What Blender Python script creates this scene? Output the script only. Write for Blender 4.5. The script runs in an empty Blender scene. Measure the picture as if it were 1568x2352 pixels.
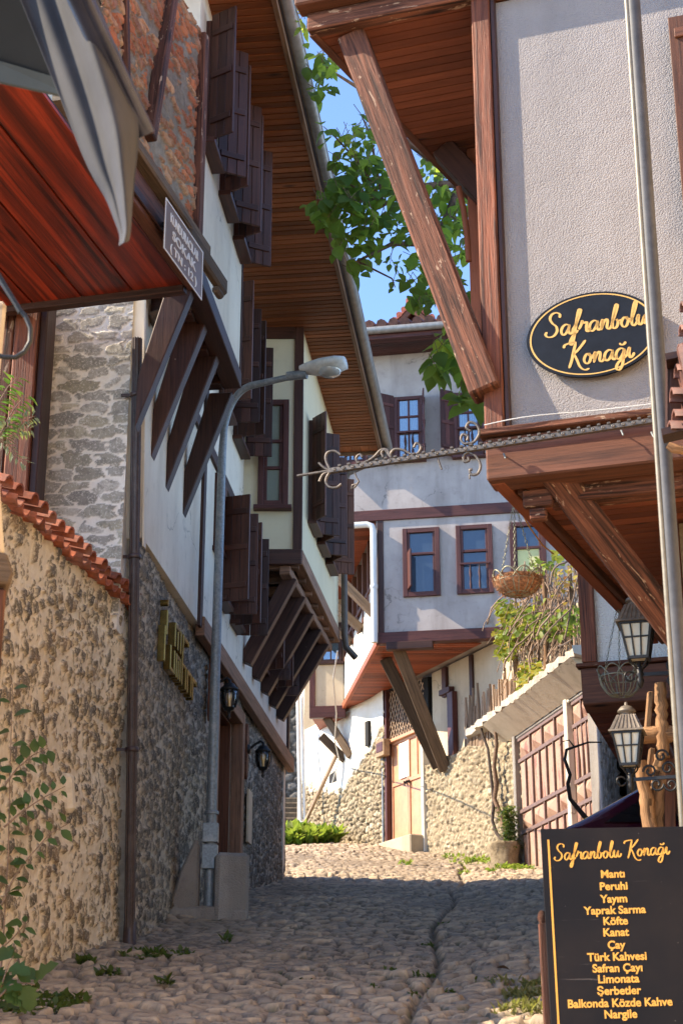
import bpy, math, random
import numpy as np
from mathutils import Vector, Matrix

S = bpy.context.scene
COL = S.collection
random.seed(7)
R = math.radians

# ------------------------------------------------------------------ camera, sky, sun, exposure
FPX, CX, CY = 3700.0, 784.0, 1176.0          # focal length and centre measured on a 1568 x 2352 view of the photo
TILT = math.atan(1324.0 / FPX)
CT, ST = math.cos(TILT), math.sin(TILT)
cam_d = bpy.data.cameras.new("camera")
cam = bpy.data.objects.new("camera", cam_d)
COL.objects.link(cam)
cam.location = (0, 0, 0)
cam.rotation_euler = (R(90) + TILT, 0, 0)
cam_d.sensor_fit = 'VERTICAL'
cam_d.sensor_height = 36.0
cam_d.sensor_width = 24.0
cam_d.lens = 36.0 * FPX / 2352.0
cam_d.clip_start = 0.1
cam_d.clip_end = 3000
cam_d.dof.use_dof = True
cam_d.dof.focus_distance = 14.0
cam_d.dof.aperture_fstop = 8.0
S.camera = cam

SUN_EL = R(38)
SUN_H = Vector((-0.985, -0.02, 0)).normalized()
SUN_DIR = Vector((SUN_H.x * math.cos(SUN_EL), SUN_H.y * math.cos(SUN_EL), math.sin(SUN_EL)))
w = bpy.data.worlds.new("World")
S.world = w
w.use_nodes = True
nt = w.node_tree
for n_ in list(nt.nodes):
    nt.nodes.remove(n_)
sky = nt.nodes.new('ShaderNodeTexSky')
sky.sky_type = 'NISHITA'
sky.sun_disc = False
sky.sun_elevation = SUN_EL
sky.sun_rotation = math.atan2(SUN_H.x, SUN_H.y)
sky.air_density = 0.6
sky.dust_density = 0.0
sky.ozone_density = 3.0
bg = nt.nodes.new('ShaderNodeBackground')
bg.inputs['Strength'].default_value = 0.14
wo = nt.nodes.new('ShaderNodeOutputWorld')
nt.links.new(sky.outputs[0], bg.inputs[0])
nt.links.new(bg.outputs[0], wo.inputs[0])

sl = bpy.data.lights.new("sun", 'SUN')
sl.energy = 3.1
sl.angle = R(0.5)
sl.color = (1.0, 0.86, 0.66)
sun = bpy.data.objects.new("sun", sl)
COL.objects.link(sun)
sun.location = (-20, 5, 30)
sun.rotation_euler = SUN_DIR.to_track_quat('Z', 'Y').to_euler()

S.view_settings.view_transform = 'Standard'
S.view_settings.look = 'None'
S.view_settings.gamma = 1.0
S.view_settings.exposure = 2.05
S.cycles.max_bounces = 6
S.cycles.diffuse_bounces = 4
S.cycles.transparent_max_bounces = 8
S.cycles.use_denoising = True
S.cycles.sample_clamp_indirect = 8.0

# ------------------------------------------------------------------ measuring
def ray(x, y):
    u, v = (x - CX) / FPX, (CY - y) / FPX
    d = CT - v * ST
    return u / d, (ST + v * CT) / d

def at(x, y, Y):
    a, b = ray(x, y)
    return Vector((a * Y, Y, b * Y))

class Frame:
    """vertical plane: s runs along it, n points out of it, z is up"""
    def __init__(self, x, y, dx, dy):
        l = math.hypot(dx, dy)
        self.o = Vector((x, y)); self.d = Vector((dx / l, dy / l))
        self.nrm = Vector((self.d.y, -self.d.x))
    def P(self, s, n, z):
        p = self.o + self.d * s + self.nrm * n
        return Vector((p.x, p.y, z))
    def hit(self, x, y, n=0.0):
        a, b = ray(x, y)
        o = self.o + self.nrm * n
        # o + d s = Y (a,1)
        det = self.d.x - a * self.d.y
        s = (a * o.y - o.x) / det
        Y = o.y + self.d.y * s
        return s, b * Y
    def s_at_y(self, Y, n=0.0):
        o = self.o + self.nrm * n
        return (Y - o.y) / self.d.y
WORLD = Frame(0, 0, 1, 0)      # s = X, n = -Y

# ------------------------------------------------------------------ mesh builder
class MB:
    def __init__(self):
        self.v, self.f, self.uv, self.t, self.sm = [], [], [], [], []
    def add(self, pts, faces, uvs, tint=0.5, smooth=False):
        b = len(self.v)
        self.v += [tuple(p) for p in pts]
        for fc, u in zip(faces, uvs):
            self.f.append([b + i for i in fc]); self.uv.append(u); self.t.append(tint); self.sm.append(smooth)
        return self
    def hexa(self, c, ax=0, tint=0.5, off=None):
        """c: 8 corners indexed i + 2 j + 4 k; lengths give metric uv; ax is the grain axis"""
        c = [Vector(p) for p in c]
        L = [(c[1] - c[0]).length, (c[2] - c[0]).length, (c[4] - c[0]).length]
        if off is None:
            off = (random.random() * 20, random.random() * 20)
        idx = [(0, 4, 6, 2), (1, 3, 7, 5), (0, 1, 5, 4), (2, 6, 7, 3), (0, 2, 3, 1), (4, 5, 7, 6)]
        nor = [0, 0, 1, 1, 2, 2]
        uvs = []
        for q, k in zip(idx, nor):
            rem = [a for a in range(3) if a != k]
            if ax in rem:
                ua, va = ax, [a for a in rem if a != ax][0]
            else:
                ua, va = rem
            u = []
            for i in q:
                bits = (i & 1, (i >> 1) & 1, (i >> 2) & 1)
                u.append((bits[ua] * L[ua] + off[0], bits[va] * L[va] + off[1] + k * 1.7))
            uvs.append(u)
        return self.add(c, idx, uvs, tint)
    def box(self, fr, s0, s1, n0, n1, z0, z1, ax='s', tint=0.5, off=None):
        c = [fr.P(s, n, z) for z in (z0, z1) for n in (n0, n1) for s in (s0, s1)]
        return self.hexa(c, {'s': 0, 'n': 1, 'z': 2}[ax], tint, off)
    def beam(self, p0, p1, w, h, side=None, tint=0.5, taper=1.0):
        p0, p1 = Vector(p0), Vector(p1)
        A = (p1 - p0).normalized()
        B = Vector(side).normalized() if side is not None else A.cross(Vector((0, 0, 1)))
        if B.length < 1e-4:
            B = Vector((1, 0, 0))
        B = (B - A * B.dot(A)).normalized()
        C = A.cross(B)
        c = []
        for k in (-1, 1):
            for j in (-1, 1):
                for p, t in ((p0, 1.0), (p1, taper)):
                    c.append(p + B * (j * w / 2 * t) + C * (k * h / 2 * t))
        return self.hexa(c, 0, tint)
    def tube(self, pts, r, seg=8, closed=False, tint=0.5, caps=True):
        pts = [Vector(p) for p in pts]
        n = len(pts)
        rr = r if isinstance(r, (list, tuple)) else [r] * n
        vs, ln = [], 0.0
        ref = None
        us = []
        for i, p in enumerate(pts):
            a = pts[(i + 1) % n] if (i + 1 < n or closed) else p
            b_ = pts[i - 1] if (i > 0 or closed) else p
            T = (a - b_)
            T = T.normalized() if T.length > 1e-9 else Vector((0, 0, 1))
            if ref is None:
                ref = T.cross(Vector((0, 0, 1)))
                if ref.length < 1e-3:
                    ref = T.cross(Vector((0, 1, 0)))
            ref = (ref - T * ref.dot(T)).normalized()
            bi = T.cross(ref)
            if i: ln += (p - pts[i - 1]).length
            us.append(ln)
            for k in range(seg):
                an = 2 * math.pi * k / seg
                vs.append(p + ref * (math.cos(an) * rr[i]) + bi * (math.sin(an) * rr[i]))
        fs, uv = [], []
        m = n if closed else n - 1
        for i in range(m):
            j = (i + 1) % n
            for k in range(seg):
                k2 = (k + 1) % seg
                fs.append((i * seg + k, i * seg + k2, j * seg + k2, j * seg + k))
                c = 2 * math.pi * rr[i] / seg
                uv.append([(us[i], k * c), (us[i], (k + 1) * c), (us[j], (k + 1) * c), (us[j], k * c)])
        self.add(vs, fs, uv, tint, True)
        if caps and not closed:
            for i in (0, n - 1):
                ring = [vs[i * seg + k] for k in range(seg)]
                self.add(ring, [tuple(range(seg))], [[(0, 0)] * seg], tint)
        return self
    def lathe(self, c, prof, seg=16, tint=0.5, smooth=True, axis=None):
        """prof: (radius, height) pairs around an axis through c"""
        c = Vector(c)
        ax = Vector(axis).normalized() if axis is not None else Vector((0, 0, 1))
        ex = ax.orthogonal().normalized(); ey = ax.cross(ex)
        vs = []
        for r, h in prof:
            for k in range(seg):
                an = 2 * math.pi * (k + .5) / seg
                vs.append(c + ax * h + ex * (math.cos(an) * r) + ey * (math.sin(an) * r))
        fs, uv = [], []
        for i in range(len(prof) - 1):
            for k in range(seg):
                k2 = (k + 1) % seg
                fs.append((i * seg + k, i * seg + k2, (i + 1) * seg + k2, (i + 1) * seg + k))
                uv.append([(k / seg, i), ((k + 1) / seg, i), ((k + 1) / seg, i + 1), (k / seg, i + 1)])
        self.add(vs, fs, uv, tint, smooth)
        for i in (0, len(prof) - 1):
            if prof[i][0] > 1e-4:
                self.add([vs[i * seg + k] for k in range(seg)], [tuple(range(seg))], [[(0, 0)] * seg], tint)
        return self
    def prism(self, poly, fr, n0, n1, tint=0.5):
        """poly: (s, z) outline, extruded from n0 to n1"""
        m = len(poly)
        vs = [fr.P(s, n1, z) for s, z in poly] + [fr.P(s, n0, z) for s, z in poly]
        fs = [tuple(range(m)), tuple(range(2 * m - 1, m - 1, -1))]
        uv = [[(s, z) for s, z in poly], [(s, z) for s, z in reversed(poly)]]
        for i in range(m):
            j = (i + 1) % m
            fs.append((i, m + i, m + j, j))
            uv.append([poly[i], poly[i], poly[j], poly[j]])
        return self.add(vs, fs, uv, tint)
    def slab(self, pts, z0, z1, tint=0.5, zf=None):
        """horizontal polygon of (x, y) between z0 and z1"""
        m = len(pts)
        z = zf or (lambda x, y: 0)
        vs = [(x, y, z1 + z(x, y)) for x, y in pts] + [(x, y, z0 + z(x, y)) for x, y in pts]
        fs = [tuple(range(m)), tuple(range(2 * m - 1, m - 1, -1))]
        uv = [[(x, y) for x, y in pts], [(x, y) for x, y in reversed(pts)]]
        for i in range(m):
            j = (i + 1) % m
            fs.append((i, m + i, m + j, j))
            uv.append([(0, 0), (0, z1 - z0), (1, z1 - z0), (1, 0)])
        return self.add(vs, fs, uv, tint)
    def leaf(self, p, d, up, l, wd, tint, fold=.25, lobes=False):
        d = Vector(d).normalized(); up = Vector(up)
        sd = d.cross(up)
        if sd.length < 1e-3: sd = d.orthogonal()
        sd.normalize(); nn = sd.cross(d)
        p = Vector(p)
        if lobes:
            prof = [(.0, .05), (.18, .42), (.30, .30), (.45, .55), (.58, .30), (.78, .34), (1, 0)]
        else:
            prof = [(0, 0.02), (.2, .36), (.45, .5), (.75, .3), (1, 0)]
        vs, mid = [], []
        for t, h in prof:
            droop = -nn * (t * t * l * .22)
            mid.append(p + d * (t * l) + droop)
        left = [m + sd * (h * wd) + nn * (h * wd * fold) for m, (t, h) in zip(mid, prof)]
        right = [m - sd * (h * wd) + nn * (h * wd * fold) for m, (t, h) in zip(mid, prof)]
        k = len(prof)
        vs = mid + left + right
        fs, uv = [], []
        for i in range(k - 1):
            fs.append((i, i + 1, k + i + 1, k + i)); uv.append([(0, 0)] * 4)
            fs.append((i, 2 * k + i, 2 * k + i + 1, i + 1)); uv.append([(0, 0)] * 4)
        return self.add(vs, fs, uv, tint, True)

def tag(o, label=None, cat=None, group=None, kind=None):
    if label: o['label'] = label
    if cat: o['category'] = cat
    if group: o['group'] = group
    if kind: o['kind'] = kind
    return o

def thing(name, label, cat, loc, group=None):
    o = bpy.data.objects.new(name, None)
    COL.objects.link(o)
    o.empty_display_size = .2
    o.location = loc
    return tag(o, label, cat, group)

def origin_of(p):
    l = Vector((0, 0, 0))
    while p is not None:
        l = l + Vector(p.location); p = p.parent
    return l

def obj(name, mb, mat, parent=None, bevel=0.0, label=None):
    """links the builder as ONE mesh object, its origin at its parent's (or at its own base)"""
    me = bpy.data.meshes.new(name)
    A = np.array(mb.v, dtype=np.float64)
    if parent is not None:
        org = np.array(origin_of(parent)); 
    else:
        org = np.array([(A[:, 0].min() + A[:, 0].max()) / 2, (A[:, 1].min() + A[:, 1].max()) / 2, A[:, 2].min()])
    me.from_pydata([tuple(p) for p in (A - org)], [], mb.f)
    uvl = me.uv_layers.new(name="UVMap")
    flat = [c for u in mb.uv for p in u for c in p]
    uvl.data.foreach_set("uv", flat)
    at_ = me.attributes.new("tint", 'FLOAT', 'FACE')
    at_.data.foreach_set("value", mb.t)
    me.polygons.foreach_set("use_smooth", mb.sm)
    me.materials.append(mat)
    me.update()
    o = bpy.data.objects.new(name, me)
    COL.objects.link(o)
    if parent is not None:
        o.parent = parent
    else:
        o.location = org
    if bevel > 0:
        m = o.modifiers.new("bevel", 'BEVEL')
        m.width = bevel; m.segments = 1; m.limit_method = 'ANGLE'; m.angle_limit = R(40)
    if label: o['label'] = label
    return o

def one(name, mb, mat, label, cat, group=None, bevel=0.0):
    return tag(obj(name, mb, mat, None, bevel), label, cat, group)

def struct(name, mb, mat, kind='structure'):
    o = obj(name, mb, mat); o['kind'] = kind
    return o

# ------------------------------------------------------------------ relief sheets (stones, bricks, cobbles)
def noise2(u, v, seed):
    """smooth value noise"""
    rs = np.random.RandomState(seed); T = rs.rand(128, 128)
    i = np.floor(u).astype(int); j = np.floor(v).astype(int)
    fu = u - i; fv = v - j
    fu = fu * fu * (3 - 2 * fu); fv = fv * fv * (3 - 2 * fv)
    g = lambda a, b: T[a % 128, b % 128]
    return (g(i, j) * (1 - fu) + g(i + 1, j) * fu) * (1 - fv) + (g(i, j + 1) * (1 - fu) + g(i + 1, j + 1) * fu) * fv

def stones(u, v, cw, ch, seed, jit=.75, brick=False, pw=2.6):
    """u, v in metres -> (edge distance in cell units, random per stone, second random)"""
    rs = np.random.RandomState(seed)
    N = 211
    J1, J2, RN, RN2 = rs.rand(N, N), rs.rand(N, N), rs.rand(N, N), rs.rand(N, N)
    U = u / cw + .25 * (noise2(u * 3 / cw * .3, v * 3 / ch * .3, seed + 1) - .5); V = v / ch + .5 * (noise2(u * .6 / cw, v * .6 / ch, seed + 2) - .5)
    j0 = np.floor(V).astype(int)
    f1 = np.full(U.shape, 9.0); f2 = np.full(U.shape, 9.0); id1 = np.zeros(U.shape); id2 = np.zeros(U.shape); ox = np.zeros(U.shape); oy = np.zeros(U.shape)
    for dj in (-1, 0, 1):
        j = j0 + dj
        sh = np.where(j % 2 == 0, 0.0, .5) + J1[j % N, 7] * .3
        i0 = np.floor(U - sh).astype(int)
        for di in (-1, 0, 1):
            i = i0 + di
            cx_ = i + sh + .5 + (J1[i % N, j % N] - .5) * jit
            cy_ = j + .5 + (J2[i % N, j % N] - .5) * jit * .8
            if brick:
                d = np.maximum(np.abs(U - cx_), np.abs(V - cy_))
            else:
                dx = np.abs(U - cx_); dy = np.abs(V - cy_)
                d = (dx ** pw + dy ** pw) ** (1 / pw)
            near = d < f1
            f2 = np.where(near, f1, np.minimum(f2, d))
            id1 = np.where(near, RN[i % N, j % N], id1); id2 = np.where(near, RN2[i % N, j % N], id2)
            ox = np.where(near, U - cx_, ox); oy = np.where(near, V - cy_, oy)
            f1 = np.where(near, d, f1)
    stones.ox, stones.oy = ox, oy
    return f2 - f1, id1, id2, f1

def sstep(a, b, x):
    t = np.clip((x - a) / (b - a), 0, 1)
    return t * t * (3 - 2 * t)

def grid_obj(name, X, Y, Z, UVu, UVv, attrs, mat, parent=None, keep=None, smooth=True):
    nr, nc = X.shape
    co = np.stack([X, Y, Z], -1).reshape(-1, 3)
    org = np.array(origin_of(parent)) if parent is not None else np.array([co[:, 0].mean(), co[:, 1].mean(), co[:, 2].min()])
    co = co - org
    idx = np.arange(nr * nc).reshape(nr, nc)
    q = np.stack([idx[:-1, :-1], idx[:-1, 1:], idx[1:, 1:], idx[1:, :-1]], -1).reshape(-1, 4)
    if keep is not None:
        k = keep[:-1, :-1] & keep[1:, 1:] & keep[:-1, 1:] & keep[1:, :-1]
        q = q[k.reshape(-1)]
    nf = len(q)
    me = bpy.data.meshes.new(name)
    me.vertices.add(len(co)); me.vertices.foreach_set("co", co.reshape(-1))
    me.loops.add(nf * 4); me.loops.foreach_set("vertex_index", q.reshape(-1).astype(np.int32))
    me.polygons.add(nf); me.polygons.foreach_set("loop_start", np.arange(0, nf * 4, 4, dtype=np.int32))
    me.polygons.foreach_set("use_smooth", np.full(nf, smooth))
    uvl = me.uv_layers.new(name="UVMap")
    uvf = np.stack([UVu.reshape(-1), UVv.reshape(-1)], -1)[q.reshape(-1)]
    uvl.data.foreach_set("uv", uvf.reshape(-1))
    for k, a in attrs.items():
        at_ = me.attributes.new(k, 'FLOAT', 'POINT')
        at_.data.foreach_set("value", a.reshape(-1).astype(np.float32))
    me.materials.append(mat)
    me.update(calc_edges=True)
    me.validate()
    o = bpy.data.objects.new(name, me)
    COL.objects.link(o)
    if parent is not None: o.parent = parent
    else: o.location = org
    return o

def relief_wall(name, fr, s0, s1, zb, zt, res, cw, ch, depth, seed, mat, parent=None, n=0.0, gap=(.03, .30), cover=0.0, jit=.8,
                brick=False, hole=None, plaster=None, rough=.006, wav=.02, small=.5, smear=0.0):
    """stone relief on a wall; s0, s1, zb, zt may be numbers or functions of z / s"""
    f = lambda a: a if callable(a) else (lambda q: a + 0 * q)
    s0, s1, zb, zt = f(s0), f(s1), f(zb), f(zt)
    zlo, zhi = float(np.min(zb(np.linspace(-9, 9, 3)))), float(np.max(zt(np.linspace(-9, 9, 3))))
    smid = (float(s0(np.array(zlo))) + float(s1(np.array(zlo)))) / 2
    W = abs(float(s1(np.array(zlo))) - float(s0(np.array(zlo)))); H = max(.05, float(np.max(zt(np.array([smid])))) - float(np.min(zb(np.array([smid])))))
    nc, nr = int(W / res) + 2, int(H / res) + 2
    t, q = np.meshgrid(np.linspace(0, 1, nc), np.linspace(0, 1, nr))
    sA = s0(np.full_like(t, zlo)) + (s1(np.full_like(t, zlo)) - s0(np.full_like(t, zlo))) * t
    z = zb(sA) + (zt(sA) - zb(sA)) * q
    s = s0(z) + (s1(z) - s0(z)) * t
    wa = .30 if not brick else .07
    ws = s + wa * cw * ((noise2(s * 2.2 / cw, z * 2.2 / ch, seed + 11) - .5) * 1.3 + (noise2(s * 5.5 / cw, z * 5.5 / ch, seed + 12) - .5) * .7)
    wz = z + wa * ch * ((noise2(s * 2.2 / cw + 40, z * 2.2 / ch, seed + 13) - .5) * 1.3 + (noise2(s * 5.5 / cw + 9, z * 5.5 / ch, seed + 14) - .5) * .7)
    ed, rn, rn2, f1 = stones(ws + 50, wz + 50, cw, ch, seed, jit, brick)
    nz = noise2(s * 9 + 31, z * 9 + 17, seed + 3) * .5 + noise2(s * 23 + 3, z * 23 + 7, seed + 4) * .3 + noise2(s * 55 + 3, z * 55 + 7, seed + 5) * .2
    thr = gap[0] + cover * (rn2 ** 1.5) + (nz - .5) * .22
    h = sstep(thr, thr + gap[1] - gap[0], ed)
    if smear > 0:                                        # mortar trowelled over part of the face
        sm_ = noise2(s * .55 / cw + 5, z * .45 / ch + 8, seed + 21) * .6 + noise2(s * 1.7 / cw + 5, z * 1.4 / ch + 8, seed + 22) * .4
        h = h * (1 - sstep(1 - smear - .10, 1 - smear + .06, sm_ + (nz - .5) * .25 + (rn2 - .5) * .35))
    hh = h * (0.55 + .45 * rn) * depth + (nz - .5) * rough * 2 + wav * (noise2(s * 1.1 + 9, z * 1.3 + 5, seed + 6) - .5)
    st = sstep(.32, .5, h)
    if small > 0:                                        # chips and pinning stones pushed into the joints
        e2, q1, q2, _ = stones(ws + 20, wz + 20, cw * .46, ch * .46, seed + 31, 1.0, brick)
        t2 = .08 + .5 * q2 * (1 - small)
        h2 = sstep(t2, t2 + .25, e2) * (1 - sstep(.05, .3, h)) * (q1 < small)
        hh = hh + h2 * depth * .45 * (.5 + .5 * q2); st = np.maximum(st, h2); rn = np.where(h2 > .2, q2, rn)
    att = {'stone': st, 'rnd': rn, 'rnd2': rn2}
    if plaster is not None:
        pm = plaster(s, z, nz)
        hh = hh * (1 - pm) + pm * (depth * .75 + (nz - .5) * rough + wav * (noise2(s * 1.1 + 9, z * 1.3 + 5, seed + 6) - .5))
        att['plas'] = pm
    else:
        att['plas'] = np.zeros_like(s)
    N = n + hh
    X = fr.o.x + fr.d.x * s + fr.nrm.x * N; Y = fr.o.y + fr.d.y * s + fr.nrm.y * N
    keep = None
    if hole is not None:
        keep = ~hole(s, z)
    return grid_obj(name, X, Y, z, s, z, att, mat, parent, keep)
# ------------------------------------------------------------------ materials
class NT:
    def __init__(self, name):
        self.m = bpy.data.materials.new(name); self.m.use_nodes = True
        self.t = self.m.node_tree
        for n in list(self.t.nodes): self.t.nodes.remove(n)
        self.out = self.t.nodes.new('ShaderNodeOutputMaterial')
    def n(self, typ, props=None, **inp):
        nd = self.t.nodes.new('ShaderNode' + typ)
        for k, v in (props or {}).items(): setattr(nd, k, v)
        for k, v in inp.items():
            sock = nd.inputs[int(k[1:])] if k[0] == '_' and k[1:].isdigit() else nd.inputs[k.replace('_', ' ')]
            if hasattr(v, 'links') or isinstance(v, bpy.types.NodeSocket): self.t.links.new(v, sock)
            else:
                if isinstance(v, tuple) and len(v) == 3 and sock.type == 'RGBA': v = v + (1,)
                sock.default_value = v
        return nd
    def ramp(self, fac, stops, interp='LINEAR'):
        nd = self.t.nodes.new('ShaderNodeValToRGB')
        cr = nd.color_ramp; cr.interpolation = interp
        while len(cr.elements) < len(stops): cr.elements.new(.5)
        for e, (p, c) in zip(cr.elements, stops):
            e.position = p; e.color = (c if isinstance(c, tuple) else (c, c, c)) + (1,)
        self.t.links.new(fac, nd.inputs[0])
        return nd.outputs[0]
    def mix(self, a, b, fac, mode='MIX'):
        nd = self.t.nodes.new('ShaderNodeMix'); nd.data_type = 'RGBA'; nd.blend_type = mode
        for v, i in ((fac, 0), (a, 6), (b, 7)):
            s = nd.inputs[i]
            if isinstance(v, bpy.types.NodeSocket): self.t.links.new(v, s)
            else: s.default_value = (v + (1,)) if isinstance(v, tuple) else v
        return nd.outputs[2]
    def math(self, op, a, b=0.0, c=None):
        nd = self.t.nodes.new('ShaderNodeMath'); nd.operation = op
        for v, i in ((a, 0), (b, 1)) + (((c, 2),) if c is not None else ()):
            if isinstance(v, bpy.types.NodeSocket): self.t.links.new(v, nd.inputs[i])
            else: nd.inputs[i].default_value = v
        return nd.outputs[0]
    def uv(self, sx=1, sy=1, sz=1, src='UV', rnd=False):
        tc = self.n('TexCoord').outputs[src]
        if rnd:
            oi = self.n('ObjectInfo').outputs['Random']
            tc = self.n('VectorMath', {'operation': 'ADD'}, _0=tc, _1=self.n('CombineXYZ', X=self.math('MULTIPLY', oi, 13.0), Y=self.math('MULTIPLY', oi, 7.0)).outputs[0]).outputs[0]
        return self.n('Mapping', Vector=tc, Scale=(sx, sy, sz)).outputs[0]
    def noise(self, vec, scale=1, detail=4, rough=.55, dist=0):
        return self.n('TexNoise', Vector=vec, Scale=scale, Detail=detail, Roughness=rough, Distortion=dist).outputs[0]
    def attr(self, name):
        return self.n('Attribute', {'attribute_name': name}).outputs['Fac']
    def bsdf(self, col, rough=.7, bump=None, bstr=.3, bdist=.01, spec=.3, metal=0.0, **kw):
        b = self.n('BsdfPrincipled', Roughness=rough, Metallic=metal)
        b.inputs['Specular IOR Level'].default_value = spec
        if isinstance(col, tuple): b.inputs['Base Color'].default_value = col + (1,)
        else: self.t.links.new(col, b.inputs['Base Color'])
        if bump is not None:
            bn = self.n('Bump', Height=bump, Strength=bstr, Distance=bdist)
            self.t.links.new(bn.outputs[0], b.inputs['Normal'])
        for k, v in kw.items(): b.inputs[k.replace('_', ' ')].default_value = v
        self.t.links.new(b.outputs[0], self.out.inputs[0])
        return self.m

def sc(c, k): return tuple(min(1, x * k) for x in c)

def wood(name, base, flake=None, rough=.6, var=.5, gs=1.0, bump=.35, spec=.3, flake_amt=.64, dark=.35, knots=True, con=0.0, knot=1.0):
    k = NT(name)
    g = k.noise(k.uv(1.6 * gs, 34 * gs), 1, 7, .62, .9)
    big = k.noise(k.uv(.7, 4.0), 1, 3, .5)
    fine = k.noise(k.uv(9, 160), 1, 3, .6)
    c = k.ramp(g, [(.28 + con, sc(base, dark)), (.48, base), (.72 - con, sc(base, 1 + var))])
    c = k.mix(c, sc(base, .55), k.math('MULTIPLY', k.ramp(big, [(.42, 0.0), (.7, 1.0)]), .55))
    c = k.mix(c, sc(base, .3), k.math('MULTIPLY', k.ramp(fine, [(.56, 0.0), (.68, 1.0)]), .5))
    if knots:
        vo = k.n('TexVoronoi', {'feature': 'F1'}, Vector=k.uv(1.1, 3.4), Scale=1.0, Randomness=1.0).outputs['Distance']
        c = k.mix(c, sc(base, .18), k.ramp(vo, [(.035 * knot, 1.0), (.10 * knot, 0.0)]))
    t = k.math('MULTIPLY_ADD', k.attr('tint'), .8, .6)
    c = k.mix(c, k.n('CombineColor', Red=t, Green=t, Blue=t).outputs[0], 1.0, 'MULTIPLY')
    if flake is not None:
        fl = k.noise(k.uv(7, 26), 1, 6, .68, .4)
        c = k.mix(c, flake, k.ramp(fl, [(flake_amt, 0.0), (flake_amt + .03, 1.0)]))
    h = k.math('ADD', g, k.math('MULTIPLY', fine, .5))
    return k.bsdf(c, rough, h, bump, .006, spec)

def plaster(name, base, stain, bump=.25, bs=60, bdist=.006, stain_amt=.6, cracks=False, vert=True, fine=False):
    k = NT(name)
    o = k.uv(1, 1, 1, 'Object')
    big = k.noise(o, 1.3, 5, .6, .4)
    ver = k.noise(k.uv(3.2, 3.2, .45, 'Object'), 1, 5, .62)
    med = k.noise(o, 9, 5, .65)
    c = k.mix(base, stain, k.math('MULTIPLY', k.ramp(big, [(.36, 0.0), (.72, 1.0)]), stain_amt))
    if vert:
        c = k.mix(c, sc(stain, .85), k.math('MULTIPLY', k.ramp(ver, [(.48, 0.0), (.74, 1.0)]), stain_amt))
    c = k.mix(c, sc(stain, .72), k.math('MULTIPLY', k.ramp(med, [(.55, 0.0), (.78, 1.0)]), stain_amt * .6))
    h = k.noise(o, bs, 4, .6)
    if fine:
        vo = k.n('TexVoronoi', {'feature': 'F1'}, Vector=o, Scale=bs * 1.1, Randomness=1.0).outputs['Distance']
        h = k.math('ADD', k.math('MULTIPLY', h, 1.2), k.math('MULTIPLY', vo, -.9))
        h2 = k.noise(o, 7, 3, .5)
        h = k.math('ADD', h, k.math('MULTIPLY', h2, 1.6))
    if cracks:
        vo = k.n('TexVoronoi', {'feature': 'DISTANCE_TO_EDGE'}, Vector=k.n('VectorMath', {'operation': 'ADD'}, _0=o, _1=k.n('TexNoise', Vector=o, Scale=2.2, Detail=4.0).outputs['Color']).outputs[0], Scale=.55).outputs['Distance']
        msk = k.math('MULTIPLY', k.ramp(vo, [(.002, 1.0), (.008, 0.0)]), k.ramp(big, [(.5, 0.0), (.6, 1.0)]))
        c = k.mix(c, sc(stain, .35), k.math('MULTIPLY', msk, .7))
    return k.bsdf(c, .9, h, bump, bdist, .15)

def stone(name, cols, mortar, mort2, plas=(.75, .71, .64), plas2=(.55, .5, .43), bump=.6, wet=None):
    k = NT(name)
    o = k.uv(1, 1, 1, 'Object')
    n1 = k.noise(o, 14, 6, .7, .3); n2 = k.noise(o, 60, 4, .65); n3 = k.noise(o, 2.1, 4, .6)
    st = k.ramp(k.attr('rnd'), [(i / (len(cols) - .999), c) for i, c in enumerate(cols)])
    br = k.math('MULTIPLY_ADD', k.attr('rnd2'), .5, .72)
    st = k.mix(st, k.n('CombineColor', Red=br, Green=br, Blue=br).outputs[0], 1.0, 'MULTIPLY')
    st = k.mix(st, sc(cols[0], .45), k.math('MULTIPLY', k.ramp(n1, [(.48, 0.0), (.60, 1.0)]), .6))
    st = k.mix(st, sc(mortar, .95), k.math('MULTIPLY', k.ramp(n2, [(.54, 0.0), (.62, 1.0)]), .5))
    mo = k.mix(mortar, mort2, k.ramp(n1, [(.40, 0.0), (.70, 1.0)]))
    mo = k.mix(mo, sc(mort2, .75), k.math('MULTIPLY', k.ramp(n3, [(.45, 0.0), (.75, 1.0)]), .6))
    c = k.mix(mo, st, k.attr('stone'))
    pl = k.mix(plas, plas2, k.math('MULTIPLY', k.ramp(n3, [(.42, 0.0), (.75, 1.0)]), .7))
    c = k.mix(c, pl, k.attr('plas'))
    h = k.math('ADD', n1, k.math('MULTIPLY', n2, .7))
    return k.bsdf(c, .92, h, bump, .018, .15)

def plain(name, col, rough=.5, metal=0.0, spec=.4, nscale=20, var=.35, bump=.08, dirt=None, dirt_amt=.4, **kw):
    k = NT(name)
    o = k.uv(1, 1, 1, 'Object', True)
    n1 = k.noise(o, nscale, 5, .65); n2 = k.noise(o, nscale * .18, 4, .6)
    c = k.mix(sc(col, 1 - var), sc(col, 1 + var * .5), k.ramp(n1, [(.3, 0.0), (.7, 1.0)]))
    if dirt: c = k.mix(c, dirt, k.math('MULTIPLY', k.ramp(n2, [(.5, 0.0), (.72, 1.0)]), dirt_amt))
    t = k.math('MULTIPLY_ADD', k.attr('tint'), .6, .7)
    c = k.mix(c, k.n('CombineColor', Red=t, Green=t, Blue=t).outputs[0], 1.0, 'MULTIPLY')
    return k.bsdf(c, rough, n1, bump, .004, spec, metal, **kw)

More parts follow.
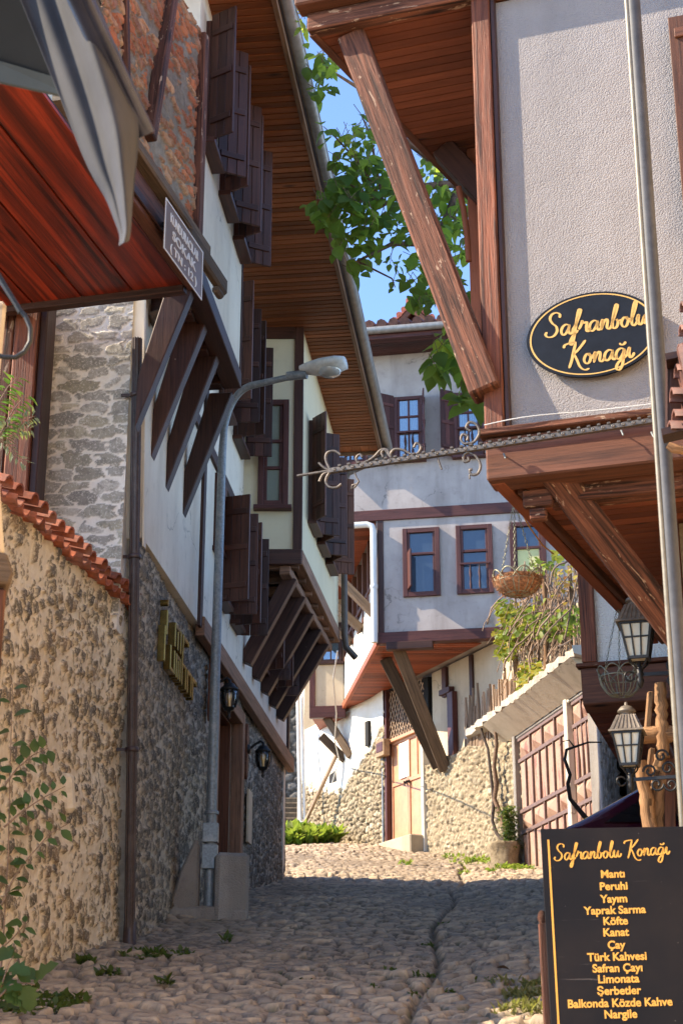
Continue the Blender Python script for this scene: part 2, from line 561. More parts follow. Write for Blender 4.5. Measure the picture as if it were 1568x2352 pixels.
def leafmat(name, cols, trans=.45, rough=.5):
    k = NT(name)
    c = k.ramp(k.attr('tint'), [(i / (len(cols) - .999), q) for i, q in enumerate(cols)])
    c = k.mix(c, sc(cols[0], .7), k.math('MULTIPLY', k.ramp(k.noise(k.uv(1, 1, 1, 'Object'), 45, 3), [(.45, 0.0), (.7, 1.0)]), .35))
    b = k.n('BsdfPrincipled', Base_Color=c, Roughness=rough)
    b.inputs['Specular IOR Level'].default_value = .3
    tr = k.n('BsdfTranslucent', Color=k.mix(c, (.75, .85, .10), .35))
    mx = k.n('MixShader', _0=trans, _1=b.outputs[0], _2=tr.outputs[0])
    k.t.links.new(mx.outputs[0], k.out.inputs[0])
    return k.m

def glassmat(name, tintc=(.75, .82, .85), base=.12):
    k = NT(name)
    fr = k.n('Fresnel', IOR=1.55).outputs[0]
    g = k.n('BsdfGlossy', Color=(.95, .97, 1), Roughness=.03)
    tr = k.n('BsdfTransparent', Color=tintc)
    mx = k.n('MixShader', _0=k.math('ADD', fr, base), _1=tr.outputs[0], _2=g.outputs[0])
    k.t.links.new(mx.outputs[0], k.out.inputs[0])
    return k.m

M = {}
M['wood_brown'] = wood('stained brown timber', (.125, .047, .025), rough=.62)
M['wood_beam'] = wood('weathered red brown beam', (.105, .038, .020), flake=(.36, .23, .15), flake_amt=.61, rough=.75, bump=1.4, dark=.18, var=1.1, con=.09)
M['wood_post'] = wood('orange brown post', (.165, .050, .022), rough=.6, bump=1.0, var=.9, dark=.2, con=.07)
M['wood_dark'] = wood('dark brown painted timber', (.050, .021, .014), flake=(.42, .33, .26), flake_amt=.70, rough=.5, knots=False)
M['wood_dark_clean'] = wood('dark shutter boards', (.070, .027, .017), rough=.45, knots=False, bump=.2)
M['wood_red_dark'] = wood('mahogany window timber', (.085, .028, .022), rough=.5, knots=False, flake=(.3, .2, .18), flake_amt=.76)
M['wood_grey'] = wood('grey weathered oak strut', (.115, .075, .045), flake=(.35, .29, .22), flake_amt=.71, rough=.85, bump=.9)
M['wood_eave'] = wood('varnished eave boards', (.27, .09, .032), rough=.55, var=.2, gs=.8, dark=.7, bump=.15)
M['wood_soffit'] = wood('terracotta stained soffit boards', (.22, .064, .028), rough=.65, var=.15, dark=.72, bump=.15)
M['wood_red'] = wood('red varnished ceiling boards', (.15, .017, .005), rough=.42, var=1.8, dark=.10, gs=.22, spec=.5, con=.05, knot=2.2)
M['wood_orange'] = wood('orange jetty boards', (.29, .075, .032), rough=.6, var=.3, dark=.6)
M['wood_pale'] = wood('bleached palings', (.40, .28, .19), rough=.9, bump=.9, var=.6)
M['wood_log'] = wood('peeled pine log', (.23, .125, .06), rough=.9, bump=1.4, var=.8, dark=.2, flake=(.16, .09, .05), flake_amt=.60, con=.08)
M['wood_fascia'] = wood('grey brown eave board', (.24, .15, .10), flake=(.5, .42, .35), flake_amt=.72, rough=.7, bump=.6)
M['wood_facade'] = wood('floor beam on stone', (.24, .125, .075), rough=.7, dark=.3)
M['bark'] = plain('bark', (.17, .10, .06), .9, nscale=40, var=.6, bump=.6)
M['bark_dark'] = plain('dark bark', (.06, .04, .03), .9, nscale=40, var=.6, bump=.6)
M['stem'] = plain('dry vine stem', (.26, .17, .11), .9, nscale=50, var=.6, bump=.4)

M['plaster_left'] = plaster('white lime plaster', (.74, .66, .54), (.60, .51, .40), .15, 40, .004, .65, cracks=True)
M['plaster_bay'] = plaster('cream plaster', (.66, .58, .40), (.58, .50, .34), .12, 40, .004, .4)
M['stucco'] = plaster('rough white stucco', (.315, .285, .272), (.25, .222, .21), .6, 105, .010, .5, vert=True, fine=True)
M['stucco_brightened'] = plaster('stucco brightened for light', (.84, .80, .73), (.70, .65, .58), .8, 75, .012, .3, vert=False, fine=True)  # whiter copy of the stucco, brightened in place of sunlight and for bounce
M['plaster_back'] = plaster('stained pale plaster', (.43, .372, .335), (.28, .235, .21), .2, 30, .006, .8, cracks=True)
M['plaster_side'] = plaster('whitewashed plaster', (.62, .58, .50), (.50, .44, .35), .2, 26, .006, .5, cracks=True)
M['plaster_ochre'] = plaster('ochre mud plaster', (.56, .46, .33), (.42, .33, .23), .3, 24, .01, .6, cracks=True)
M['concrete'] = plaster('rough concrete', (.30, .27, .24), (.18, .155, .135), .8, 90, .008, .7, fine=True)
M['slab'] = plaster('flaking concrete slab', (.46, .41, .345), (.36, .29, .22), .8, 18, .02, .6, cracks=True)
M['curb'] = plaster('pale stone step', (.44, .36, .25), (.30, .24, .17), .5, 30, .008, .7)

M['stone_cope'] = stone('river stone in buff mortar', [(.20, .16, .11), (.33, .25, .15), (.15, .125, .10), (.38, .26, .15), (.24, .20, .15)], (.82, .68, .49), (.68, .53, .35))
M['stone_left'] = stone('grey stone in pale mortar', [(.12, .105, .09), (.20, .175, .14), (.09, .08, .07), (.23, .19, .145)], (.50, .425, .33), (.34, .28, .21))
M['stone_pier'] = stone('squared grey stone', [(.43, .39, .335), (.34, .31, .275), (.45, .40, .30), (.38, .35, .31)], (.80, .73, .65), (.70, .62, .53))
M['stone_lit'] = stone('golden rubble', [(.42, .34, .225), (.34, .265, .165), (.46, .38, .265), (.25, .195, .125)], (.155, .115, .075), (.085, .06, .04), plas=(.82, .76, .66), plas2=(.70, .62, .48))  # dark mortar colour paints the shadow in the crevices
M['stone_yard'] = stone('yard rubble in lime', [(.44, .36, .245), (.36, .28, .175), (.47, .395, .275), (.24, .185, .12)], (.33, .26, .165), (.15, .11, .07), plas=(.82, .76, .66))  # darker second mortar tone paints shadowed pits
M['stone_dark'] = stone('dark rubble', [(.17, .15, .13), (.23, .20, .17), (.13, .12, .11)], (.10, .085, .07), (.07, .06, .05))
M['brick'] = stone('old brick infill', [(.42, .115, .045), (.50, .16, .06), (.33, .10, .05), (.55, .30, .15), (.24, .10, .06)], (.27, .21, .15), (.15, .115, .085))

def cobble_mat():
    k = NT('cobbles')
    o = k.uv(1, 1, 1, 'Object')
    n1 = k.noise(o, 11, 6, .7); n2 = k.noise(o, 55, 4, .65); n3 = k.noise(o, .8, 4, .6)
    c = k.ramp(k.attr('rnd'), [(0, (.37, .27, .175)), (.3, (.46, .335, .215)), (.6, (.25, .20, .15)), (.8, (.55, .405, .26)), (1, (.40, .30, .20))])
    c = k.mix(c, (.15, .12, .095), k.math('MULTIPLY', k.ramp(n1, [(.45, 0.0), (.7, 1.0)]), .6))
    c = k.mix(c, (.45, .37, .28), k.math('MULTIPLY', k.ramp(n2, [(.55, 0.0), (.72, 1.0)]), .4))
    dirt = k.mix((.10, .07, .045), (.21, .155, .10), k.ramp(n3, [(.4, 0.0), (.65, 1.0)]))  # joint dirt and mud, darkened to put shade into the gaps
    c = k.mix(dirt, c, k.attr('stone'))
    moss = k.math('MULTIPLY', k.math('SUBTRACT', 1.0, k.attr('stone')), k.ramp(k.noise(o, 2.6, 4, .7), [(.55, 0.0), (.66, 1.0)]))
    c = k.mix(c, (.055, .075, .02), k.math('MULTIPLY', moss, .8))
    c = k.mix(c, dirt, k.attr('plas'))
    h = k.math('ADD', n1, k.math('MULTIPLY', n2, .5))
    return k.bsdf(c, .75, h, .5, .012, .35)
M['cobble'] = cobble_mat()

M['tile'] = plain('terracotta tile', (.33, .088, .036), .75, nscale=16, var=.5, bump=.25, dirt=(.30, .22, .17), dirt_amt=.5)
M['tile_dark'] = plain('smoky roof tile', (.17, .065, .042), .6, nscale=16, var=.6, bump=.3, dirt=(.03, .025, .02))
M['tile_ridge'] = plain('red ridge tile', (.45, .12, .07), .75, nscale=16, var=.4, bump=.2)
M['gutter'] = plain('zinc gutter', (.30, .29, .27), .5, .5, nscale=12, var=.25, dirt=(.16, .13, .1))
M['gutter_brown'] = plain('brown gutter', (.10, .07, .05), .5, nscale=12, var=.3)
M['pipe_brown'] = plain('brown ribbed downpipe', (.055, .033, .03), .4, nscale=30, var=.4, dirt=(.2, .16, .13), dirt_amt=.25)
M['pvc'] = plain('white plastic pipe', (.60, .59, .56), .35, nscale=6, var=.08, dirt=(.5, .43, .33), dirt_amt=.4)
M['galv'] = plain('galvanised steel pole', (.22, .24, .25), .5, .35, nscale=50, var=.35, dirt=(.40, .38, .35), dirt_amt=.5)
M['pole_paint'] = plain('grey painted steel post', (.06, .06, .066), .6, .1, nscale=25, var=.25, dirt=(.12, .11, .11), dirt_amt=.4)
M['black_iron'] = plain('black cast iron', (.022, .020, .019), .42, .4, nscale=40, var=.3)
M['bronze_iron'] = plain('weathered lantern metal', (.20, .165, .13), .55, .4, nscale=30, var=.35)
M['old_iron'] = plain('hammered wrought iron', (.15, .125, .105), .5, .6, nscale=60, var=.5, bump=.4)
M['brass'] = plain('polished brass', (.36, .23, .065), .25, .95, nscale=14, var=.25)
M['rubber'] = plain('black cable', (.02, .02, .02), .5, nscale=20)
M['wire'] = plain('dull green wire', (.30, .28, .19), .5, .5, nscale=40, var=.3)
M['cord'] = plain('orange cable', (.50, .22, .05), .6, nscale=20)
M['coir'] = plain('coconut fibre', (.36, .16, .07), .95, nscale=70, var=.8, bump=.9)
M['white_paint'] = plain('white painted lamp housing', (.62, .60, .55), .5, nscale=20, var=.2, dirt=(.3, .28, .26), dirt_amt=.6)
M['frost'] = plain('frosted lantern pane', (.66, .62, .50), .35, nscale=8, var=.12, dirt=(.5, .45, .34))
M['lens'] = plain('lamp lens', (.45, .45, .42), .1, .1, spec=.8, nscale=6, var=.2)
M['amber'] = plain('filament bulb', (.75, .48, .2), .15, nscale=10, var=.2)
M['paper'] = plain('paper notice', (.78, .73, .64), .8, nscale=9, var=.08)
M['paper_tan'] = plain('tan notice board', (.55, .43, .30), .7, nscale=9, var=.15)
M['door_metal'] = plain('faded salmon sheet metal', (.52, .255, .135), .5, nscale=7, var=.18, dirt=(.36, .17, .11), dirt_amt=.45, bump=.15)
def garage():
    k = NT('faded rose garage panels')
    o = k.uv(1, 1, 1, 'Object')
    n = k.noise(k.uv(5, 5, 1.2, 'Object'), 1, 6, .7); n2 = k.noise(o, 30, 5, .7)
    c = k.mix((.34, .195, .13), (.42, .265, .185), k.ramp(k.noise(o, 3, 4), [(.35, 0.0), (.7, 1.0)]))
    c = k.mix(c, (.21, .075, .05), k.math('MULTIPLY', k.ramp(k.math('ADD', n, k.math('MULTIPLY', n2, .35)), [(.70, 0.0), (.80, 1.0)]), .85))
    return k.bsdf(c, .55, n2, .15, .004, .35)
M['garage'] = garage()
M['garage_bar'] = plain('garage door bars', (.17, .105, .085), .6, nscale=20, var=.4)
M['meter'] = plain('rusty meter box', (.30, .19, .10), .6, nscale=14, var=.35)
M['dark'] = plain('unlit interior', (.012, .010, .009), .8, nscale=5)
M['window_dark'] = plain('dark blue window glass', (.035, .055, .085), .06, spec=.9, nscale=3, var=.15, bump=0.0)
M['blind'] = plain('yellow window blind', (.62, .58, .26), .8, nscale=4, var=.1)
M['pane_milky'] = plain('dusty pane', (.22, .24, .19), .12, spec=.8, nscale=3, var=.2, bump=0.0)
M['glass'] = glassmat('window glass')
M['lamp_glass'] = glassmat('lantern glass', (.9, .88, .8), .03)
def curtain():
    k = NT('lace curtain')
    wv = k.n('TexWave', {'wave_type': 'BANDS', 'bands_direction': 'X'}, Vector=k.uv(1, 1, 1, 'Object'), Scale=9.0, Distortion=1.5, Detail=2.0).outputs['Fac']
    return k.bsdf(k.mix((.50, .52, .55), (.74, .75, .76), wv), .9, wv, .5, .02, .1)
M['curtain'] = curtain()
M['sign_brown'] = plain('brown enamel street sign', (.20, .135, .105), .35, .0, spec=.35, nscale=4, var=.1, bump=0.0)
M['sign_white'] = plain('white enamel letters', (.74, .71, .66), .4, nscale=10, var=.06)
def board_mat():
    k = NT('black printed board')
    o = k.uv(1, 1, 1, 'Object')
    c = k.mix((.008, .007, .008), (.016, .012, .011), k.ramp(k.noise(o, 3, 4), [(.4, 0.0), (.7, 1.0)]))
    c = k.mix(c, (.22, .19, .16), k.ramp(k.noise(o, 95, 2, .5), [(.765, 0.0), (.80, 1.0)]))
    c = k.mix(c, (.12, .10, .09), k.math('MULTIPLY', k.ramp(k.noise(k.uv(3, 3, 60, 'Object'), 1, 3, .6), [(.70, 0.0), (.76, 1.0)]), .5))
    return k.bsdf(c, .5, None, spec=.15)
M['board_black'] = board_mat()
M['oval_navy'] = plain('navy oval board', (.010, .013, .020), .55, spec=.12, nscale=10, var=.3)
M['gold'] = plain('gold lettering', (.60, .36, .10), .5, nscale=12, var=.12)
M['menu_gold'] = plain('orange gold print', (.72, .36, .055), .5, nscale=12, var=.1)
M['red_paint'] = plain('red sign', (.5, .05, .04), .5, nscale=10)
M['car'] = plain('maroon car paint', (.075, .012, .028), .18, .4, spec=.7, nscale=30, var=.15, bump=0.0, Coat_Weight=.7)
M['car_glass'] = plain('tinted car window', (.010, .010, .011), .03, spec=.6, nscale=3, var=.1, bump=0.0)
M['tyre'] = plain('tyre rubber', (.02, .02, .02), .8, nscale=20)
M['fabric'] = plain('grey awning canvas', (.040, .037, .040), .8, nscale=5, var=.35, bump=.1, dirt=(.12, .12, .14), dirt_amt=.4)
M['tarp'] = plain('teal grey tarpaulin', (.018, .022, .026), .7, nscale=4, var=.3)
M['rod'] = plain('dark awning rail', (.035, .035, .05), .35, .5, nscale=10)
M['leaf_tree'] = leafmat('fig tree leaves', [(.035, .085, .012), (.065, .15, .02), (.13, .25, .028), (.24, .35, .035), (.42, .42, .04)], .6)
M['leaf_vine'] = leafmat('vine leaves', [(.06, .10, .015), (.12, .19, .025), (.24, .26, .03), (.36, .26, .03), (.20, .05, .02)], .45)
M['leaf_creeper'] = leafmat('creeper leaves', [(.022, .055, .016), (.035, .08, .02), (.05, .10, .025)], .3)
M['leaf_olive'] = leafmat('silver leaves', [(.12, .16, .07), (.22, .24, .14), (.10, .22, .03), (.15, .30, .03)], .4)
M['grass'] = leafmat('weeds', [(.05, .12, .012), (.09, .19, .02), (.14, .24, .03), (.22, .24, .06)], .45)
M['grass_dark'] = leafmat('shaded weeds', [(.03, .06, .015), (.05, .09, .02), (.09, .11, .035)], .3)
M['straw'] = leafmat('dry weeds', [(.16, .15, .06), (.26, .22, .10), (.12, .14, .05)], .35)
# ------------------------------------------------------------------ the street
_py = np.array([-12, 0, 9.1, 12.1, 14.5, 17.5, 20.7, 24, 28, 32, 45, 70]); _pz = np.array([-3.9, -1.5, .33, .925, 1.44, 1.90, 2.38, 3.0, 3.84, 4.50, 7.0, 9.0])
_ys = np.arange(-12, 70, .1); _zs = np.interp(_ys, _py, _pz); _zs = np.convolve(np.pad(_zs, 12, 'edge'), np.ones(25) / 25, 'valid')
def prof(Y): return np.interp(Y, _ys, _zs)
def gutter_x(Y): return .39 + (np.minimum(Y, 24) - 9.1) * .0955 + .05 * np.sin(Y * 1.3)
def gz(X, Y):
    X = np.asarray(X, float); Y = np.asarray(Y, float)
    d = X - gutter_x(Y)
    z = prof(Y) + np.where(d > 0, .05, .03) * np.minimum(np.abs(d), 2.5)
    dip = sstep(1.95, 2.25, X) * sstep(10.5, 12.0, Y) * (1 - sstep(16.5, 18.0, Y))
    return z - .22 * dip
def gz1(X, Y): return float(gz(X, Y))

rows = np.concatenate([np.arange(-3, 7.5, .07), 7.5 * np.exp(np.arange(0, math.log(34 / 7.5), .0021))])
cols = np.arange(-3.0, 4.6, .018)
gX, gY = np.meshgrid(cols, rows)
wX = gX + .10 * (noise2(gX * 1.3, gY * 1.3, 91) - .5); wY = gY + .16 * (noise2(gX * 1.1 + 7, gY * 1.1 + 3, 92) - .5)
ed, rn, rn2, f1 = stones(wX + 60 + .05 * (noise2(gX * 9, gY * 9, 81) - .5), wY + 60 + .05 * (noise2(gX * 9 + 5, gY * 9, 82) - .5), .150, .088, 5, .95, False, 3.6)
cob_x, cob_y = stones.ox * 2, stones.oy * 2
nz = noise2(gX * 17, gY * 17, 93) * .6 + noise2(gX * 41, gY * 41, 94) * .4
thr = .02 + .10 * rn2 + (nz - .5) * .16
h = sstep(thr, thr + .15, ed) * (1 - .16 * sstep(.35, .7, f1 + (nz - .5) * .3))
gut = np.exp(-((gX - gutter_x(gY) + .03 * (noise2(gX * 0, gY * 3, 95) - .5)) / .024) ** 2)
mud = sstep(.45, .75, noise2(gX * .9 + 3, gY * .7 + 9, 96)) * .35 + .75 * np.exp(-((gX + 1.15 + .1 * (12 - gY)) / .38) ** 2) * sstep(10.8, 12.5, gY) * (1 - sstep(17, 20, gY))
mud = np.clip(mud + .6 * sstep(.5, .75, noise2(gX * 1.6 + 33, gY * 1.6 + 2, 97)) * sstep(22.5, 24.5, gY), 0, .85)
# each stone is a slightly tilted, domed block
gZ = gz(gX, gY) + h * (1 - mud * .8) * (.022 + .034 * rn + .02 * (rn2 - .5) + .030 * (rn - .5) * cob_x + .030 * (rn2 - .5) * cob_y) + (nz - .5) * .018 + .05 * (noise2(gX * .8, gY * .8, 98) - .5) - .048 * gut
st = sstep(.2, .6, h) * (1 - gut * .9)
grid_obj('cobbled_street', gX, gY, gZ, gX, gY, {'stone': st, 'rnd': rn, 'rnd2': rn2, 'plas': mud * (1 - .5 * st)}, M['cobble'])['kind'] = 'structure'
cX, cY = np.meshgrid(np.linspace(-90, 90, 61), np.concatenate([np.linspace(-60, -12, 9), np.linspace(-10, 60, 71), np.linspace(65, 400, 12)]))
cZ = prof(np.clip(cY, -12, 69)) - .62
grid_obj('ground', cX, cY, cZ, cX, cY, {'stone': cX * 0, 'rnd': cX * 0, 'rnd2': cX * 0, 'plas': cX * 0 + 1}, M['cobble'])['kind'] = 'structure'

# ------------------------------------------------------------------ shared house parts
def boards(fr, s0, s1, n0, n1, z, along, width, mat, name, parent, gap=.008, th=.02, poly=None, zf=None):
    """boarded ceiling at height z: boards run along 's' or 'n'"""
    mb = MB()
    a0, a1 = (n0, n1) if along == 's' else (s0, s1)
    k = int((a1 - a0) / width)
    for i in range(k + 1):
        b0 = a0 + i * width; b1 = min(a1, b0 + width - gap)
        if b1 - b0 < .01: continue
        t = random.random(); dz = random.uniform(0, .004)
        if along == 's':
            mb.box(fr, s0, s1, b0, b1, z + dz, z + th + dz, 's', t)
        else:
            zz = z if zf is None else z + zf((b0 + b1) / 2)
            mb.box(fr, b0, b1, n0, n1, zz + dz, zz + th + dz, 'n', t)
    return obj(name, mb, mat, parent)

def window(house, fr, s0, s1, z0, z1, n, wood_m, fw=.06, proud=.05, bars=(1, 1), pane=None, cur=False, sill=True, grille=0, splits=(.5,)):
    mb = MB()
    mb.box(fr, s0, s0 + fw, n, n + proud, z0, z1, 'z'); mb.box(fr, s1 - fw, s1, n, n + proud, z0, z1, 'z')
    mb.box(fr, s0 + fw, s1 - fw, n, n + proud - .003, z1 - fw, z1); mb.box(fr, s0 + fw, s1 - fw, n, n + proud - .003, z0, z0 + fw)
    a0, a1, b0, b1 = s0 + fw, s1 - fw, z0 + fw, z1 - fw
    sw = fw * .55
    for sp in splits:
        zz = b0 + (b1 - b0) * sp
        mb.box(fr, a0, a1, n, n + proud * .75, zz - sw / 2, zz + sw / 2)
    mb.box(fr, a0, a0 + sw, n, n + proud * .6, b0, b1, 'z'); mb.box(fr, a1 - sw, a1, n, n + proud * .6, b0, b1, 'z')
    for i in range(1, bars[0]):
        ss = a0 + (a1 - a0) * i / bars[0]
        mb.box(fr, ss - sw / 2, ss + sw / 2, n, n + proud * .55, b0, b1, 'z')
    wo_ = obj('window', mb, wood_m, house, .004)
    if cur:
        pts, m = [], 28
        cb = MB(); vs = []
        for zz in (b0, b1):
            for i in range(m + 1):
                vs.append(fr.P(a0 + (a1 - a0) * i / m, n + .008 + .005 * math.sin(i * 1.9) , zz))
        cb.add(vs, [(i, i + 1, m + 2 + i, m + 1 + i) for i in range(m)], [[(0, 0)] * 4] * m, .5, True)
        obj('curtain', cb, M['curtain'], wo_)
        obj('pane', MB().box(fr, a0, a1, n + .018, n + .021, b0, b1), M['glass'], wo_)
    else:
        obj('pane', MB().box(fr, a0, a1, n + .004, n + .008, b0, b1), pane or M['window_dark'], wo_)
    if grille:
        g = MB()
        zr = b0 + (b1 - b0) * .42
        g.box(fr, a0 - .02, a1 + .02, n + proud, n + proud + .025, zr - .015, zr + .015)
        for i in range(grille):
            ss = a0 + (a1 - a0) * (i + 1) / (grille + 1)
            r0 = .010
            prof_ = [(r0, b0), (r0 * 1.9, b0 + (zr - b0) * .2), (r0 * .8, b0 + (zr - b0) * .4), (r0 * 2, b0 + (zr - b0) * .62), (r0 * .8, b0 + (zr - b0) * .85), (r0, zr)]
            p = fr.P(ss, n + proud + .012, 0)
            g.lathe(p, prof_, 8)
        obj('grille', g, wood_m, wo_)
    if sill:
        obj('sill', MB().box(fr, s0 - .04, s1 + .04, n, n + proud + .06, z0 - .05, z0 - .003), wood_m, wo_, .004)
    return wo_

def shutter(win, fr, hs, n, z0, z1, wdt, ang, sgn, mat=None):
    """a boarded leaf hinged at hs; ang = degrees it stands away from the wall, sgn = side it swings to"""
    d = Vector((fr.d.x * sgn * math.cos(R(ang)) + fr.nrm.x * math.sin(R(ang)), fr.d.y * sgn * math.cos(R(ang)) + fr.nrm.y * math.sin(R(ang))))
    p = fr.P(hs, n, 0)
    f2 = Frame(p.x, p.y, d.x, d.y)
    mb = MB()
    k = 3
    for i in range(k):
        mb.box(f2, wdt * i / k + .002, wdt * (i + 1) / k - .001, -.012, .012, z0, z1, 'z', random.random())
    for zz in (z0 + (z1 - z0) * .14, z0 + (z1 - z0) * .5, z0 + (z1 - z0) * .84):
        for nn in (1, -1):
            mb.box(f2, .02, wdt - .02, nn * .012, nn * .026, zz - .028, zz + .028, 's', random.random())
    return obj('shutter', mb, mat or M['wood_dark_clean'], win, .003)

def strut_in(name, house, mat, p0, p1, w, h, side=None, bevel=.006, **kw):
    return obj(name, MB().beam(p0, p1, w, h, side, random.random(), **kw), mat, house, bevel)

# ------------------------------------------------------------------ LEFT HOUSE
L = Frame(-1.54, 12.1, .0928, .9957)
Lb = Frame(-.44, 16.5, .122, 1.0)                     # outer face of the far bay
E = Frame(*(L.P(-.62, 0, 0).xy), .9957, -.0928)        # its stone end wall, facing down the street
lh = thing('left_house', 'white plastered house with dark shutters and jettied upper floors on a grey stone base', 'house', (-1.2, 16, 1.7))
LEAN = lambda z: .05 - .15 * (np.asarray(z, float) - .9)
s_end = 8.72
gl = lambda s: gz(L.o.x + L.d.x * s + .05, L.o.y + L.d.y * s) - .12
door_s = (3.22, 4.68); door_z = 3.62
relief_wall('stone_wall', L, lambda z: LEAN(z), s_end, gl, 3.95, .0135, .125, .10, .026, 11, M['stone_left'], lh, 0.0, (.05, .24), .34, smear=.16,
            hole=lambda s, z: (s > door_s[0]) & (s < door_s[1]) & (z < door_z), wav=.05)
bd = MB()
bd.prism([(float(LEAN(4)) + .03, 4.0), (float(LEAN(.5)) + .03, .4), (door_s[0], .9), (door_s[0], 4.0)], L, -.5, -.04)
bd.prism([(door_s[1], 4.0), (door_s[1], 1.3), (s_end - .03, 2.0), (s_end - .03, 4.0)], L, -.5, -.04)
bd.box(L, door_s[0], door_s[1], -.5, -.04, door_z, 4.0)
obj('wall_core', bd, M['stone_left'], lh)
# end wall: squared stones
relief_wall('stone_end_wall', E, -.98, -.05, 3.3, 8.3, .010, .225, .105, .012, 23, M['stone_pier'], lh, 0.0, (.05, .13), .22, jit=.65, wav=.012, rough=.003, small=.25)
obj('end_wall_core', MB().box(E, -.96, -.07, -.6, -.03, 3.2, 8.3), M['stone_pier'], lh)
NM = .06
ZS = lambda Y: 8.45 - .05 * (Y - 12)
mid = MB().prism([(float(LEAN(4)) - .0, 3.97), (8.45, 3.97), (8.45, 8.15), (-.60, 8.5), (-.60, 5.0)], L, -.4, NM)
obj('wall', mid, M['plaster_left'], lh)
obj('corner_strip', MB().prism([(float(LEAN(3.9)) - .03, 3.9), (float(LEAN(3.9)) + .05, 3.9), (float(LEAN(6.5)) + .05, 6.5), (float(LEAN(6.5)) - .03, 6.5)], L, NM, NM + .012), M['plaster_left'], lh)
obj('far_end_wall', MB().box(L, 8.45, 8.62, -3, .02, 2.2, 8.2), M['plaster_left'], lh)
obj('floor_beam', MB().box(L, 2.02, s_end + .04, NM - .03, NM + .055, 3.86, 4.04), M['wood_facade'], lh, .006)
obj('corner_post', MB().box(L, 8.36, 8.47, NM - .02, NM + .03, 4.04, 5.6, 'z'), M['wood_dark'], lh, .004)
obj('wall_post', MB().box(L, 1.93, 2.05, NM, NM + .03, 3.93, 6.4, 'z'), M['wood_dark'], lh, .004)
b0_, b1_ = L.hit(441, 925, NM + .03), L.hit(585, 1255, NM + .03)
strut_in('brace', lh, M['wood_dark'], L.P(b0_[0], NM + .015, b0_[1]), L.P(b1_[0], NM + .015, b1_[1]), .13, .03, L.d.to_3d())

# near jetty on big struts
JN, JS0, JS1, JZ = .54, -1.3, 1.02, 5.84
obj('jetty_wall', MB().prism([(JS0, JZ + .15), (JS1, JZ + .15), (JS1, 8.42), (JS0, 8.52)], L, NM + .002, JN), M['plaster_left'], lh)
obj('jetty_beam', MB().box(L, JS0, JS1 + .01, JN - .14, JN + .02, JZ, JZ + .15), M['wood_dark'], lh, .006)
for i in range(4):
    jb = MB(); s = (-.42, .25, .62, .95)[i]
    jb.box(L, s - .07, s + .07, NM, JN - .145, JZ - .02 + .003 * i, JZ + .14, 'n', random.random())
    obj('jetty_joist', jb, M['wood_dark'], lh, .004)
boards(L, JS0, JS1 - .02, NM, JN - .15, JZ + .13, 's', .10, M['wood_dark'], 'jetty_soffit', lh)
obj('corner_board', MB().box(L, JS1, JS1 + .02, JN - .10, JN + .012, JZ + .15, 8.4, 'z'), M['wood_dark'], lh)
for sx, fz in ((-.80, 4.70), (-.20, 4.70), (.40, 4.66), (1.16, 4.70)):
    sb3 = MB(); w_ = .065; tz_ = JZ + (.03 if sx < 1 else .0)
    pr = [(NM + .002, fz), (NM + .002, fz + .40), (.26, tz_), (.47, tz_)]          # foot cut flush with the wall
    vs = [L.P(sx + q * w_, n, z) for q in (-1, 1) for n, z in pr]
    o1 = random.random() * 9; ln_ = lambda n, z: (z - fz) * 1.05 + o1
    fs = [(0, 1, 2, 3), (7, 6, 5, 4), (0, 4, 5, 1), (1, 5, 6, 2), (2, 6, 7, 3), (3, 7, 4, 0)]
    uvp = [(ln_(n, z), n + o1 + q * .07) for q in (-1, 1) for n, z in pr]
    sb3.add(vs, fs, [[uvp[i] for i in f] for f in fs], random.random())
    obj('strut', sb3, M['wood_dark'], lh, .008)
obj('corbel', MB().box(L, -.8, -.5, NM, NM + .30, 6.35, 6.55, 'n'), M['wood_dark'], lh, .01)
cb_ = MB(); cb_.beam(L.P(-.55, NM + .02, 5.75), L.P(-.40, JN - .05, 5.98), .11, .10, None, .9)
obj('tie_beam', cb_, M['wood_grey'], lh, .006)
for (ya, yb) in ((11.02, 11.42), (11.82, 12.22), (12.58, 12.95)):
    sa, sb = L.s_at_y(ya, JN), L.s_at_y(yb, JN)
    wn = window(lh, L, sa, sb, 7.08, 8.2, JN, M['wood_dark_clean'], .05, .045, (2, 1), cur=False)
    shutter(wn, L, sa, JN + .05, 7.06, 8.24, .24, 62, -1)
    shutter(wn, L, sb, JN + .05, 7.04, 8.24, .25, 58, 1)

# recessed wall windows, upper floor and middle floor
for (ya, yb) in ((14.8, 15.3), (15.72, 16.25)):
    sa, sb = L.s_at_y(ya, NM), L.s_at_y(yb, NM)
    wn = window(lh, L, sa, sb, 6.48, 7.75, NM, M['wood_dark_clean'], .05, .045)
    shutter(wn, L, sa, NM + .05, 6.46, 7.78, .30, 78, -1)
    shutter(wn, L, sb, NM + .05, 6.46, 7.76, .29, 80, 1)
for (ya, yb) in ((15.0, 15.42), (15.84, 16.22), (17.72, 18.15), (18.55, 18.95)):
    sa, sb = L.s_at_y(ya, NM), L.s_at_y(yb, NM)
    wn = window(lh, L, sa, sb, 4.5, 5.5, NM, M['wood_dark_clean'], .05, .045)
    shutter(wn, L, sa, NM + .05, 4.44, 5.52, .28, 76, -1)
    shutter(wn, L, sb, NM + .05, 4.44, 5.50, .28, 82, 1)
sa, sb = L.s_at_y(14.72, NM), L.s_at_y(15.28, NM) - .12
wn = window(lh, L, sa - .0, sb, 4.92, 5.68, NM, M['wood_dark_clean'], .05, .03)
cl = MB()
for i in range(3):
    w_ = (sb - sa) / 3
    cl.box(L, sa + w_ * i, sa + w_ * (i + 1) - .004, NM + .031, NM + .05, 4.94, 5.68, 'z', random.random())
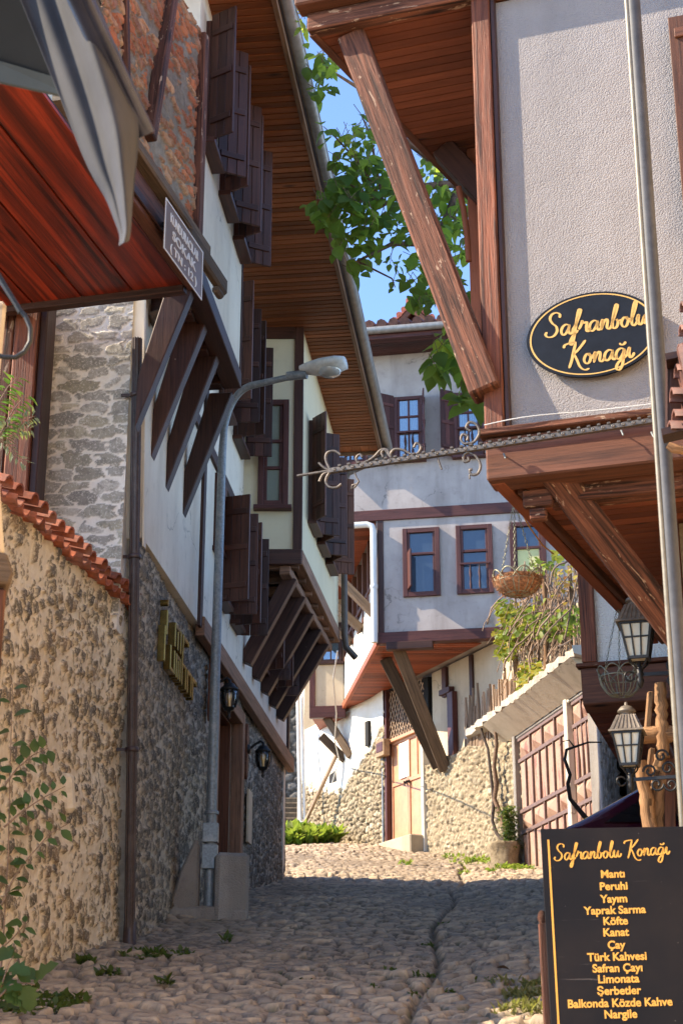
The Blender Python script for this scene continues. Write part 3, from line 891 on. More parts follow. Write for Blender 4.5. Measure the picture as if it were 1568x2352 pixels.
for zz in (5.08, 5.50):
    cl.box(L, sa, sb, NM + .05, NM + .07, zz - .03, zz + .03)
obj('shutter', cl, M['wood_dark_clean'], wn, .003)

# far bay
BZ, BE = 5.35, 3.3
bay = MB(); 
c0 = L.P(L.s_at_y(16.5, NM), NM, 0); c1 = Lb.P(0, 0, 0); c2 = Lb.P(BE, 0, 0); c3 = L.P(L.s_at_y(19.8, NM), NM, 0)
pts = [(c0.x, c0.y), (c1.x, c1.y), (c2.x, c2.y), (c3.x, c3.y)]
bay.slab(pts, BZ + .13, 8.12)
obj('bay_wall', bay, M['plaster_bay'], lh)
Le = Frame(c0.x, c0.y, c1.x - c0.x, c1.y - c0.y)       # end face of the bay, looking down the street
EW = (c1 - c0).length
bp = MB()
bp.box(Le, EW - .085, EW + .015, -.10, .025, BZ, 8.12, 'z')
obj('corner_post', bp, M['wood_dark_clean'], lh, .004)
obj('bay_beam', MB().box(Le, 0, EW - .088, 0, .03, 7.98, 8.13), M['wood_dark_clean'], lh, .004)
obj('bay_beam', MB().box(Le, 0, EW + .012, -.02, .03, BZ - .05, BZ + .12), M['wood_dark_clean'], lh, .006)
obj('bay_beam', MB().box(Lb, .03, BE, -.10, .02, BZ - .03, BZ + .13), M['wood_facade'], lh, .006)
ws, we = Le.hit(602, 1160, .0)[0], EW - .10
wn = window(lh, Le, ws - .05, we - .04, 5.96, 7.22, 0, M['wood_red_dark'], .065, .05, (1, 1), pane=M['pane_milky'], splits=(.34, .62))
for i in range(3):
    s_ = (.55, 1.3, 2.05)[i]
    wn = window(lh, Lb, s_, s_ + .42, 6.0, 7.22, 0, M['wood_dark_clean'], .05, .045)
    shutter(wn, Lb, s_, .05, 5.98, 7.24, .26, 42, -1)
    shutter(wn, Lb, s_ + .42, .05, 5.98, 7.24, .26, 66, 1, M['wood_brown'] if i == 2 else None)
for i in range(7):
    bj = MB()
    s_ = .1 + i * .5
    p0, p1 = Lb.P(s_, -.03, BZ - .02), L.P(L.s_at_y(Lb.P(s_, 0, 0).y, NM) , NM, BZ - .02)
    bj.beam(p0, p1, .09, .10, None, random.random())
    obj('bay_joist', bj, M['wood_facade'], lh, .004)
boards(Lb, 0, BE, -.60, -.03, BZ + .06, 's', .11, M['wood_dark'], 'bay_soffit', lh)
ob_ = MB(); ob_.beam(Lb.P(.0, -.17, BZ - .10), Lb.P(BE, -.14, BZ - .10), .12, .10)
obj('bearer', ob_, M['wood_facade'], lh, .01)
for i in range(5):
    Y_ = 16.75 + i * .68
    sL = L.s_at_y(Y_, NM)
    p1 = Lb.P((Y_ - 16.5), -.14, BZ - .12); p0 = L.P(sL, NM + .02, 4.28)
    strut_in('strut', lh, M['wood_dark'], p0, p1, .13, .15, L.d.to_3d(), .006)

# eaves, gutter, roof
EAV0, EAV1 = Vector((-.502, 11.15, 8.5)), Vector((.499, 19.35, 8.05))
ed_ = (EAV1 - EAV0)
ext = EAV0 - ed_ * (1.35 / 8.2)                          # a little before the part one sees
Fe = Frame(ext.x, ext.y, ed_.x, ed_.y)
zlen = math.hypot(ed_.x, ed_.y)
zf = lambda s: -.055 * s + .075
ze = ext.z - .09
NE = int((EAV1.y - ext.y + .25) / .083)
sof = MB()
for i in range(NE):
    s_ = i * .0835
    Yc = Fe.P(s_, 0, 0).y
    nin = -(1.55 if Yc < 13.2 else 1.75)
    z_ = ze - .0552 * s_
    sof.box(Fe, s_, s_ + .071, nin, -.06, z_, z_ + .02, 'n', random.random())
for i in range(8):
    z_ = ze - .0552 * (NE * .0835)
    sof.box(Fe, NE * .0835 + .004, NE * .0835 + .2, -.06 - .115 * (i + 1), -.065 - .115 * i, z_, z_ + .02, 's', .6 + random.random() * .4)
obj('eave_boards', sof, M['wood_eave'], lh)
EL = NE * .0835 + .21
P = lambda s, n, dz: Fe.P(s, n, ze - .0552 * s + dz)
ebk = MB(); ebk.hexa([P(0, -1.7, .022), P(EL, -1.7, .022), P(0, -.06, .022), P(EL, -.06, .022), P(0, -1.7, .04), P(EL, -1.7, .04), P(0, -.06, .04), P(EL, -.06, .04)], 0)
obj('eave_backing', ebk, M['wood_dark'], lh)
fas = MB()
fas.hexa([P(0, -.055, -.03), P(EL, -.055, -.03), P(0, -.01, -.03), P(EL, -.01, -.03), P(0, -.055, .13), P(EL, -.055, .13), P(0, -.01, .13), P(EL, -.01, .13)], 0)
fas.hexa([P(EL + .001, -1.1, -.03), P(EL + .03, -1.1, -.03), P(EL + .001, -.01, -.03), P(EL + .03, -.01, -.03), P(EL + .001, -1.1, .12), P(EL + .03, -1.1, .12), P(EL + .001, -.01, .12), P(EL + .03, -.01, .12)], 1)
obj('fascia', fas, M['wood_fascia'], lh, .004)
gt = MB(); nseg = 9
vs, fs, uv = [], [], []
for e, s_ in enumerate((0, EL + .08)):
    for k in range(nseg):
        an = math.pi + math.pi * k / (nseg - 1)
        c = P(s_, .052 + .056 * math.cos(an), .075 + .062 * math.sin(an)); vs.append(c)
for k in range(nseg - 1):
    fs.append((k, k + 1, nseg + k + 1, nseg + k)); uv.append([(0, 0)] * 4)
gt.add(vs, fs, uv, .5, True)
gt.add([vs[nseg + k] for k in range(nseg)], [tuple(range(nseg))], [[(0, 0)] * nseg])
gt.tube([P(0, .108, .078), P(EL + .08, .108, .078)], .011, 6)
gobj = obj('gutter', gt, M['gutter'], lh)
so_ = gobj.modifiers.new('t', 'SOLIDIFY'); so_.thickness = .004
rf = MB()
rf.hexa([P(0, -5, 1.9), P(EL + .1, -5, 1.9), P(0, .03, .13), P(EL + .1, .03, .13), P(0, -5, 2.0), P(EL + .1, -5, 2.0), P(0, .03, .21), P(EL + .1, .03, .21)], 1)
obj('roof', rf, M['tile'], lh)
dp = MB()
e0 = P(EL - .05, .04, .03)
w0 = Lb.P(BE - .08, .08, 7.45)
dp.tube([e0, e0 + Vector((-.02, 0, -.12)), w0 + Vector((.06, 0, .14)), w0, Lb.P(BE - .08, .08, 7.2), Lb.P(BE - .08, .09, 5.4), Lb.P(BE - .06, .10, 5.25), Lb.P(BE + .03, .22, 5.12)], .042, 10)
obj('downpipe', dp, M['gutter_brown'], lh)

# door
dm = MB()
dm.box(L, door_s[0] - .13, door_s[0], -.06, .075, gl(door_s[0]) + .02, door_z + .13, 'z'); dm.box(L, door_s[1], door_s[1] + .13, -.06, .075, gl(door_s[1]) + .02, door_z + .13, 'z')
dm.box(L, door_s[0], door_s[1], -.06, .07, door_z, door_z + .13)
dr = obj('door', dm, M['wood_facade'], lh, .006)
dl = MB()
zb_ = gl(door_s[0]) + .1
for i in range(8):
    w_ = (door_s[1] - door_s[0]) / 8
    dl.box(L, door_s[0] + w_ * i, door_s[0] + w_ * (i + 1) - .006, -.34, -.30, zb_, door_z, 'z', random.random() * .4)
obj('door_leaf', dl, M['wood_dark_clean'], dr)
rv = MB(); rv.box(L, door_s[0], door_s[0] + .02, -.3, -.06, zb_, door_z, 'z'); rv.box(L, door_s[1] - .02, door_s[1], -.3, -.06, zb_, door_z, 'z'); rv.box(L, door_s[0] + .02, door_s[1] - .02, -.3, -.06, door_z - .02, door_z - .002)
obj('door_reveal', rv, M['wood_brown'], dr)
obj('door_handle', MB().tube([L.P(4.35, -.29, 2.6), L.P(4.35, -.24, 2.62), L.P(4.35, -.24, 2.78), L.P(4.35, -.29, 2.8)], .012, 6), M['black_iron'], dr)
obj('threshold', MB().box(L, door_s[0] - .1, door_s[1] + .12, -.3, .12, 1.0, gl(4.6) + .22), M['concrete'], dr, .01)

# downpipe on the near corner, leaning with the wall
dpt = thing('downpipe', 'dark brown ribbed downpipe running down the corner between the two stone walls', 'downpipe', L.P(.1, .1, .95))
pm = MB()
pb, pt_ = L.P(-.08, .015, 1.02), L.P(-.74, .02, 5.5)
seg = 10
prv = []
for i in range(seg + 1):
    prv.append(pb.lerp(pt_, i / seg))
pm.tube(prv, .035, 12)
for k in range(10):
    an = 2 * math.pi * k / 10
    o_ = Vector((math.cos(an), math.sin(an), 0)) * .034
    pm.tube([pb + o_, pt_ + o_], .006, 5)
obj('pipe', pm, M['pipe_brown'], dpt)
sh = MB(); sh.tube([pb + Vector((0, 0, .12)), pb + Vector((0.0, -.005, -.02)), pb + Vector((.03, -.02, -.13)), pb + Vector((.16, -.06, -.19)), pb + Vector((.34, -.12, -.20))], [.046, .05, .055, .052, .03], 10)
obj('shoe', sh, M['pipe_brown'], dpt)
for f_ in (.30, .62, .9):
    br_ = MB(); q = pb.lerp(pt_, f_); br_.lathe(q - Vector((0, 0, .02)), [(.047, 0), (.052, .005), (.052, .03), (.047, .035)], 12); br_.beam(q, q - L.nrm.to_3d() * .12, .02, .02)
    obj('bracket', br_, M['pipe_brown'], dpt)

# wall lanterns either side of the door
def door_lantern(s, z, label):
    t = thing('wall_lantern', label, 'lantern', L.P(s, .05, z), 'black carriage lanterns beside the dark doorway')
    pl = MB()
    pl.prism([(s - .055, z - .28), (s - .02, z - .33), (s + .02, z - .29), (s + .06, z - .18), (s + .04, z), (s + .07, z + .14), (s + .03, z + .24), (s - .01, z + .28), (s - .04, z + .2), (s - .07, z + .1), (s - .04, z - .04), (s - .07, z - .16)], L, .045, .075)
    obj('wood_plaque', pl, M['wood_brown'], t, .004)
    c = L.P(s, .24, z - .10)
    bp_ = MB(); bp_.lathe(L.P(s, .076, z), [(.055, 0), (.05, .02), (.02, .03)], 14, axis=L.nrm.to_3d())
    bp_.tube([L.P(s, .09, z), L.P(s, .15, z + .05), L.P(s, .21, z + .085), L.P(s, .24, z + .06), L.P(s, .24, z + .03)], .014, 8)
    obj('bracket_arm', bp_, M['black_iron'], t)
    cp = MB(); cp.lathe(c, [(.0, .17), (.016, .165), (.014, .14), (.05, .125), (.062, .10), (.085, .085), (.09, .06), (.06, .06)], 16)
    obj('cap', cp, M['black_iron'], t)
    cp = MB(); cp.lathe(c, [(.055, -.10), (.045, -.125), (.018, -.135), (.012, -.17), (.02, -.19), (.0, -.215)], 16)
    obj('base', cp, M['black_iron'], t)
    gl_ = MB(); gl_.lathe(c, [(.058, -.10), (.074, -.04), (.08, .02), (.074, .06)], 16)
    obj('lantern_glass', gl_, M['lamp_glass'], t)
    cg = MB()
    for k in range(6):
        an = 2 * math.pi * k / 6
        cg.tube([c + Vector((math.cos(an) * r_, math.sin(an) * r_, h_)) for r_, h_ in ((.058, -.10), (.076, -.04), (.082, .02), (.076, .07))], .006, 5)
    obj('cage', cg, M['black_iron'], t)
    bu = MB(); bu.lathe(c, [(.012, -.09), (.012, -.04), (.022, -.02), (.026, .01), (.012, .045), (0, .055)], 10)
    obj('bulb', bu, M['amber'], t)
    return t
sq, zq = L.hit(553, 1600, .08)
door_lantern(5.02, 3.42, 'black glazed lantern hung under the floor beam right of the dark doorway')
door_lantern(2.72, 3.55, 'black glazed lantern on the stone wall half hidden by the grey lamp post')

nb = MB(); a_, b_ = L.hit(541, 1768, .06), L.hit(553, 1868, .06)
nb.box(L, 5.16, 5.42, .05, .075, 2.46, 3.02)
one('notice', nb, M['paper_tan'], 'narrow pale notice board fixed to the stone wall right of the doorway', 'notice board', None, .002)

# brass letters on the stone
def letters():
    t = thing('brass_letters', 'two rows of raised brass letters standing off the grey stone wall', 'sign', L.P(1.75, .05, 3.2))
    rows_ = ['imr', 'lumhnr']
    for row, (xa, ya, xb, yb), hgt in zip(rows_, ((380, 1416, 434, 1496), (374, 1475, 450, 1585)), (.30, .30)):
        (sa, za), (sb, zb4) = L.hit(xa, ya, .08), L.hit(xb, yb, .08)
        n = len(row); st_ = (sb - sa) / n
        for i, c in enumerate(row):
            mb = MB(); s_ = sa + st_ * i; z_ = za + (zb4 - za) * (i + .5) / n; wd = st_ * .78; w_ = min(.032, wd * .36); n0, n1 = .035, .10
            if c in 'il':
                mb.box(L, s_, s_ + w_, n0, n1, z_ - hgt * .5, z_ + hgt * (.2 if c == 'i' else .5), 'z')
                if c == 'i': mb.lathe(L.P(s_ + w_ / 2, n0, z_ + hgt * .40), [(.028, 0), (.028, .065)], 12, axis=L.nrm.to_3d())
            else:
                mb.box(L, s_, s_ + w_, n0, n1, z_ - hgt * .5, z_ + hgt * (.5 if c == 'h' else .2), 'z')
                mb.box(L, s_ + w_, s_ + wd - w_, n0, n1 - .004, z_ + (hgt * .08 if c != 'u' else -hgt * .5), z_ + (hgt * .2 if c != 'u' else -hgt * .38))
                mb.box(L, s_ + wd - w_, s_ + wd, n0, n1, z_ - hgt * (.5 if c != 'r' else -.02), z_ + hgt * .18, 'z')
                if c == 'm': mb.box(L, s_ + wd / 2 - w_ / 2, s_ + wd / 2 + w_ / 2, n0, n1, z_ - hgt * .5, z_ + hgt * .05, 'z')
            obj('letter', mb, M['brass'], t, .006)
letters()

# street lamp
PX, PY = -1.10, 13.72
pz0 = gz1(PX, PY)
lamp = thing('street_lamp', 'grey street lamp post with a curved arm and flat white lamp head', 'street lamp', (PX, PY, pz0))
pp = MB()
top = at(512, 985, PY)
px_ = top.x
tipA = at(683, 862, 13.5); 
pts = [(PX, PY, pz0 - .05), (PX, PY, pz0 + 2.2), (px_, PY, top.z - .25)]
bend = [Vector((px_, PY, top.z - .25))]
b_a, b_b, b_c = Vector((px_, PY, top.z - .12)), at(522, 905, PY - .03), at(575, 886, PY - .1)
for i in range(1, 9):
    t_ = i / 8; bend.append(b_a * (1 - t_) ** 2 + b_b * (2 * t_ * (1 - t_)) + b_c * t_ ** 2)
pp.tube(pts[:2] + bend + [tipA], [.046, .043] + [.037] * 1 + [.033] * 8 + [.028], 14)
obj('pole', pp, M['galv'], lamp)
bx = MB(); bx.box(Frame(PX, PY, 1, 0), -.065, .065, -.02, .075, pz0 + .62, pz0 + .78); obj('junction_cover', bx, M['galv'], lamp, .004); bx = MB(); bx.box(Frame(PX, PY, 1, 0), -.065, .065, -.02, .075, pz0 + .40, pz0 + .60); bx.lathe((PX, PY, pz0 + .86), [(.062, 0), (.064, .02), (.056, .03)], 12)
obj('junction_cover', bx, M['galv'], lamp, .004)
hd = MB()
q0, q1 = at(690, 848, 13.5), at(792, 838, 13.38)
ax = (q1 - q0); LN = ax.length; ax.normalize(); sidev = ax.cross(Vector((0, 0, 1))).normalized(); upv = sidev.cross(ax)
secs = [(0, .05, -.03, .03), (.16, .085, -.055, .05), (.45, .12, -.075, .075), (.8, .125, -.05, .085), (1.0, .10, -.005, .075)]
vs = []; K = 12
for t_, wd, lo, hi in secs:
    for k in range(K):
        an = 2 * math.pi * k / K
        cx, cy = math.cos(an), math.sin(an)
        vs.append(q0 + ax * (t_ * LN) + sidev * (wd * cx) + upv * ((hi if cy > 0 else -lo) * cy))
fs = []; 
for i in range(len(secs) - 1):
    for k in range(K):
        k2 = (k + 1) % K; fs.append((i * K + k, i * K + k2, (i + 1) * K + k2, (i + 1) * K + k))
fs += [tuple(range(K)), tuple(range((len(secs) - 1) * K, len(secs) * K))]
hd.add(vs, fs, [[(0, 0)] * len(f) for f in fs], .5, True)
obj('lamp_head', hd, M['white_paint'], lamp)
ln = MB(); lc = q0 + ax * (LN * .66) - upv * .058
ln.lathe(lc, [(.105, .012), (.10, -.012), (.07, -.034), (.0, -.042)], 18, axis=upv)
obj('lens', ln, M['lens'], lamp)
sk = MB(); sk.tube([tipA - ax * .1, tipA + ax * .09], .042, 12); obj('socket', sk, M['galv'], lamp)

# concrete block the post stands in, and the leaning slab
cbk = MB(); f_ = Frame(PX + .02, PY - .12, .985, .17)
cbk.slab([tuple(f_.P(s, n, 0).xy) for s, n in ((.03, .10), (.31, .08), (.32, -.30), (.02, -.30))], pz0 - .2, pz0 + .52)
one('concrete_block', cbk, M['concrete'], 'rough concrete block at the foot of the grey lamp post', 'block', None, .03)
cs = MB(); g2 = Frame(PX - .22, PY + .02, 1, 0)
cs.prism([(-.12, pz0 - .1), (.13, pz0 - .1), (.13, pz0 + .62), (.09, pz0 + .66), (-.03, pz0 + .38), (-.10, pz0 + .12)], g2, -.12, .06)
cs.prism([(-.22, pz0 - .15), (.55, pz0 - .15), (.55, pz0 + .05), (.2, pz0 + .09), (-.1, pz0 + .06), (-.22, pz0 + .0)], g2, -.05, .2)
one('buttress', cs, M['concrete'], 'sloping concrete buttress leaning on the stone wall left of the lamp post', 'buttress', None, .02)
# ------------------------------------------------------------------ NEAR LEFT: brick house, coped wall, awning, plants
B = Frame(-1.097, 10.6, .242, .970)
bh = thing('brick_house', 'timber framed brick upper storey with a red boarded underside', 'house', (-2.2, 9.6, 5.5))
BS0, BZ0, BZ1 = -1.95, 5.92, 7.75
relief_wall('brick_infill', B, BS0, 0.0, BZ0, BZ1, .008, .235, .078, .026, 41, M['brick'], bh, 0.0, (.16, .24), .10, jit=.26, rough=.016, wav=.05, small=.0, smear=.33)
obj('wall_core', MB().box(B, BS0, -.02, -.28, -.03, BZ0, BZ1), M['brick'], bh)
obj('corner_post', MB().box(B, -.045, .05, -.20, .055, BZ0, BZ1, 'z'), M['wood_beam'], bh, .008)
p0, p1 = B.hit(343, 318, .02), B.hit(392, 0, .02)
ep = lambda q: B.P(q[0], .02, q[1])
dv = ep(p1) - ep(p0)
obj('brace', MB().beam(ep(p0), ep(p0) + dv * 1.35, .09, .09, B.d.to_3d(), .2), M['wood_beam'], bh, .010)
p0, p1 = B.hit(290, 250, .02), B.hit(286, 0, .02)
dv = ep(p1) - ep(p0)
obj('post', MB().beam(ep(p0) - dv * .1, ep(p0) + dv * 1.3, .05, .06, B.d.to_3d(), .2), M['wood_beam'], bh, .006)
obj('sill_beam', MB().beam(B.P(BS0, .045, BZ0 - .035), B.P(.10, .045, BZ0 - .035), .12, .09, B.nrm.to_3d(), .7), M['wood_grey'], bh, .014)
lg = MB(); q0, q1 = B.P(-.35, .075, BZ0 - .12), B.P(.50, .075, BZ0 - .14)
lg.beam(q0, q1, .07, .14, B.nrm.to_3d(), .3); lg.beam(B.P(.30, .075, BZ0 - .235), B.P(.44, .075, BZ0 - .24), .06, .06, B.nrm.to_3d(), .2)
obj('projecting_beam', lg, M['wood_grey'], bh, .018)
obj('fascia', MB().box(B, BS0, .06, -.06, .018, 5.56, BZ0 - .085), M['wood_brown'], bh, .006)
obj('fascia_trim', MB().box(B, BS0, .0, .019, .04, 5.60, 5.67), M['wood_dark'], bh, .004)
Bp = Frame(-1.097, 10.6, .242, .970)
cbd, cbk2 = MB(), MB()
edge_n = lambda s: -(.34 - .255 * s * .0) - (.44 + (-s) * .0)
for i in range(5):
    nA, nB = -.07 - i * .40, -.07 - i * .40 - .382
    # boards cut short on the unseen left so that sunlight passes
    sa = max(-2.66, -2.66 + 0.0); sb_ = -.02
    lim = lambda n: (-n - .50) / .40 * 1.0 - 2.66 if -n > .50 else -2.66
    q = [(max(-2.66, lim(nA)), nA), (sb_, nA), (sb_, nB), (max(-2.66, lim(nB)), nB)]
    if q[0][0] > sb_ - .1: continue
    tt = random.random()
    c8 = [Bp.P(q[0][0], nA, 5.57), Bp.P(sb_, nA, 5.57), Bp.P(min(q[3][0], sb_ - .01), nB, 5.57), Bp.P(sb_, nB, 5.57)]
    cbd.hexa(c8 + [p + Vector((0, 0, .02)) for p in c8], 0, tt)
    e8 = [Bp.P(max(-2.66, lim(nA)), nA, 5.592), Bp.P(sb_, nA, 5.592), Bp.P(max(-2.66, lim(nB - .05)), nB - .05, 5.592), Bp.P(sb_, nB - .05, 5.592)]
    cbk2.hexa(e8 + [p + Vector((0, 0, .015)) for p in e8], 0, .5)
obj('ceiling_boards', cbd, M['wood_red'], bh)
obj('ceiling_backing', cbk2, M['wood_dark'], bh)
obj('end_beam', MB().box(Bp, -.02, .06, -1.8, -.061, 5.52, 5.64, 'n'), M['wood_dark'], bh, .006)

# street sign on its fascia
def text_mesh(txt, size, ext=.002, bold=0.0, sx=1.0, spacing=1.0):
    cu = bpy.data.curves.new('t', 'FONT'); cu.body = txt; cu.size = size; cu.extrude = ext; cu.offset = bold; cu.align_x = 'CENTER'; cu.align_y = 'CENTER'
    cu.space_character = spacing; cu.resolution_u = 4
    o = bpy.data.objects.new('t', cu); COL.objects.link(o)
    dg = bpy.context.evaluated_depsgraph_get(); dg.update()
    me = bpy.data.meshes.new_from_object(o.evaluated_get(dg))
    vs = [(v.co.x * sx, v.co.y, v.co.z) for v in me.vertices]; fs = [tuple(p.vertices) for p in me.polygons]
    bpy.data.objects.remove(o); bpy.data.curves.remove(cu); bpy.data.meshes.remove(me)
    return vs, fs

def put_text(mb, fr, s, z, n, txt, size, **kw):
    vs, fs = text_mesh(txt, size, **kw)
    mb.add([fr.P(s + x, n + d, z + y) for x, y, d in vs], fs, [[(0, 0)] * len(f) for f in fs])

sg = thing('street_sign', 'brown enamel street name sign with a white border below the brick wall', 'sign', B.P(-.2, .13, 5.6))
n_ = .135
c00, c10, c11, c01 = B.hit(379, 575, n_), B.hit(465, 692, n_), B.hit(465, 574, n_), B.hit(378, 452, n_)
sA, sB = (c00[0] + c01[0]) / 2, (c10[0] + c11[0]) / 2
zA, zB = (c00[1] + c10[1]) / 2, (c01[1] + c11[1]) / 2
obj('plate', MB().box(B, sA, sB, n_ - .006, n_, zA, zB), M['sign_brown'], sg, .002)
bo = MB(); t_ = .012
for (a, b, c, d) in ((sA, sB, zB - t_, zB), (sA, sB, zA, zA + t_), (sA, sA + t_, zA + t_, zB - t_), (sB - t_, sB, zA + t_, zB - t_)):
    bo.box(B, a, b, n_ + .0005, n_ + .003, c, d)
obj('border', bo, M['sign_white'], sg)
sm, H_ = (sA + sB) / 2, zB - zA
lt = MB()
put_text(lt, B, sm, zB - H_ * .25, n_ + .002, "KUNDURACILAR", H_ * .25, sx=min(1.15, (sB - sA) * .84 / (H_ * .25 * 8.6)), bold=.0012)
put_text(lt, B, sm, zB - H_ * .53, n_ + .002, "SOKAK", H_ * .25, sx=(sB - sA) * .68 / (H_ * .25 * 3.6), bold=.0015)
put_text(lt, B, sm, zB - H_ * .80, n_ + .002, "( TN : 12 )", H_ * .22, sx=(sB - sA) * .74 / (H_ * .22 * 4.6), bold=.0012)
obj('lettering', lt, M['sign_white'], sg)
sb_ = MB(); sb_.box(B, sm - .2, sm - .18, .01, n_ - .007, zB - .1, zB - .07); sb_.box(B, sm + .1, sm + .12, .01, n_ - .007, zB - .1, zB - .07)
obj('bracket', sb_, M['black_iron'], sg)

# coped yard wall
C = Frame(-1.6, 12.1, .187, .982)
cw_ = thing('yard_wall', 'buff river stone wall with a red tile coping on the left of the lane', 'wall', C.P(-1.5, 0, .5))
relief_wall('stone_face', C, -3.4, -.02, lambda s: gz(C.o.x + C.d.x * s + .05, C.o.y + C.d.y * s) - .1, lambda s: np.where(s < -2.95, 2.72, 3.44) + .03 * np.sin(s * 9) * np.sin(s * 3.1), .0095, .095, .105, .026, 51, M['stone_cope'], cw_, 0.0, (.10, .22), .75, jit=1.0, rough=.010, wav=.10, smear=.26)  # wall top drops out of view to let a patch of sun through
obj('wall_core', MB().box(C, -2.95, -.03, -.4, -.05, -.3, 3.42).box(C, -5.2, -2.96, -.4, -.05, -.3, 2.70), M['stone_cope'], cw_)
obj('projecting_stone', MB().beam(C.P(-1.40, .0, 1.98), C.P(-1.36, .02, 1.72), .11, .14, C.d.to_3d()), M['stone_cope'], cw_, .03)
tl = MB()
k = 0
for i in range(17):
    s = -2.88 + i * .172
    for (zo, n1, rr) in ((0.0, .10, .062), (.055, .085, .066)):
        a = C.P(s + (0 if zo == 0 else .086) + random.uniform(-.01, .01), n1 + random.uniform(-.02, .02), 3.47 + zo + random.uniform(-.006, .006))
        b = C.P(s + (0 if zo == 0 else .086), -.38, 3.60 + zo)
        A_ = (b - a).normalized(); sd = C.d.to_3d(); up = sd.cross(A_)
        if up.z < 0: up = -up
        vs = []; K = 7
        for e, (c, r_) in enumerate(((a, rr), (b, rr * .85))):
            for rin in (1.0, .80):
                for q in range(K):
                    an = math.pi * q / (K - 1)
                    sgn = 1 if zo else -1
                    vs.append(c + sd * (math.cos(an) * r_ * rin) + up * (math.sin(an) * r_ * rin * sgn * 1.0))
        fs = []
        I = lambda e, j, q: e * 2 * K + j * K + q
        for q in range(K - 1):
            fs += [(I(0, 0, q), I(0, 0, q + 1), I(1, 0, q + 1), I(1, 0, q)), (I(0, 1, q), I(1, 1, q), I(1, 1, q + 1), I(0, 1, q + 1)), (I(0, 0, q), I(0, 1, q), I(0, 1, q + 1), I(0, 0, q + 1)), (I(1, 0, q), I(1, 0, q + 1), I(1, 1, q + 1), I(1, 1, q))]
        tl.add(vs, fs, [[(0, 0)] * 4] * len(fs), random.random(), False)
obj('tile_coping', tl, M['tile'], cw_)

# timber posts of the yard building behind the coped wall
tp = thing('yard_shed', 'red brown timber posts standing behind the tile coped wall', 'shed', (-2.7, 11.5, 3.2))
f_ = Frame(-2.9, 11.15, 1, -.05)
obj('post', MB().box(f_, .02, .40, -.2, .02, 2.9, 5.9, 'z'), M['wood_beam'], tp, .01)
obj('post', MB().box(f_, .42, .60, -.2, .07, 2.9, 5.9, 'z'), M['wood_post'], tp, .01)
obj('post', MB().box(f_, .60, .66, -.25, .02, 2.9, 5.9, 'z'), M['wood_dark'], tp, .01)

obj('wall', MB().box(WORLD, -4.8, -2.92, -13.2, -11.2, 2.9, 6.3), M['wood_brown'], tp)  # unseen box added to keep the sun off the stone end wall

# near pillar at the left edge
np_ = thing('gate_pillar', 'pale plaster pillar on a wooden bracket and dark post at the left edge', 'pillar', (-1.0, 4.3, -.6))
def edge_x(x, y, Y): return at(x, y, Y)
Y4 = 4.3
a, b = at(14, 690, Y4), at(10, 1270, Y4)
f_ = Frame(a.x, Y4, 1, .28)                                # its inner side runs back and away from the lane
a.x, b.x = 0.0, b.x - a.x
obj('plaster_shaft', MB().prism([(a.x - .3, a.z + .02), (a.x + .004, a.z), (a.x - .002, (a.z + b.z) / 2), (b.x + .002, b.z), (a.x - .3, b.z)], f_, -.26, 0), M['plaster_ochre'], np_, .012)
ax0 = at(14, 690, Y4).x
c = at(28, 1340, Y4); c.x -= ax0
obj('bracket', MB().prism([(c.x - .3, c.z), (c.x - .01, c.z), (c.x, c.z + .03), (c.x - .022, b.z + .0), (c.x - .3, b.z + .0)], f_, -.27, .02), M['wood_grey'], np_, .006)
d = at(20, 1345, Y4); d.x -= ax0
obj('post', MB().box(f_, d.x - .25, d.x - .006, -.25, 0, -.75, d.z, 'z'), M['wood_beam'], np_, .008)
cbm = MB(); Yc = 4.2
cbm.tube([at(x, y, Yc) for x, y in ((-8, 625), (18, 668), (38, 700), (48, 718))], .0085, 8)
cbm.tube([at(x, y, Yc) for x, y in ((46, 712), (60, 728), (71, 755), (70, 785), (57, 808), (36, 821), (8, 820), (-6, 815))], .0075, 8)
one('cable', cbm, M['rubber'], 'loop of black cable hanging beside the pillar at the left edge', 'cable')

# awning close to the camera
aw = thing('awning', 'grey canvas awning flap hanging from a dark rail at the top left', 'awning', at(200, 150, 3.2))
rd = MB(); rd.tube([at(135, -110, 3.05), at(330, 312, 3.3)], .030, 12); rd.tube([at(150, -110, 3.03), at(334, 300, 3.28)], .012, 8)
obj('rail', rd, M['rod'], aw)
left = [(10, -80), (55, 20), (98, 130), (140, 230), (178, 330), (215, 412), (246, 452), (264, 505), (282, 545), (274, 568)]
right = [(196, -80), (232, 20), (270, 130), (305, 230), (322, 300), (316, 360), (311, 420), (306, 470), (303, 520), (298, 552)]
vs, K = [], 18
for i, ((xa, ya), (xb, yb)) in enumerate(zip(left, right)):
    for j in range(K + 1):
        t_ = j / K
        wv = .030 * math.sin(t_ * 6.0 + i * .2) + .014 * math.sin(t_ * 13 + 1 + i * .3)
        p = at(xa + (xb - xa) * t_, ya + (yb - ya) * t_, 3.22 + wv * 1.6)
        vs.append(p)
fs = [(i * (K + 1) + j, i * (K + 1) + j + 1, (i + 1) * (K + 1) + j + 1, (i + 1) * (K + 1) + j) for i in range(len(left) - 1) for j in range(K)]
fl = MB().add(vs, fs, [[(0, 0)] * 4] * len(fs), .5, True)
flo = obj('canvas_flap', fl, M['fabric'], aw)
m_ = flo.modifiers.new('t', 'SOLIDIFY'); m_.thickness = .004; m_ = flo.modifiers.new('s', 'SUBSURF'); m_.levels = 2; m_.render_levels = 2
tz = MB()
q = [at(-40, -150, 3.45), at(190, -150, 3.45), at(176, 205, 3.75), at(-40, 135, 3.75)]
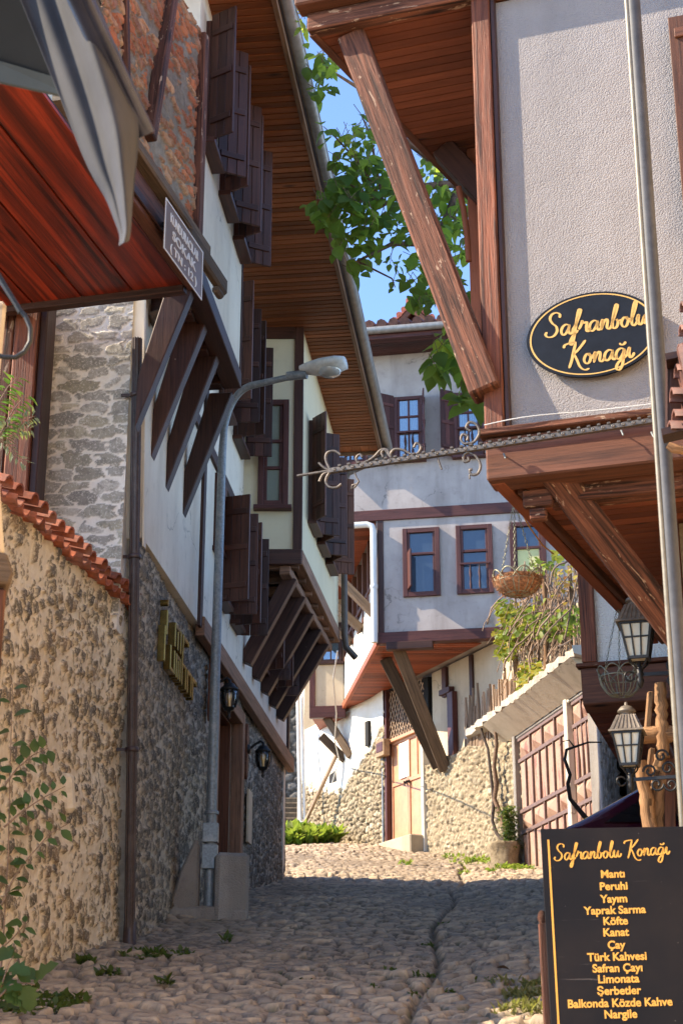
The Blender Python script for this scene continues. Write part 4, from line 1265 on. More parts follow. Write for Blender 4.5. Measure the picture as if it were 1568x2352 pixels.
tz.add(q + [p + Vector((0, 0, .012)) for p in q], [(0, 1, 2, 3), (7, 6, 5, 4), (0, 4, 5, 1), (1, 5, 6, 2), (2, 6, 7, 3), (3, 7, 4, 0)], [[(0, 0)] * 4] * 6)
obj('canopy', tz, M['tarp'], aw)
tz = MB(); q = [at(-40, 128, 3.73), at(178, 192, 3.73), at(180, 226, 3.76), at(-40, 178, 3.76)]
tz.add(q + [p + Vector((0, .012, 0)) for p in q], [(0, 1, 2, 3), (7, 6, 5, 4), (0, 4, 5, 1), (1, 5, 6, 2), (2, 6, 7, 3), (3, 7, 4, 0)], [[(0, 0)] * 4] * 6)
obj('hem', tz, plain('teal hem', (.07, .085, .09), .7, nscale=6, var=.15), aw)

# ------------------------------------------------------------------ plants on the left
def sprig(mb, lm, pts, n, l, wd, r0=.006, spread=.9, tint=None, lobes=False, droop=-.3):
    """a stem through pts with n leaves along it"""
    pts = [Vector(p) for p in pts]
    mb.tube(pts, [r0 * (1 - .7 * i / (len(pts) - 1)) for i in range(len(pts))], 5)
    L_ = [0]
    for a, b in zip(pts, pts[1:]): L_.append(L_[-1] + (b - a).length)
    for k in range(n):
        d = L_[-1] * (k + .6) / n
        i = max(j for j in range(len(L_)) if L_[j] <= d); i = min(i, len(pts) - 2)
        p = pts[i].lerp(pts[i + 1], (d - L_[i]) / max(1e-6, L_[i + 1] - L_[i]))
        T = (pts[i + 1] - pts[i]).normalized()
        sd = T.cross(Vector((0, -1, 0))).normalized() * (1 if k % 2 else -1)
        dd = (sd * spread + T * .5 + Vector((random.uniform(-.3, .3), random.uniform(-.6, .3), droop + random.uniform(-.2, .2)))).normalized()
        up = Vector((random.uniform(-.4, .4), -.6, .8))
        q = l * random.uniform(.7, 1.15)
        lm.leaf(p + dd * .012, dd, up, q, q * wd, random.random() if tint is None else tint, .2, lobes)

def plant(name, label, cat, sprigs, stem_mat, leaf_mat, group=None, **kw):
    ms, ml = MB(), MB()
    for s in sprigs:
        sprig(ms, ml, *s[:1], *s[1:]) if not isinstance(s, dict) else sprig(ms, ml, **{**kw, **s})
    b = Vector(min(ms.v, key=lambda p: p[2]))
    t = thing(name, label, cat, b, group)
    obj('stem', ms, stem_mat, t); obj('foliage', ml, leaf_mat, t)
    return t
YV = 8.2
def pp_(*a, Y=YV): return [at(x, y, Y + .02 * i) for i, (x, y) in enumerate(a)]
plant('creeper', 'green creeper with rounded leaves climbing in front of the buff stone wall', 'plant', [
    dict(pts=pp_((-10, 2330), (6, 2200), (20, 1960), (24, 1760), (30, 1570)), n=22, l=.095, wd=.8),
    dict(pts=pp_((4, 2080), (30, 2020), (70, 1965), (115, 1915), (160, 1890)), n=13, l=.075, wd=.7),
    dict(pts=pp_((10, 1900), (50, 1865), (95, 1835), (150, 1806)), n=15, l=.062, wd=.65),
    dict(pts=pp_((14, 1800), (40, 1765), (75, 1735), (112, 1718)), n=12, l=.075, wd=.75),
    dict(pts=pp_((2, 2180), (30, 2155), (62, 2120)), n=9, l=.06, wd=.7),
], M['stem'], M['leaf_creeper'])
plant('fig_sapling', 'young fig with lobed leaves in the bottom left corner', 'plant', [
    dict(pts=pp_((-20, 2345, ), (2, 2270), (20, 2215), (32, 2196), Y=7.4), n=7, l=.11, wd=1.0, lobes=True),
    dict(pts=pp_((-10, 2300), (25, 2262), (60, 2258), (80, 2262), Y=7.4), n=7, l=.12, wd=1.0, lobes=True),
], M['stem'], M['leaf_creeper'])
YO = 9.4
plant('olive_shrub', 'silvery shrub and fresh green shoots in the gap left of the stone end wall', 'shrub', [
    dict(pts=pp_((-5, 1010), (20, 960), (40, 930), (62, 905), Y=YO), n=30, l=.085, wd=.42, tint=.9),
    dict(pts=pp_((-5, 930), (18, 890), (40, 866), Y=YO), n=16, l=.085, wd=.42, tint=.85),
    dict(pts=pp_((-5, 1000), (25, 975), (55, 965), (82, 955), Y=YO), n=36, l=.06, wd=.30, tint=.25),
    dict(pts=pp_((-5, 1020), (20, 1000), (40, 985), (70, 985), Y=YO), n=36, l=.06, wd=.30, tint=.2),
    dict(pts=pp_((0, 1010), (20, 1020), (35, 1045), (60, 1065), Y=YO), n=26, l=.055, wd=.30, tint=.3),
], M['stem'], M['leaf_olive'])

def tufts(name, pts, mat, n, l, wd, seed, kind_stuff=True, rad=.12, up=1.0):
    """low weeds scattered about the given ground points"""
    rnd = random.Random(seed); mb = MB()
    for (x, y, r_, cnt) in pts:
        for i in range(cnt):
            an, rr = rnd.random() * 6.283, r_ * math.sqrt(rnd.random())
            px, py = x + math.cos(an) * rr, y + math.sin(an) * rr
            z = gz1(px, py) + .01
            for k in range(rnd.randint(2, 4)):
                d = Vector((rnd.uniform(-1, 1), rnd.uniform(-1, 1), rnd.uniform(.3, 1.3) * up)).normalized()
                q = l * rnd.uniform(.5, 1.3)
                mb.leaf((px, py, z + rnd.uniform(0, q * .6)), d, (0, 0, 1), q, q * wd, rnd.random(), .2)
    o = obj(name, mb, mat); o['kind'] = 'stuff'
    return o
def gp(x, y):
    """ground point under a spot of the street"""
    a, b = ray(x, y)
    Y = 8.0
    while Y < 40 and b * Y > gz1(a * Y, Y): Y += .05
    Y = 8.0
    prev = b * Y - gz1(a * Y, Y)
    while Y < 45:
        Y += .05; cur = b * Y - gz1(a * Y, Y)
        if prev > 0 >= cur or prev < 0 <= cur: break
        prev = cur
    return a * Y, Y
T_ = lambda x, y, r_, c: (*gp(x, y), r_, c)
tufts('wall_foot_weeds', [T_(330, 2210, .16, 60), T_(390, 2205, .15, 50), T_(200, 2225, .06, 26), T_(250, 2250, .08, 16), T_(60, 2330, .30, 170), T_(120, 2320, .22, 90), T_(20, 2300, .2, 110), T_(380, 2270, .06, 10), T_(520, 2170, .05, 8)], M['grass_dark'], 0, .055, .5, 3)
tufts('joint_moss', [T_(980, 2180, .05, 18), T_(975, 2250, .07, 24), T_(950, 2300, .05, 20), T_(900, 2240, .08, 16), T_(1020, 2130, .05, 10), T_(860, 2280, .05, 10), T_(1010, 2290, .1, 14), T_(700, 2260, .05, 8), T_(640, 2200, .06, 6), T_(1100, 2260, .1, 12)], M['grass_dark'], 0, .03, .5, 4)
# ------------------------------------------------------------------ RIGHT HOUSE
RO = Vector((.785, 8.0))
Rf = Frame(RO.x, RO.y, .949, -.314)                     # front, s to the right, n towards the street below
sd2 = Vector((math.sin(R(23.5)), math.cos(R(23.5))))
def Q(s, t):                                             # plan point: s along the front, t back along the side
    p = RO + Rf.d * s + sd2 * t
    return (p.x, p.y)
rh = thing('right_house', 'white stucco upper storey on brown timber with a boarded jetty and a great corner strut', 'house', (1.6, 8.4, .3))
WZ0, WZ1 = 3.31, 6.06
wl = MB(); wl.slab([Q(.02, .02), Q(3.2, .02), Q(3.2, 3.6), Q(.02, 3.6)], WZ0, WZ1)
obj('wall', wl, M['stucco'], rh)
sw_ = MB(); sw_.slab([Q(.0, .12), Q(.019, .12), Q(.019, 3.58), Q(.0, 3.58)], WZ0 + .02, WZ1 - .02); obj('side_wall', sw_, M['stucco_brightened'], rh)  # white skin added on the unseen side to bounce light across the lane
def rh_post(s0, s1, n0, n1, z0, z1, mat, nm='corner_post', be=.008, tint=.5):
    return obj(nm, MB().box(Rf, s0, s1, n0, n1, z0, z1, 'z', tint), mat, rh, be)
rh_post(-.01, .098, -.14, .038, 3.30, 6.10, M['wood_post'])
rh_post(.102, .128, -.10, .026, 3.32, 6.08, M['wood_dark'], 'post_edge', .004)
obj('sill_trim', MB().box(Rf, -.04, 1.9, -.03, .075, 3.275, 3.312), M['wood_beam'], rh, .006)
obj('front_beam', MB().box(Rf, -.01, 2.2, -.16, .03, 3.03, 3.272), M['wood_brown'], rh, .010)
obj('soffit_beam', MB().box(Rf, .27, 2.2, -.36, -.20, 2.955, 3.10), M['wood_beam'], rh, .012)
# boarded jetty underside, its open edge running back from the corner
jm = MB(); k = 0; t_ = .17
sdn = sd2.to_3d()
while t_ < 3.55:
    a = Q(.05, t_); b = Q(2.6, t_); c = Q(2.6, t_ + .088); d = Q(.05, t_ + .088)
    jm.hexa([(a[0], a[1], 3.07), (b[0], b[1], 3.07), (d[0], d[1], 3.07), (c[0], c[1], 3.07), (a[0], a[1], 3.09), (b[0], b[1], 3.09), (d[0], d[1], 3.09), (c[0], c[1], 3.09)], 0, random.random())
    t_ += .0955
obj('jetty_boards', jm, M['wood_soffit'], rh)
a, b = Q(.035, .03), Q(.035, 3.6)
obj('jetty_edge', MB().beam((a[0], a[1], 3.085), (b[0], b[1], 3.085), .075, .12, None, .6), M['wood_soffit'], rh, .006)
a, b = Q(.105, .2), Q(.105, 3.6)
obj('jetty_edge', MB().beam((a[0], a[1], 3.045), (b[0], b[1], 3.045), .035, .05, None, .3), M['wood_brown'], rh, .004)
jb2 = MB(); jb2.slab([Q(.06, .1), Q(2.6, .1), Q(2.6, 3.6), Q(.06, 3.6)], 3.094, 3.12); obj('jetty_backing', jb2, M['wood_dark'], rh)
# great strut under the jetty
s0, s1 = at(1255, 1066, 8.02), at(1580, 1490, 8.66)
obj('jetty_strut', MB().beam(s0, s1, .16, .165, Rf.nrm.to_3d(), .5), M['wood_beam'], rh, .014)
obj('corbel', MB().box(Rf, .14, .30, -.22, -.165, 2.93, 3.028), M['wood_beam'], rh, .008)
obj('corbel', MB().box(Rf, .17, .26, -.24, -.18, 2.86, 2.926), M['wood_beam'], rh, .008)
# eaves corner: strut, soffit, fascia
EZ = 6.08
Ec = at(714, 73, 8.30)
pe = lambda x, y, z=EZ: (lambda r: (r[0] * z / r[1], z / r[1]))(ray(x, y))
eaveA = Vector((Ec.x, Ec.y)); eaveB = Vector(pe(1060, 438))
ev = MB(); k = 0
nb_ = 26
edir = (eaveB - eaveA)
for i in range(nb_ + 8):
    f0, f1 = i / nb_, (i + .90) / nb_
    a = eaveA + edir * f0; d = eaveA + edir * f1
    tA = (a - eaveA).length; 
    w_a, w_d = a + Rf.d * 2.2, d + Rf.d * 2.2
    ev.hexa([(a.x, a.y, EZ), (w_a.x, w_a.y, EZ), (d.x, d.y, EZ), (w_d.x, w_d.y, EZ), (a.x, a.y, EZ + .02), (w_a.x, w_a.y, EZ + .02), (d.x, d.y, EZ + .02), (w_d.x, w_d.y, EZ + .02)], 0, random.random())
obj('eave_boards', ev, M['wood_soffit'], rh)
q_ = [eaveA + Rf.d * .02, eaveA + Rf.d * 2.2, eaveA + edir * 1.3 + Rf.d * 2.2, eaveA + edir * 1.3 + Rf.d * .02]
evb = MB(); evb.slab([tuple(p) for p in q_], EZ + .024, EZ + .05); obj('eave_backing', evb, M['wood_dark'], rh)
a, b = eaveA - edir * .0, eaveA + edir * 1.3
obj('eave_edge', MB().beam((a.x + .01, a.y, EZ + .03), (b.x + .01, b.y, EZ + .03), .05, .09, None, .6), M['wood_brown'], rh, .006)
fa = eaveA - Rf.d * .01
fb = eaveA + Rf.d * 3.4
fm = MB().beam((fa.x, fa.y, EZ + .055), (fb.x, fb.y, EZ + .055), .10, .125, None, .55)
obj('fascia', fm, M['wood_beam'], rh, .010)
fa2, fb2 = fa - Rf.d * .05 + Rf.nrm * .075, fb + Rf.nrm * .075
obj('fascia_moulding', MB().beam((fa2.x, fa2.y, EZ + .215), (fb2.x, fb2.y, EZ + .215), .14, .19, None, .35), M['wood_brown'], rh, .012)
p0, p1 = at(1118, 905, 7.97), Vector((eaveA.x + .26, eaveA.y + .04, EZ - .01))
obj('corner_strut', MB().beam(p0, p1, .155, .17, Rf.nrm.to_3d(), .55), M['wood_beam'], rh, .012)
# second strut and side timbers further back
a = Q(.01, 1.5); b = Vector(pe(1018, 345, EZ - .02))
obj('side_strut', MB().beam((a[0] - .02, a[1], 5.05), (b.x, b.y, EZ - .02), .13, .16, None, .2), M['wood_dark_clean'], rh, .008)
c = at(1088, 420, 9.55); d = at(1100, 905, 9.55)
f_ = Frame(c.x, 9.55, .949, -.314)
obj('side_post', MB().box(f_, -.05, .06, -.1, 0, d.z, EZ - .01, 'z', .6), M['wood_soffit'], rh, .006)
cv = MB(); pts = [at(x, y, 9.45) for x, y in ((1052, 430), (1064, 480), (1072, 540), (1076, 600))]
cv.tube(pts, .022, 6)
obj('curved_brace', cv, M['wood_soffit'], rh)
rfm = MB()
rp = [eaveA - Rf.d * .08 + Rf.nrm * .0, fb, fb + sd2 * 4.6, eaveB + edir * .35]
rfm.slab([tuple(p) for p in rp], EZ + .31, EZ + .37, zf=lambda x, y: max(0.0, (x - eaveA.x)) * .35)
obj('roof', rfm, M['tile'], rh)
# lower storey, set back under the jetty
lw = MB(); lw.slab([(1.93, 8.72), (4.0, 8.05), (5.4, 11.4), (3.0, 11.9)], -.2, 3.05)
obj('lower_wall', lw, M['stone_yard'], rh)
# shutter at the right edge
s_a, z_a = Rf.hit(1532, 40, .06); s_b, z_b = Rf.hit(1560, 545, .06)
wn = window(rh, Rf, s_a + .46, s_a + 1.0, z_b + .05, z_a - .05, 0, M['wood_brown'], .06, .05)
shm = MB()
for i in range(4):
    shm.box(Rf, s_a + .11 * i, s_a + .11 * i + .107, .035, .06, z_b, z_a, 'z', random.random())
for zz in (z_b + .12, z_a - .12):
    shm.box(Rf, s_a + .03, s_a + .41, .06, .08, zz - .03, zz + .03)
so2 = obj('shutter', shm, M['wood_brown'], wn, .004)
hk = MB(); zz = Rf.hit(1555, 305, .08)[1]; hk.tube([Rf.P(s_a + .07, .07, zz - .04), Rf.P(s_a + .06, .10, zz), Rf.P(s_a + .09, .10, zz + .04), Rf.P(s_a + .09, .07, zz + .05)], .009, 6)
obj('shutter_dog', hk, M['old_iron'], wn)
nl = MB()
for x, y in ((1158, 1045), (1427, 992), (1496, 996)):
    s_, z_ = Rf.hit(x, y, .05); nl.tube([Rf.P(s_, .03, z_), Rf.P(s_, .07, z_), Rf.P(s_ + .01, .075, z_ - .03)], .005, 5)
obj('hook', nl, M['galv'], rh)
wr = MB(); wr.tube([Rf.P(s, .085 + .01 * math.sin(s * 9), 3.325 + .012 * math.sin(s * 5) + .01 * s) for s in np.linspace(0, 1.5, 22)], .0032, 5)
obj('cable', wr, M['pvc'], rh)

# script lettering drawn as brush strokes
GL = {
 'S': ([[(1.10, 1.72), (1.12, 2.05), (.82, 2.25), (.42, 2.12), (.26, 1.72), (.45, 1.28), (.76, .92), (.80, .45), (.48, .05), (.02, .02), (-.20, .28), (-.06, .52)]], 1.12),
 'a': ([[(.78, .86), (.52, 1.0), (.20, .80), (.06, .38), (.20, .04), (.46, .16), (.70, .56), (.80, .96)], [(.80, .96), (.70, .42), (.80, .06), (1.0, .16), (1.12, .40)]], .98),
 'f': ([[(.0, .32), (.36, .85), (.74, 1.75), (.86, 2.2), (.68, 2.2), (.50, 1.5), (.28, .3), (.06, -.72), (-.14, -1.0), (-.20, -.70), (.10, -.14), (.56, .30)]], .60),
 'r': ([[(.0, .35), (.24, .80), (.34, 1.12), (.42, .90), (.72, .95), (.66, .50), (.68, .10), (.86, .10), (1.0, .38)]], .86),
 'n': ([[(.0, .38), (.24, .96), (.22, .60), (.08, .0)], [(.10, .16), (.36, .76), (.60, .96), (.66, .72), (.58, .22), (.70, .02), (.88, .12), (1.02, .38)]], .94),
 'b': ([[(.0, .35), (.36, 1.2), (.64, 2.05), (.52, 2.2), (.30, 1.5), (.12, .45), (.20, .02), (.46, .10), (.60, .52), (.50, .82), (.62, .66), (.92, .72)]], .80),
 'o': ([[(.56, .92), (.28, .84), (.08, .40), (.24, .02), (.52, .12), (.66, .56), (.54, .92), (.60, .70), (.96, .72)]], .82),
 'l': ([[(.0, .35), (.36, 1.15), (.64, 2.05), (.50, 2.2), (.28, 1.4), (.14, .35), (.26, .02), (.48, .14), (.62, .40)]], .54),
 'u': ([[(.0, .42), (.22, .96), (.16, .44), (.22, .04), (.46, .14), (.74, .92)], [(.74, .92), (.64, .36), (.74, .04), (.98, .18), (1.12, .5)]], 1.05),
 'K': ([[(.86, 2.18), (.62, 1.3), (.40, .45), (.16, -.22)], [(-.22, 1.72), (-.10, 2.0), (.30, 2.12), (.86, 2.18)], [(1.70, 2.22), (1.38, 1.82), (.98, 1.36), (.56, 1.02)], [(.62, 1.08), (.86, .5), (1.10, -.2), (1.48, -.55), (1.90, -.48)]], 1.40),
 'g': ([[(.78, .86), (.52, 1.0), (.20, .80), (.06, .38), (.20, .04), (.46, .16), (.70, .56), (.80, .96)], [(.80, .96), (.70, .20), (.52, -.62), (.24, -.98), (.02, -.78), (.22, -.30), (.72, .08), (1.12, .42)], [(.42, 1.50), (.56, 1.32), (.80, 1.36), (.96, 1.56)]], .98),
 'i': ([[(.0, .40), (.26, .96), (.20, .44), (.26, .04), (.48, .16), (.64, .46)]], .58),
 ' ': ([], .75)}
def catmull(p, k=7):
    p = [np.array(q, float) for q in p]; p = [2 * p[0] - p[1]] + p + [2 * p[-1] - p[-2]]
    out = []
    for i in range(1, len(p) - 2):
        for j in range(k):
            t = j / k
            out.append(.5 * (2 * p[i] + (p[i + 1] - p[i - 1]) * t + (2 * p[i - 1] - 5 * p[i] + 4 * p[i + 1] - p[i + 2]) * t * t + (3 * p[i] - p[i - 1] - 3 * p[i + 1] + p[i + 2]) * t ** 3))
    out.append(p[-2]); return out
def script_text(mb, word, place, size, pen=.26, thin=.42, ang=72, n=.004):
    """place(x, y) -> point; strokes are flat brush ribbons"""
    x0 = 0; dv_ = (math.cos(R(ang)), math.sin(R(ang)))
    for ch in word:
        g, adv = GL[ch]
        for st_ in g:
            c = catmull(st_); L_, R_ = [], []
            for i, q in enumerate(c):
                tn = c[min(i + 1, len(c) - 1)] - c[max(i - 1, 0)]; tn = tn / (np.linalg.norm(tn) + 1e-9)
                down = abs(tn[0] * dv_[0] + tn[1] * dv_[1])
                wd = pen * (thin + (1 - thin) * down ** 1.5) * min(1, .45 + .28 * min(i, len(c) - 1 - i)) / 2
                nx, ny = -tn[1] * wd, tn[0] * wd
                L_.append(place((x0 + q[0] + nx) * size, (q[1] + ny) * size)); R_.append(place((x0 + q[0] - nx) * size, (q[1] - ny) * size))
            m = len(c)
            mb.add(L_ + R_, [(i, m + i, m + i + 1, i + 1) for i in range(m - 1)], [[(0, 0)] * 4] * (m - 1))
        x0 += adv
    return x0 * size
def script_width(word, size): return sum(GL[c][1] for c in word) * size

# oval house sign
ov = thing('oval_sign', 'navy oval sign with a gold rim and gold script on the white stucco wall', 'sign', Rf.P(1, .05, 4.0))
sL = Rf.hit(1207, 790, .06)[0]; sT, zT = Rf.hit(1352, 668, .06); zB_ = Rf.hit(1352, 862, .06)[1]
sC = sT + .0; rx = sC - sL; zC = (zT + zB_) / 2; rz = (zT - zB_) / 2
obj('plate', MB().lathe(Rf.P(sC, .022, zC), [(1, 0), (1, .018)], 64, smooth=False, axis=Rf.nrm.to_3d()), M['oval_navy'], ov)
po = ov.children[0]
for v in po.data.vertices:
    q = v.co + Vector(ov.location); r = q - Rf.P(sC, 0, zC)
    s_, z_, n_2 = r.dot(Rf.d.to_3d()), r.z, r.dot(Rf.nrm.to_3d())
    v.co = Rf.P(sC + s_ * rx, n_2, zC + z_ * rz) - Vector(ov.location)
rim = MB(); K = 72; vs = []
for rr in (.925, .952):
    for k in range(K):
        an = 2 * math.pi * k / K; vs.append(Rf.P(sC + rx * rr * math.cos(an), .0415, zC + rz * rr * math.sin(an)))
rim.add(vs, [(k, (k + 1) % K, K + (k + 1) % K, K + k) for k in range(K)], [[(0, 0)] * 4] * K)
obj('rim', rim, M['gold'], ov)
tx = MB()
w1 = script_width('Safranbolu', 1.0)
z1 = rx * 1.52 / w1
aA = Rf.hit(1256, 772, .06)
script_text(tx, 'Safranbolu', lambda x, y: Rf.P(aA[0] + x, .042, aA[1] + y), z1, .25)
obj('lettering', tx, M['gold'], ov); tx = MB()
aB = Rf.hit(1300, 838, .06)
script_text(tx, 'Konagi', lambda x, y: Rf.P(aB[0] + x, .042, aB[1] + y), z1, .25)
obj('lettering', tx, M['gold'], ov)

# wrought iron sign bracket along the front
ib = thing('iron_bracket', 'long wrought iron sign bracket with scrolls reaching out over the street', 'bracket', Rf.P(0, .1, 3.2))
n_ = .14
q0, q1 = Rf.hit(757, 1082, n_), Rf.hit(1500, 966, n_)
zb = lambda s: q0[1] + (q1[1] - q0[1]) * (s - q0[0]) / (q1[0] - q0[0])
bar = MB(); a, b = Rf.P(q0[0], n_, zb(q0[0])), Rf.P(q1[0] + .5, n_, zb(q1[0] + .5))
bar.beam(a, b, .026, .028, Rf.nrm.to_3d(), .4)
s = q0[0] + .03
while s < q1[0]:
    bar.lathe(Rf.P(s, n_ + .015, zb(s)), [(.011, 0), (.008, .006), (.003, .003)], 7, axis=Rf.nrm.to_3d())
    bar.beam(Rf.P(s + .022, n_ + .008, zb(s) + .018), Rf.P(s + .040, n_ + .008, zb(s) + .020), .026, .012, Rf.nrm.to_3d(), .2)
    s += .052
obj('bar', bar, M['old_iron'], ib, .002)
def scroll(px, r=.0075):
    pts = [np.array(q, float) for q in px]
    c = catmull(px, 6)
    mb = MB(); mb.tube([Rf.P(*(lambda h: (h[0], n_, h[1]))(Rf.hit(q[0], q[1], n_))) for q in c], r, 6)
    obj('scroll', mb, M['old_iron'], ib)
scroll([(757, 1078), (748, 1055), (752, 1040), (768, 1036), (782, 1044)])
scroll([(757, 1084), (748, 1104), (756, 1118), (772, 1120), (784, 1112)])
scroll([(757, 1080), (744, 1074), (732, 1063)]); scroll([(757, 1083), (742, 1090), (733, 1106)])
scroll([(757, 1081), (720, 1087), (682, 1093)])
scroll([(832, 1050), (826, 1044), (818, 1052), (822, 1062), (838, 1062), (858, 1050), (874, 1034), (888, 1033), (896, 1046)])
scroll([(880, 1050), (876, 1040), (884, 1034), (898, 1052), (896, 1044), (906, 1032), (926, 1034), (948, 1045), (962, 1038), (966, 1025), (956, 1018), (950, 1028)])
scroll([(1066, 1020), (1058, 1010), (1062, 998), (1074, 1002), (1072, 1012)]); scroll([(1066, 1020), (1088, 1015), (1100, 995), (1094, 976), (1078, 970), (1070, 982), (1080, 990)])
scroll([(1076, 1038), (1064, 1046), (1066, 1060), (1076, 1058), (1074, 1050)]); scroll([(1078, 1040), (1094, 1050), (1103, 1070), (1096, 1088), (1082, 1090), (1078, 1080), (1084, 1078)])
scroll([(1082, 1088), (1078, 1092), (1078, 1100)], .005)
scroll([(1005, 1052), (1010, 1068), (1014, 1078)], .006)
ky = MB(); ky.tube([Rf.P(*(lambda h: (h[0], n_, h[1]))(Rf.hit(x, y, n_))) for x, y in ((814, 1084), (818, 1096), (824, 1106), (820, 1112), (809, 1114), (806, 1122), (814, 1120), (822, 1108))], .005, 6)
one('hook', ky, M['old_iron'], 'small iron hook dangling under the outer end of the iron sign bracket', 'hook')

# tall grey post in front
PYY = 6.9
pt0, pt1 = at(1449, -60, PYY), at(1561, 1560, PYY)
ps = thing('steel_post', 'tall grey steel post standing in front of the stucco wall', 'post', (pt1.x, PYY, -.3))
foot = pt1 + (pt1 - pt0).normalized() * 2.6
pm_ = MB(); pm_.tube([pt0 + (pt0 - pt1) * .1, pt1, foot], .034, 18)
obj('shaft', pm_, M['pole_paint'], ps)
pm_ = MB(); pm_.tube([pt0 + Vector((-.036, -.006, 0)) + (pt0 - pt1) * .1, pt1 + Vector((-.036, -.006, 0)), foot + Vector((-.036, -.006, 0))], .0125, 10)
obj('conduit', pm_, plain('pale metal conduit', (.24, .21, .155), .45, .2, nscale=20, var=.25), ps)

# edge of a tiled canopy poking in at the right
tc_ = thing('tile_canopy', 'smoke dark roof tiles of a low canopy poking in at the right edge', 'roof', at(1568, 900, 6.3))
tm = MB()
rnd = random.Random(5)
for r_, (x, y, sc_) in enumerate([(1562, 700, .7), (1560, 755, .75), (1556, 800, .8), (1550, 850, .95), (1540, 905, 1.0), (1545, 955, 1.0), (1535, 985, 1.15)]):
    p = at(x, y, 6.3)
    for j in range(3):
        a = p + Vector((.09 * j, -.02 * j, .01 * j)); b = a + Vector((.22, .05, .02))
        K = 8; vs = []
        for c, rr in ((a, .048 * sc_), (b, .05)):
            for rin in (1, .72):
                for k in range(K):
                    an = math.pi * k / (K - 1); vs.append(c + Vector((0, math.cos(an) * rr * rin, math.sin(an) * rr * rin - .02)))
        I = lambda e, jj, k: e * 2 * K + jj * K + k
        fs = []
        for k in range(K - 1):
            fs += [(I(0, 0, k), I(0, 0, k + 1), I(1, 0, k + 1), I(1, 0, k)), (I(0, 1, k), I(1, 1, k), I(1, 1, k + 1), I(0, 1, k + 1)), (I(0, 0, k), I(0, 1, k), I(0, 1, k + 1), I(0, 0, k + 1))]
        tm.add(vs, fs, [[(0, 0)] * 4] * len(fs), rnd.random(), True)
obj('tiles', tm, M['tile_dark'], tc_)
kb = MB(); a = at(1524, 1000, 6.32); kb.beam(at(1520, 1002, 6.33), at(1590, 985, 6.3), .10, .03, None, .2); kb.beam(at(1528, 830, 6.33), at(1600, 815, 6.3), .10, .03, None, .2)
kb.beam(at(1545, 820, 6.4), at(1545, 1005, 6.4), .05, .06); 
obj('batten', kb, M['wood_dark'], tc_)
kb = MB(); kb.beam(at(1566, 905, 6.36), (2.95, 6.25, 3.05), .30, .36, None, .3); obj('roof_body', kb, M['tile_dark'], tc_, .02)
kb = MB(); kb.tube([at(1532, 1022, 6.3), at(1545, 1030, 6.3), at(1568, 1034, 6.3), at(1590, 1030, 6.3)], [.016, .022, .02, .016], 8)
obj('rafter_end', kb, M['wood_log'], tc_)

# menu board
MBF = Frame(*at(1240, 1905, 6.7).xy, .985, -.12)
mbd = thing('menu_board', 'black menu board with orange lettering and gold side lines at the lower right', 'sign', MBF.P(.3, 0, -.2))
tl_, tr_ = MBF.hit(1239, 1904, 0), MBF.hit(1570, 1888, 0)
lean = .10
bwid = .635
zt = tl_[1]; zb2 = zt - 1.06
def MP(s, z, n=0.0):                                     # board leans back a little
    d = (zt - z)
    return MBF.P(s + d * .012, n + d * lean, z)
bmx = MB()
bmx.hexa([MP(0, zb2, -.012), MP(bwid, zb2, -.012), MP(0, zb2), MP(bwid, zb2), MP(0, zt, -.012), MP(bwid, zt, -.012), MP(0, zt), MP(bwid, zt)], 2)
obj('panel', bmx, M['board_black'], mbd, .002)
for s0_, s1_, zt_ in ((.026, .034, zt - .045), (bwid - .045, bwid - .036, zt - .014)):
    ln_ = MB(); ln_.add([MP(s0_, zb2 + .01, .0012), MP(s1_, zb2 + .01, .0012), MP(s1_, zt_, .0012), MP(s0_, zt_, .0012)], [(0, 1, 2, 3)], [[(0, 0)] * 4])
    obj('side_line', ln_, M['menu_gold'], mbd)
def mpix(x, y):
    lo = [.3, zt - .5]
    for _ in range(40):                                  # invert the board's own surface for a spot on it
        p = MP(*lo); a, b = p.x / p.y, p.z / p.y; ra, rb = ray(x, y)
        lo[0] += (ra - a) * p.y * .9; lo[1] += (rb - b) * p.y * .9
    return lo
hd_ = MB()
a = mpix(1276, 1977); b = mpix(1540, 1962)
wS, wK = script_width('Safranbolu', 1), script_width('Konagi', 1)
sz = (b[0] - a[0]) / (wS + wK + .95) * 1.0
sl_ = (b[1] - a[1]) / (b[0] - a[0])
script_text(hd_, 'Safranbolu', lambda x, y: MP(a[0] + x, a[1] + x * sl_ + y, .0015), sz, .225)
off_ = (wS + .75) * sz
script_text(hd_, 'Konagi', lambda x, y: MP(a[0] + off_ + x, a[1] + (off_ + x) * sl_ + y * 1.02, .0015), sz, .225)
obj('heading', hd_, M['menu_gold'], mbd)
items = [("Mantı", 1406, 2008), ("Peruhi", 1408, 2036), ("Yayım", 1409, 2065), ("Yaprak Sarma", 1411, 2091), ("Köfte", 1412, 2116), ("Kanat", 1413, 2142), ("Çay", 1414, 2171),
         ("Türk Kahvesi", 1416, 2198), ("Safran Çayı", 1417, 2224), ("Limonata", 1419, 2249), ("Şerbetler", 1420, 2276), ("Balkonda Közde Kahve", 1422, 2304), ("Nargile", 1424, 2330)]
im = MB()
h1 = mpix(1406, 2000)[1] - mpix(1406, 2020)[1]
for txt, x, y in items:
    c = mpix(x, y)
    vs, fs = text_mesh(txt, h1 * 1.24, ext=0.0, bold=h1 * .036, sx=1.0)
    im.add([MP(c[0] + q[0], c[1] + q[1] + q[0] * .018, .0015) for q in vs], fs, [[(0, 0)] * len(f) for f in fs])
obj('menu_lines', im, M['menu_gold'], mbd)
